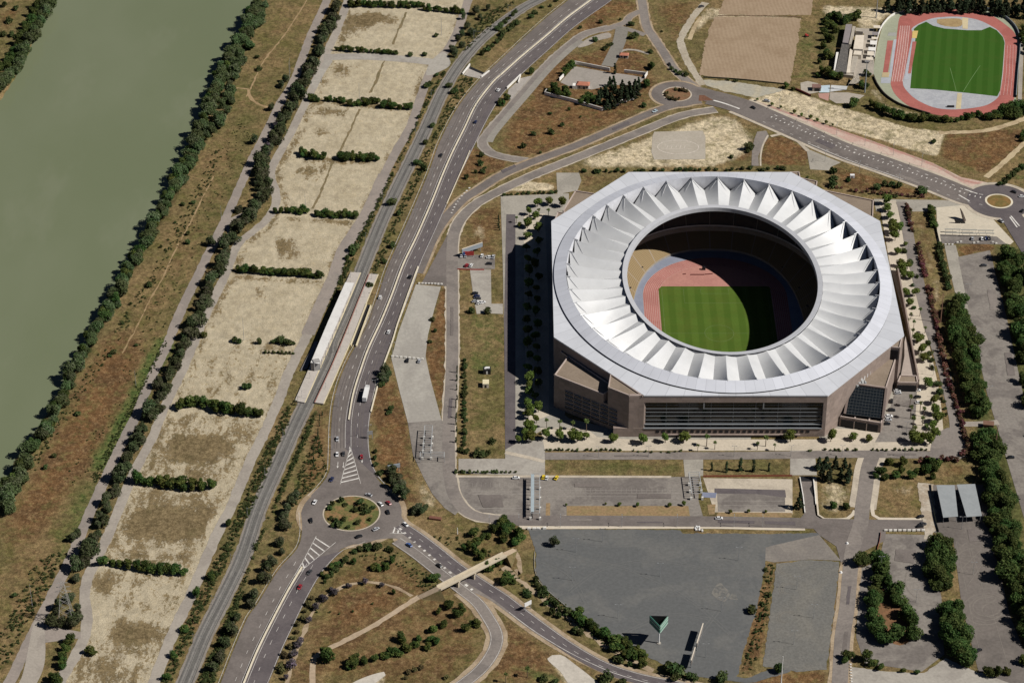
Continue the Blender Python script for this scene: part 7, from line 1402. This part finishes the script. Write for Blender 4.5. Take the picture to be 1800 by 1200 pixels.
blocks([(930, 930), (939, 930), (946, 930), (957, 929)], 'white marker stone at the top left of the gravel lot', 'stone', 'white stones at the gravel lot corner', (2.0, 1.2, 1.1)); blocks([(1495+k*.3, 1168+k*5) for k in range(7)], 'white painted stone beside the lower street', 'stone', 'white stones beside the lower street', (1.0, .8, .6))
mb = MB()
for k in range(6): mb.box((random.uniform(-2, 2), random.uniform(-2, 2), 0), (random.uniform(.8, 1.8), random.uniform(.8, 1.6), random.uniform(.5, 1.4)), random.uniform(0, 3))
tag(mb.build('rubble_pile', alu, None, tuple(P(1228, 930))), 'white heap of rubble on the verge above the gravel lot', 'rubble')
for px, lb in (((1489, 955), 'small white boulder at the crossroads'), ((1478, 1006), 'small white boulder beside the right street')):
    mb = MB(); mb.tube((0, 0, 0), (.1, 0, 1.0), 1.1, .5, 7); tag(mb.build('boulder', alu, None, tuple(P(*px))), lb, 'boulder')
# -- gantries / turnstile frames
def gantry(px, py, lx, ly, h, label, rz=0.0, nx=2, ny=4, roof_from=.0, side=True, booths=True):
    r = at('turnstile_gantry', px, py, label, 'gantry', rz); mb = MB()
    for sx_ in (-lx/2, lx/2): mb.box((sx_, 0, h), (.35, ly, .35))
    for k in range(ny*3+1): mb.box((0, -ly/2+ly*k/(ny*3), h+.05), (lx, .18, .22))
    kid(mb, 'roof_frame', plain('gantry_steel', (.47, .48, .48), .45, .5, .2), r)
    for k in range(ny+1):
        for sx_ in (-lx/2, lx/2): mb = MB(); mb.tube((sx_, -ly/2+ly*k/ny, 0), (sx_, -ly/2+ly*k/ny, h), .16, .16, 6); kid(mb, 'post', pole_m, r)
    if side: mb = MB(); mb.box((-lx/2+.9, 0, h+.32), (1.8, ly*.95, .12)); kid(mb, 'glass_panel', plain('panel_bluegrey', (.36, .42, .45), .3), r)
    if booths:
        for k in range(ny):
            for sx_ in (-lx/2-.2, lx/2+.2): mb = MB(); mb.box((sx_, -ly/2+ly*(k)/ny, 0), (1.2, 1.2, 1.9)); kid(mb, 'booth', bk, r)
    return r
gantry(941, 878, 5.0, 37, 4.6, 'long grey turnstile gantry standing across the front car park', -.01, ny=4); gantry(1222, 859, 6.0, 20, 4.4, 'short grey turnstile gantry right of the front car park', .03, ny=3, side=False)
gantry(752, 783, 4.6, 27, 4.6, 'grey turnstile gantry on the entry apron west of the lawn', -.02, ny=4, side=False); gantry(760, 809, 14, 4.5, 4.2, 'low grey cross frame at the near end of the entry gantry', 0, ny=1, side=False, booths=False)
sheet('ramp', [(1234, 865), (1260, 866), (1258, 875), (1233, 874)], mat('panel_blue', (.20, .22, .30), fine=.06), 6, label='blue grey paved bay beside the short gantry', cat='paving')
# -- tunnel ramp
r = at('tunnel_ramp', 1412, 872, 'sunken ramp with white side walls below the concrete deck', 'ramp'); o_ = r.location
for w_ in ([(1406, 838), (1412, 872), (1415, 900)], [(1430, 842), (1433, 870), (1434, 885)]):
    q = rel(w_, .9)
    for i in range(2): mb = MB(); mb.wall(q[i], q[i+1], 0, 1.1, .5); kid(mb, 'side_wall', wht, r)
mb = MB(); mb.prism(rel([(1406, 836), (1430, 836), (1432, 847), (1409, 847)], .3), .1, .16); kid(mb, 'tunnel_mouth', blk, r)
sheet('street', [(1409, 846), (1431, 846), (1437, 905), (1450, 913), (1405, 913), (1414, 902)], asph, 6, label='grey ramp road rising from the tunnel to the street', cat='road'); mb = MB(); mb.prism(rel([(1423, 858), (1430, 848), (1433, 880)], .3), .17, .2); kid(mb, 'ramp_cutting', blk, r)
# -- carports
for q, lb in (([(1646, 852), (1678, 852), (1684, 907), (1658, 909)], 'left of the two long grey carport roofs'), ([(1682, 851), (1714, 850), (1726, 906), (1699, 908)], 'right of the two long grey carport roofs')):
    c = P(sum(x for x, _ in q)/4, sum(y for _, y in q)/4, 5); r = tag(empty('carport', (c.x, c.y, 0)), lb, 'carport'); o_ = r.location; pts = rel(q, 5.0); mb = MB(); mb.prism(pts, 4.8, 5.0); kid(mb, 'roof', grey_roof, r)
    for i in range(4):
        a_ = Vector(pts[i]).lerp(Vector(pts[(i+2) % 4]), .05); mb = MB(); mb.tube((a_.x, a_.y, 0), (a_.x, a_.y, 4.8), .15, .15, 6); kid(mb, 'post', pole_m, r)
    for k in range(1, 4):
        for s_ in (0, 1): a_ = (Vector(pts[0]).lerp(Vector(pts[3]), k/4) if s_ == 0 else Vector(pts[1]).lerp(Vector(pts[2]), k/4)).lerp(Vector((0, 0)), .08); mb = MB(); mb.tube((a_.x, a_.y, 0), (a_.x, a_.y, 4.8), .15, .15, 6); kid(mb, 'post', pole_m, r)
# -- lawn cabins
r = at('lawn_cabin', 856, 655, 'black and white steel cabin standing on the dry lawn', 'cabin'); mb = MB(); mb.box((0, 0, 0), (4.6, 3.6, 3.4)); kid(mb, 'wall', blk, r); mb = MB(); mb.box((.4, .2, 3.4), (2.6, 1.6, .5)); mb.box((-1, -.7, 3.4), (1.0, 1.2, .7)); kid(mb, 'roof_unit', alu, r); mb = MB(); mb.box((0, -1.85, .2), (1.0, .12, 2.1)); kid(mb, 'door', alu, r)
r = at('lawn_kiosk', 854, 678, 'cream box kiosk standing on the dry lawn below the black cabin', 'kiosk'); mb = MB(); mb.box((0, 0, 0), (3.6, 4.6, 2.9)); kid(mb, 'wall', cream, r); mb = MB(); mb.box((0, 0, 2.9), (3.8, 4.8, .2)); kid(mb, 'roof', mat('kiosk_roof', (.74, .66, .45), fine=.05), r); mb = MB(); mb.box((0, -2.35, .2), (1.0, .12, 2.0)); kid(mb, 'door', blk, r)
r = at('utility_box', 1498, 312, 'small white utility box on the rough strip behind the stadium', 'box'); mb = MB(); mb.box((0, 0, 0), (3.0, 2.2, 2.2)); kid(mb, 'cabinet', alu, r); mb = MB(); mb.box((0, -1.15, .3), (1.2, .1, 1.6)); kid(mb, 'door', pole_m, r)
r = at('brown_shed', 1737, 750, 'brown flat-roofed shed between the two right tree belts', 'shed', -.15); mb = MB(); mb.box((0, 0, 0), (6.0, 4, 2.8)); kid(mb, 'wall', mat('shed_brown', (.16, .09, .06), fine=.1), r); mb = MB(); mb.box((0, 0, 2.8), (6.4, 4.4, .2)); kid(mb, 'roof', mat('shed_roof', (.20, .115, .08), fine=.08), r)
r = at('low_ruin', 765, 912, 'low dark red ruined wall beside the large roundabout', 'ruin', -.2); mb = MB(); mb.box((0, 0, 0), (7, 2.2, 1.2)); kid(mb, 'wall', mat('ruin_brick', (.20, .09, .065), fine=.2), r)
r = at('trackside_hut', 547, 688, 'x', 'hut') if False else None
# -- billboards
def billboard(a, b_, z0, z1, label, m, legs=3, th=.5, back=None, name='billboard'):
    A, B = P(*a, z1), P(*b_, z1); c = (A+B)/2; r = tag(empty(name, (c.x, c.y, 0), math.atan2(B.y-A.y, B.x-A.x)), label, 'billboard'); L = (B.xy-A.xy).length
    mb = MB(); mb.box((0, 0, z0), (L, th, z1-z0)); kid(mb, 'panel', m, r)
    for k in range(legs): x = -L*.4+L*.8*k/max(1, legs-1) if legs > 1 else 0; mb = MB(); mb.tube((x, 0, 0), (x, 0, z0+.2), .2, .2, 6); kid(mb, 'leg', pole_m, r)
    if back: 
        mb = MB(); mb.box((0, 0, z1), (L, th+.1, .2)); kid(mb, 'top_rail', cream, r)
    return r
bb = billboard((1236, 1095), (1225, 1130), 3.0, 6.4, 'huge slanting billboard seen edge-on in the gravel lot', mat('board_back', (.22, .20, .18), fine=.1), 5, .4, True)
billboard((1222, 1137), (1215, 1160), 2.4, 6.0, 'second lower billboard at the bottom of the gravel lot', mat('board_back', (.22, .20, .18)), 3, .4, True)
billboard((812, 438), (848, 426), 3.0, 6.2, 'grey blue billboard frame above the small west car park', plain('board_bluegrey', (.28, .32, .36)), 3, .5, True)
r = billboard((814, 442), (833, 442), 1.2, 4.2, 'red and blue hoarding below the grey billboard frame', red_m, 2, .3); mb = MB(); mb.box((-3.0, -.2, 1.4), (1.6, .1, 2.6)); kid(mb, 'blue_panel', blue_m, r)
billboard((681, 818), (703, 814), 3.0, 5.6, 'narrow blue grey billboard on the red slope by the roundabout', plain('board_bluegrey', (.28, .32, .36)), 3); billboard((922, 1060), (934, 1054), 3.4, 6.0, 'white road sign board beside the road below the footbridge', alu, 2, .3, name='road_sign')
billboard((645, 758), (655, 757), 3.0, 5.6, 'small dark road sign beside the highway above the roundabout', pole_m, 2, .3, name='road_sign'); billboard((532, 917), (546, 917), .5, 1.2, 'x', alu, 2, .3) if False else None
# triangular tower sign
r = at('tower_sign', 1158, 1130, 'tall triangular green and white advertising sign on a single post', 'sign'); mb = MB(); mb.tube((0, 0, 0), (0, 0, 11.0), .42, .36, 10); kid(mb, 'post', alu, r)
T3 = [(0, -4.2), (4.5, 4.0), (-5.0, 4.4)]; dg = plain('sign_green_shaded', (.05, .16, .12), .5); lgt = plain('sign_mint', (.38, .50, .44), .5)
for i in range(3):
    a_, b_ = Vector(T3[i]), Vector(T3[(i+1) % 3]); 
    mb = MB(); mb.wall(a_, b_, 10.4, 15.4, .4); p_ = kid(mb, 'panel', (plain('sign_green_sunlit', (.16, .28, .22), .5), blk, dg)[i], r)  # tones paint the light: sunlit right face, dark interior, shaded left face
    for z_ in (10.6, 13.0, 14.6): n_ = (b_-a_).normalized(); nn = Vector((n_.y, -n_.x))*.26; mb = MB(); mb.wall(a_+nn, b_+nn, z_, z_+.55, .1); kid(mb, 'stripe', lgt, p_)
mb = MB(); mb.prism([(x*.9, y*.9) for x, y in T3], 10.6, 10.8); kid(mb, 'floor_grille', blk, r)
for i in range(3): mb = MB(); mb.tube((0, 0, 8.5), (T3[i][0]*.9, T3[i][1]*.9, 10.6), .15, .15, 6); kid(mb, 'brace', alu, r)
mb = MB(); mb.tube((0, 0, 0), (0, 0, .4), 1.2, 1.2, 12); kid(mb, 'footing', conc, r)
# -- lattice pylon
r = at('lattice_pylon', 117, 1092, 'tall steel lattice pylon rising from the trees at lower left', 'pylon', .1); ls = plain('lattice_steel', (.42, .41, .38), .5, .4, .3); Hh = 27; w0_, w1_ = 4.2, .8
def lv(z): return w0_+(w1_-w0_)*z/Hh
for sx_ in (-1, 1):
    for sy in (-1, 1): mb = MB(); mb.tube((sx_*w0_/1, sy*w0_/1, 0), (sx_*w1_, sy*w1_, Hh), .17, .10, 5); kid(mb, 'corner_leg', ls, r)
zs = [0, 5, 9.5, 13.5, 17, 20, 22.5, 25, 27]
for i in range(8):
    a0, a1 = lv(zs[i]), lv(zs[i+1]); mb = MB()
    for s_ in (-1, 1):
        mb.tube((-a0, s_*a0, zs[i]), (a1, s_*a1, zs[i+1]), .07, .07, 4); mb.tube((a0, s_*a0, zs[i]), (-a1, s_*a1, zs[i+1]), .07, .07, 4); mb.tube((s_*a0, -a0, zs[i]), (s_*a1, a1, zs[i+1]), .07, .07, 4); mb.tube((s_*a0, a0, zs[i]), (s_*a1, -a1, zs[i+1]), .07, .07, 4)
    kid(mb, 'bracing', ls, r)
for z_, w_ in ((21, 4.5), (24, 3.8), (26.8, 3.0)): mb = MB(); mb.tube((-w_, 0, z_), (w_, 0, z_), .12, .12, 5); mb.tube((-w_, 0, z_), (0, 0, z_+1.2), .07, .07, 4); mb.tube((w_, 0, z_), (0, 0, z_+1.2), .07, .07, 4); kid(mb, 'crossarm', ls, r)
# -- poles in and about
G = 'thin poles on the sand fields'
for x, y, h in ((632, 183, 17), (776, 62, 15), (537, 366, 11), (429, 598, 17), (509, 138, 14), (565, 146, 9)): mast(x, y, h, .16, 'thin grey pole standing on the sand fields', G, False, name='pole')
G = 'thin poles on the river meadow'
for x, y, h in ((239, 678, 11), (389, 382, 9), (57, 1066, 16), (510, 130, 13)): mast(x, y, h, .15, 'thin grey pole on the river meadow', G, False, name='pole')
G = 'lamp posts of the gravel lots'
def lamp(px, py, h, label, group, rz=0.0, arm=1.4, r0=.13):
    r = at('lamp_post', px, py, label, 'lamp post', rz, group); mb = MB(); mb.tube((0, 0, 0), (0, 0, h), r0, r0*.6, 6); kid(mb, 'pole', pole_m, r)
    for s_ in ((-1, 1) if arm else ()): mb = MB(); mb.tube((0, 0, h-.1), (s_*arm, 0, h+.1), .06, .05, 4); mb.box((s_*arm, 0, h), (.9, .35, .15)); kid(mb, 'lamp_head', pole_m, r)
    return r
for x, y in ((1059, 952), (1298, 985), (1160, 1013), (1006, 1020), (1086, 1086), (1268, 1074), (1240, 1155), (1012, 970), (1400, 1036), (1430, 1086), (1395, 1132)): lamp(x, y, 9.5, 'thin lamp post standing on the grey gravel', G)
G = 'lamp posts along the highway'
for px, py in ((760, 318), (730, 390), (703, 455), (675, 520), (690, 625), (660, 690), (790, 245), (838, 190), (880, 142), (930, 96), (985, 58), (595, 715), (585, 790), (648, 770)): lamp(px, py, 9.5, 'thin double lamp post along the highway', G, .3, 1.6)
G = 'lamp posts along the front streets'
for px in (860, 912, 985, 1093, 1190, 1290, 1340): lamp(px, 926, 8, 'thin lamp post along the street above the gravel lot', 'lamp posts above the gravel lot', math.pi/2, 1.2)
for px, py in ((1052, 804), (1140, 803), (1290, 803), (1390, 802), (1480, 802), (1590, 803), (1640, 660), (1657, 700), (1608, 520), (1596, 440), (1593, 760)): lamp(px, py, 8, 'thin lamp post along the street round the stadium', G, 0, 1.1)
for px, py in ((1370, 193), (1420, 215), (1470, 238), (1520, 256), (1570, 273), (1620, 292), (1450, 285), (1510, 305), (1580, 325)): lamp(px, py, 9, 'thin lamp post along the wide avenue', 'lamp posts along the avenue', 1.2, 1.5)
for px, py in ((1548, 1000), (1710, 1010), (1690, 930), (1738, 700), (1700, 520), (1720, 600), (1610, 1058)): lamp(px, py, 9, 'thin lamp post on the right hand lots', 'lamp posts on the right lots', 0, 1.3)
mast(1372, 1212, 23, .4, 'white pole rising from the lower edge right of centre', None, False, alu, 'white_pole'); mast(1653, 567, 22, .35, 'tall reddish pole rising from the right tree belt', None, False, plain('pole_rust', (.30, .17, .12)), 'rusty_pole'); mast(1748, 800, 22, .35, 'tall reddish pole beside the lower right tree belt', None, False, plain('pole_rust', (.30, .17, .12)), 'rusty_pole')
mast(804, 938, 4.5, .35, 'short pale pillar at the bend by the footbridge grove', None, False, bk, 'pillar')
G = 'catenary masts of the railway'
for i, px in enumerate(((905, 22), (845, 68), (802, 116), (770, 172), (742, 236), (714, 300), (685, 356), (655, 424), (628, 490), (536, 712), (510, 770), (478, 838), (447, 908), (418, 990), (385, 1062), (352, 1130))):
    for s_ in (-5.2,):
        r = at('catenary_mast', px[0]-12, px[1], 'slim steel catenary mast beside the railway tracks', 'mast', 0, G); mb = MB(); mb.tube((0, 0, 0), (0, 0, 6.8), .13, .1, 5); kid(mb, 'pole', pole_m, r); mb = MB(); mb.tube((0, 0, 6.2), (6.4, -2.2, 6.4), .07, .05, 4); kid(mb, 'bracket', pole_m, r)
# fences: slim dark railings
fen = plain('fence_green', (.05, .06, .045))
def fence(px, label, h=1.6, m=fen): return barrier(px, 'fence', label, .08, h, m)
fence([(1637, 365), (1646, 405), (1655, 445), (1668, 508)], 'dark railing left of the sculpture square'); fence([(1636, 852), (1642, 905), (1650, 935)], 'thin dark fence left of the carports', 1.4); fence([(1548, 936), (1546, 952), (1542, 966)], 'rust red fence below the crossroads', 1.2, plain('fence_rust', (.30, .10, .06)))
fence([(804, 474), (835, 475), (851, 475)], 'low red railing along the small west car park', 1.0, red_m); fence([(1236, 137), (1300, 141), (1388, 150)], 'thin fence along the near edge of the ploughed field', 1.2); fence([(1236, 838), (1392, 837)], 'thin rust coloured fence below the cypresses', 1.3, plain('fence_rust', (.30, .10, .06)))
fence([(940, 970), (940, 1002), (954, 1030), (1006, 1075)], 'pale low wall along the left edge of the gravel lot', .6, wht)
# ================================================================ VEHICLES
cm, t, b = base('car_paint', .32, .5); oi = t.new('ShaderNodeObjectInfo'); t.l.new(oi.outputs['Color'], b.inputs['Base Color']); b.inputs['Coat Weight'].default_value = .4
tyre_m = plain('tyre_black', (.018, .018, .018), .8); glass_m = plain('car_glass', (.015, .018, .022), .08, .6); lamp_m = plain('car_lamp', (.6, .58, .52), .2)
def loft(mb, secs, mi=0):
    n = len(secs[0]); vs = [p for s_ in secs for p in s_]; fs = []
    for i in range(len(secs)-1):
        for j in range(n): fs.append((i*n+j, i*n+(j+1) % n, (i+1)*n+(j+1) % n, (i+1)*n+j))
    fs += [tuple(range(n-1, -1, -1)), tuple(range((len(secs)-1)*n, len(secs)*n))]; mb.add(vs, fs, mi)
def rect(x, w, z0, z1): return [(x, -w, z0), (x, w, z0), (x, w*.97, (z0+z1)/2+.1), (x, w*.86, z1), (x, -w*.86, z1), (x, -w*.97, (z0+z1)/2+.1)]
mb = MB(); loft(mb, [rect(-2.15, .78, .38, .78), rect(-2.0, .88, .25, .92), rect(-1.0, .9, .22, .95), rect(.8, .9, .22, .93), rect(1.6, .88, .22, .82), rect(2.1, .76, .32, .66)]); BODY = mb.mesh('body', cm)
mb = MB(); loft(mb, [rect(-1.75, .74, .88, 1.0), rect(-1.25, .76, .88, 1.40), rect(-.2, .77, .88, 1.46), rect(.45, .75, .88, 1.38), rect(1.15, .7, .86, .95)]); CAB = mb.mesh('windows', glass_m)
mb = MB(); mb.add([(-1.2, -.62, 1.47), (.42, -.60, 1.45), (.42, .60, 1.45), (-1.2, .62, 1.47), (-1.2, -.62, 1.40), (.42, -.60, 1.38), (.42, .60, 1.38), (-1.2, .62, 1.40)], [(0, 1, 2, 3), (4, 7, 6, 5), (0, 4, 5, 1), (1, 5, 6, 2), (2, 6, 7, 3), (3, 7, 4, 0)]); ROOF = mb.mesh('roof', cm)
mb = MB(); mb.tube((0, -.11, .32), (0, .11, .32), .32, .32, 12); WHEEL = mb.mesh('wheel', tyre_m)
mb = MB(); mb.box((0, 0, .6), (.1, .32, .14)); LAMP = mb.mesh('headlight', lamp_m)
def car(px, py, ang, col, label, group=None, s=1.0, name='car', cat='car', z=.25):
    p = P(px, py); o = empty(name, (p.x, p.y, z), ang); o.scale = (s, s, s); tag(o, label, cat, group)
    for nm, me in (('body', BODY), ('windows', CAB), ('roof', ROOF)):
        k = bpy.data.objects.new(nm, me); COL.objects.link(k); k.parent = o; k.color = (*col, 1)
    for x in (-1.35, 1.32):
        for y in (-.82, .82): k = bpy.data.objects.new('wheel', WHEEL); COL.objects.link(k); k.parent = o; k.location = (x, y, 0)
    for y in (-.55, .55): k = bpy.data.objects.new('headlight', LAMP); COL.objects.link(k); k.parent = o; k.location = (2.08, y, 0)
    return o
WH, BK, SV, NV, RD, BL, DG, YL, PB = (.72, .72, .72), (.015, .015, .017), (.42, .43, .45), (.02, .03, .09), (.30, .02, .03), (.06, .13, .36), (.06, .06, .065), (.75, .55, .03), (.45, .56, .62)
def hd(a, b_): return wang(a, b_)
CARS = [
 (593, 773, hd((593, 760), (591, 790)), SV, 'silver car alone on the highway above the roundabout'), (592.5, 800, hd((593, 780), (592, 810)), WH, 'white car waiting on the highway before the roundabout'), (604, 799, hd((604, 780), (604, 810)), DG, 'dark grey car beside a white one before the roundabout'), (635.5, 804, hd((636, 815), (636, 790)), RD, 'dark red car leaving the roundabout up the highway'), (583, 844, hd((590, 830), (575, 855)), NV, 'navy car entering the large roundabout at its upper left'),
 (648, 871, hd((664, 876), (640, 868)), SV, 'silver car on the upper rim of the large roundabout'), (669, 887, hd((676, 894), (662, 880)), WH, 'white car on the inner lane right of the planted island'), (683, 885, hd((690, 890), (676, 878)), RD, 'dark red car on the outer lane right of the island'), (682, 901, hd((686, 910), (678, 890)), BK, 'black car on the lower right rim of the roundabout'), (553, 884, hd((560, 874), (548, 895)), WH, 'white car on the left rim of the large roundabout'), (547, 916, hd((546, 906), (549, 928)), BK, 'black car on the lower left rim of the roundabout'),
 (631, 944, hd((620, 948), (642, 940)), BK, 'long black car below the planted island'), (661, 931, hd((650, 936), (672, 926)), SV, 'silver car on the lower right of the roundabout'), (713, 923, hd((705, 916), (722, 930)), WH, 'white car entering the road towards the footbridge'), (719, 959, hd((728, 965), (710, 953)), BL, 'blue car on the ramp lane below the roundabout'), (772, 995, hd((782, 1003), (762, 987)), BK, 'black car on the ramp lane near the footbridge'), (544, 1007, hd((552, 996), (536, 1018)), DG, 'dark car on the lower left road near the hatching'), (527, 1033, hd((534, 1020), (520, 1046)), RD, 'red car on the lower left dual road'),
 (668, 524, hd((662, 540), (674, 510)), WH, 'white car on the left carriageway beside the station'), (683, 585, hd((676, 600), (690, 570)), WH, 'white car on the right carriageway beside the station'), (721, 488, hd((714, 502), (728, 474)), BK, 'black car on the right carriageway above the slab'), (836, 216, hd((830, 226), (842, 206)), NV, 'navy car on the far curve of the highway'), (775, 275, hd((781, 262), (769, 288)), BK, 'black car on the left carriageway far up the highway'), (876, 160, hd((868, 168), (884, 152)), WH, 'white car near the underpass on the highway'),
 (1177, 115, hd((1170, 105), (1184, 125)), BK, 'black car on the lane above the far roundabout'), (1151, 197, hd((1164, 192), (1138, 202)), PB, 'pale blue car on the slip road by the far roundabout'), (1324, 191, hd((1310, 185), (1338, 197)), BK, 'black car on the avenue near the far roundabout'), (1348, 179, hd((1338, 178), (1358, 181)), SV, 'silver van parked on the pale ground above the avenue'), (1782, 339, hd((1770, 335), (1794, 343)), BK, 'black car leaving the right hand roundabout'), (1760, 390, hd((1750, 382), (1770, 398)), SV, 'silver car stopped at the edge of the sculpture square'), (1796, 347, 0, WH, 'white car at the right edge by the roundabout'), (1797, 372, 1.0, BK, 'black car at the right edge below the roundabout'),
 (1709, 421, 1.4, SV, 'silver car alone in the strip below the pergolas'), (1726, 421, 1.5, WH, 'white car beside two dark ones below the pergolas'), (1733, 420.5, 1.5, NV, 'navy car in the middle of three below the pergolas'), (1739, 420, 1.5, DG, 'dark car rightmost below the pergolas'), (1729, 468, .1, DG, 'dark car alone on the long parking aisle'), (1264, 912, .05, WH, 'white car driving on the street above the gravel lot'),
 (907, 841, .1, WH, 'white car parked left of the long gantry'), (955, 840, 1.4, YL, 'yellow car nearest the long gantry'), (961, 841, 1.4, WH, 'white car right beside a yellow one at the gantry'), (978, 841, 1.2, YL, 'yellow car standing alone right of the gantry'), (1777, 805, .1, BK, 'black car alone on the lot right of the tree belt'), (716, 635, 1.5, BK, 'black car below the block row on the slab'), (737, 636, 1.4, SV, 'silver car below the block row on the slab'),
 (811, 451, 1.5, WH, 'white car at the left end of the small west car park'), (818, 451, 1.5, SV, 'silver car second from the left in the west car park'), (847, 451, 1.4, WH, 'white car in the middle of the west car park'), (861, 454, .1, WH, 'white van at the right end of the west car park'), (867, 453, 1.4, SV, 'silver car beside a white van at the right end'), (860, 465, 0, BK, 'black car on the lower side of the west car park'), (820, 468, 1.2, RD, 'dark red car on the lower side of the west car park'), (828, 468, 1.2, WH, 'white car beside a dark red one in the west car park'),
 (835, 517, .3, BK, 'black car uppermost on the pale parking strip'), (838, 522, .3, NV, 'navy car below a black one on the parking strip'), (840, 526, .2, DG, 'dark grey car in the cluster on the parking strip'), (835, 531, .2, SV, 'silver car left in the cluster above the lawn'), (841, 533, 1.2, WH, 'white car in the middle of the cluster above the lawn'), (848, 533, .4, WH, 'white car right in the cluster above the lawn'),
 (1577, 688, .1, WH, 'white car nearest the entrance box in the right car park'), (1578, 692, .1, SV, 'silver car second from the entrance box'), (1607, 686, 0, DG, 'dark car by the entrance box shade'), (1612, 687, 0, WH, 'white car by the entrance box shade'), (1613, 699, .1, BK, 'black car under the plaza trees'), (1615, 709, 0, WH, 'white car under the plaza trees'), (1567, 706, 1.4, BK, 'black car in the line beside the dark glazing'), (1567, 722, 0, BK, 'black van beside the dark glazing'), (1562, 733, .1, WH, 'white car below a black van in the right car park'), (1561, 739, .1, SV, 'silver car below a white one in the right car park'), (1559, 746, 0, BK, 'black car lowest in the line beside the annex'),
 (1720, 1144, .6, BK, 'black car on the lower right lot by the tree belt'), (1618, 909, .4, BK, 'black car on the broken ground left of the carports'), (1622, 922, .1, DG, 'dark car above the block row by the carports'), (1617, 926, .2, BK, 'black car at the right end of the block row'), (1233, 13, .4, DG, 'dark car on the pale dirt road at the upper edge'), (1495, 300, .3, DG, 'x'),
]
for c in CARS:
    if c[4] == 'x': continue
    s_ = 1.12 if 'van' in c[4] else 1.0
    car(c[0], c[1], c[2], c[3], c[4], None, s_, 'van' if 'van ' in c[4] and ('white van' == c[4][:9] or 'black van' == c[4][:9] or 'silver van' == c[4][:10]) else 'car', 'van' if c[4].split()[1] == 'van' else 'car')
# lorry
p = P(643.5, 697); ang = hd((638, 715), (650, 665)); o = tag(empty('lorry', (p.x, p.y, .25), ang), 'long white lorry driving up the right carriageway of the highway', 'lorry')
mb = MB(); mb.box((-1.2, 0, 1.0), (11.5, 2.5, 2.9)); kid(mb, 'trailer', alu, o)
mb = MB(); mb.box((-1.2, 0, .75), (11.0, 2.2, .28)); kid(mb, 'chassis', blk, o)
mb = MB(); mb.box((6.2, 0, .6), (2.3, 2.4, 2.6)); mb.box((5.9, 0, 3.2), (1.5, 2.2, .45)); cb_ = kid(mb, 'cab', alu, o); mb = MB(); mb.box((7.33, 0, 1.9), (.12, 2.1, .9)); kid(mb, 'windscreen', glass_m, o)
for x in (-5.6, -4.3, -3.0, 4.4, 6.4):
    for y in (-1.05, 1.05): mb = MB(); mb.tube((x, y-.15, .5), (x, y+.15, .5), .5, .5, 12); kid(mb, 'wheel', tyre_m, o)
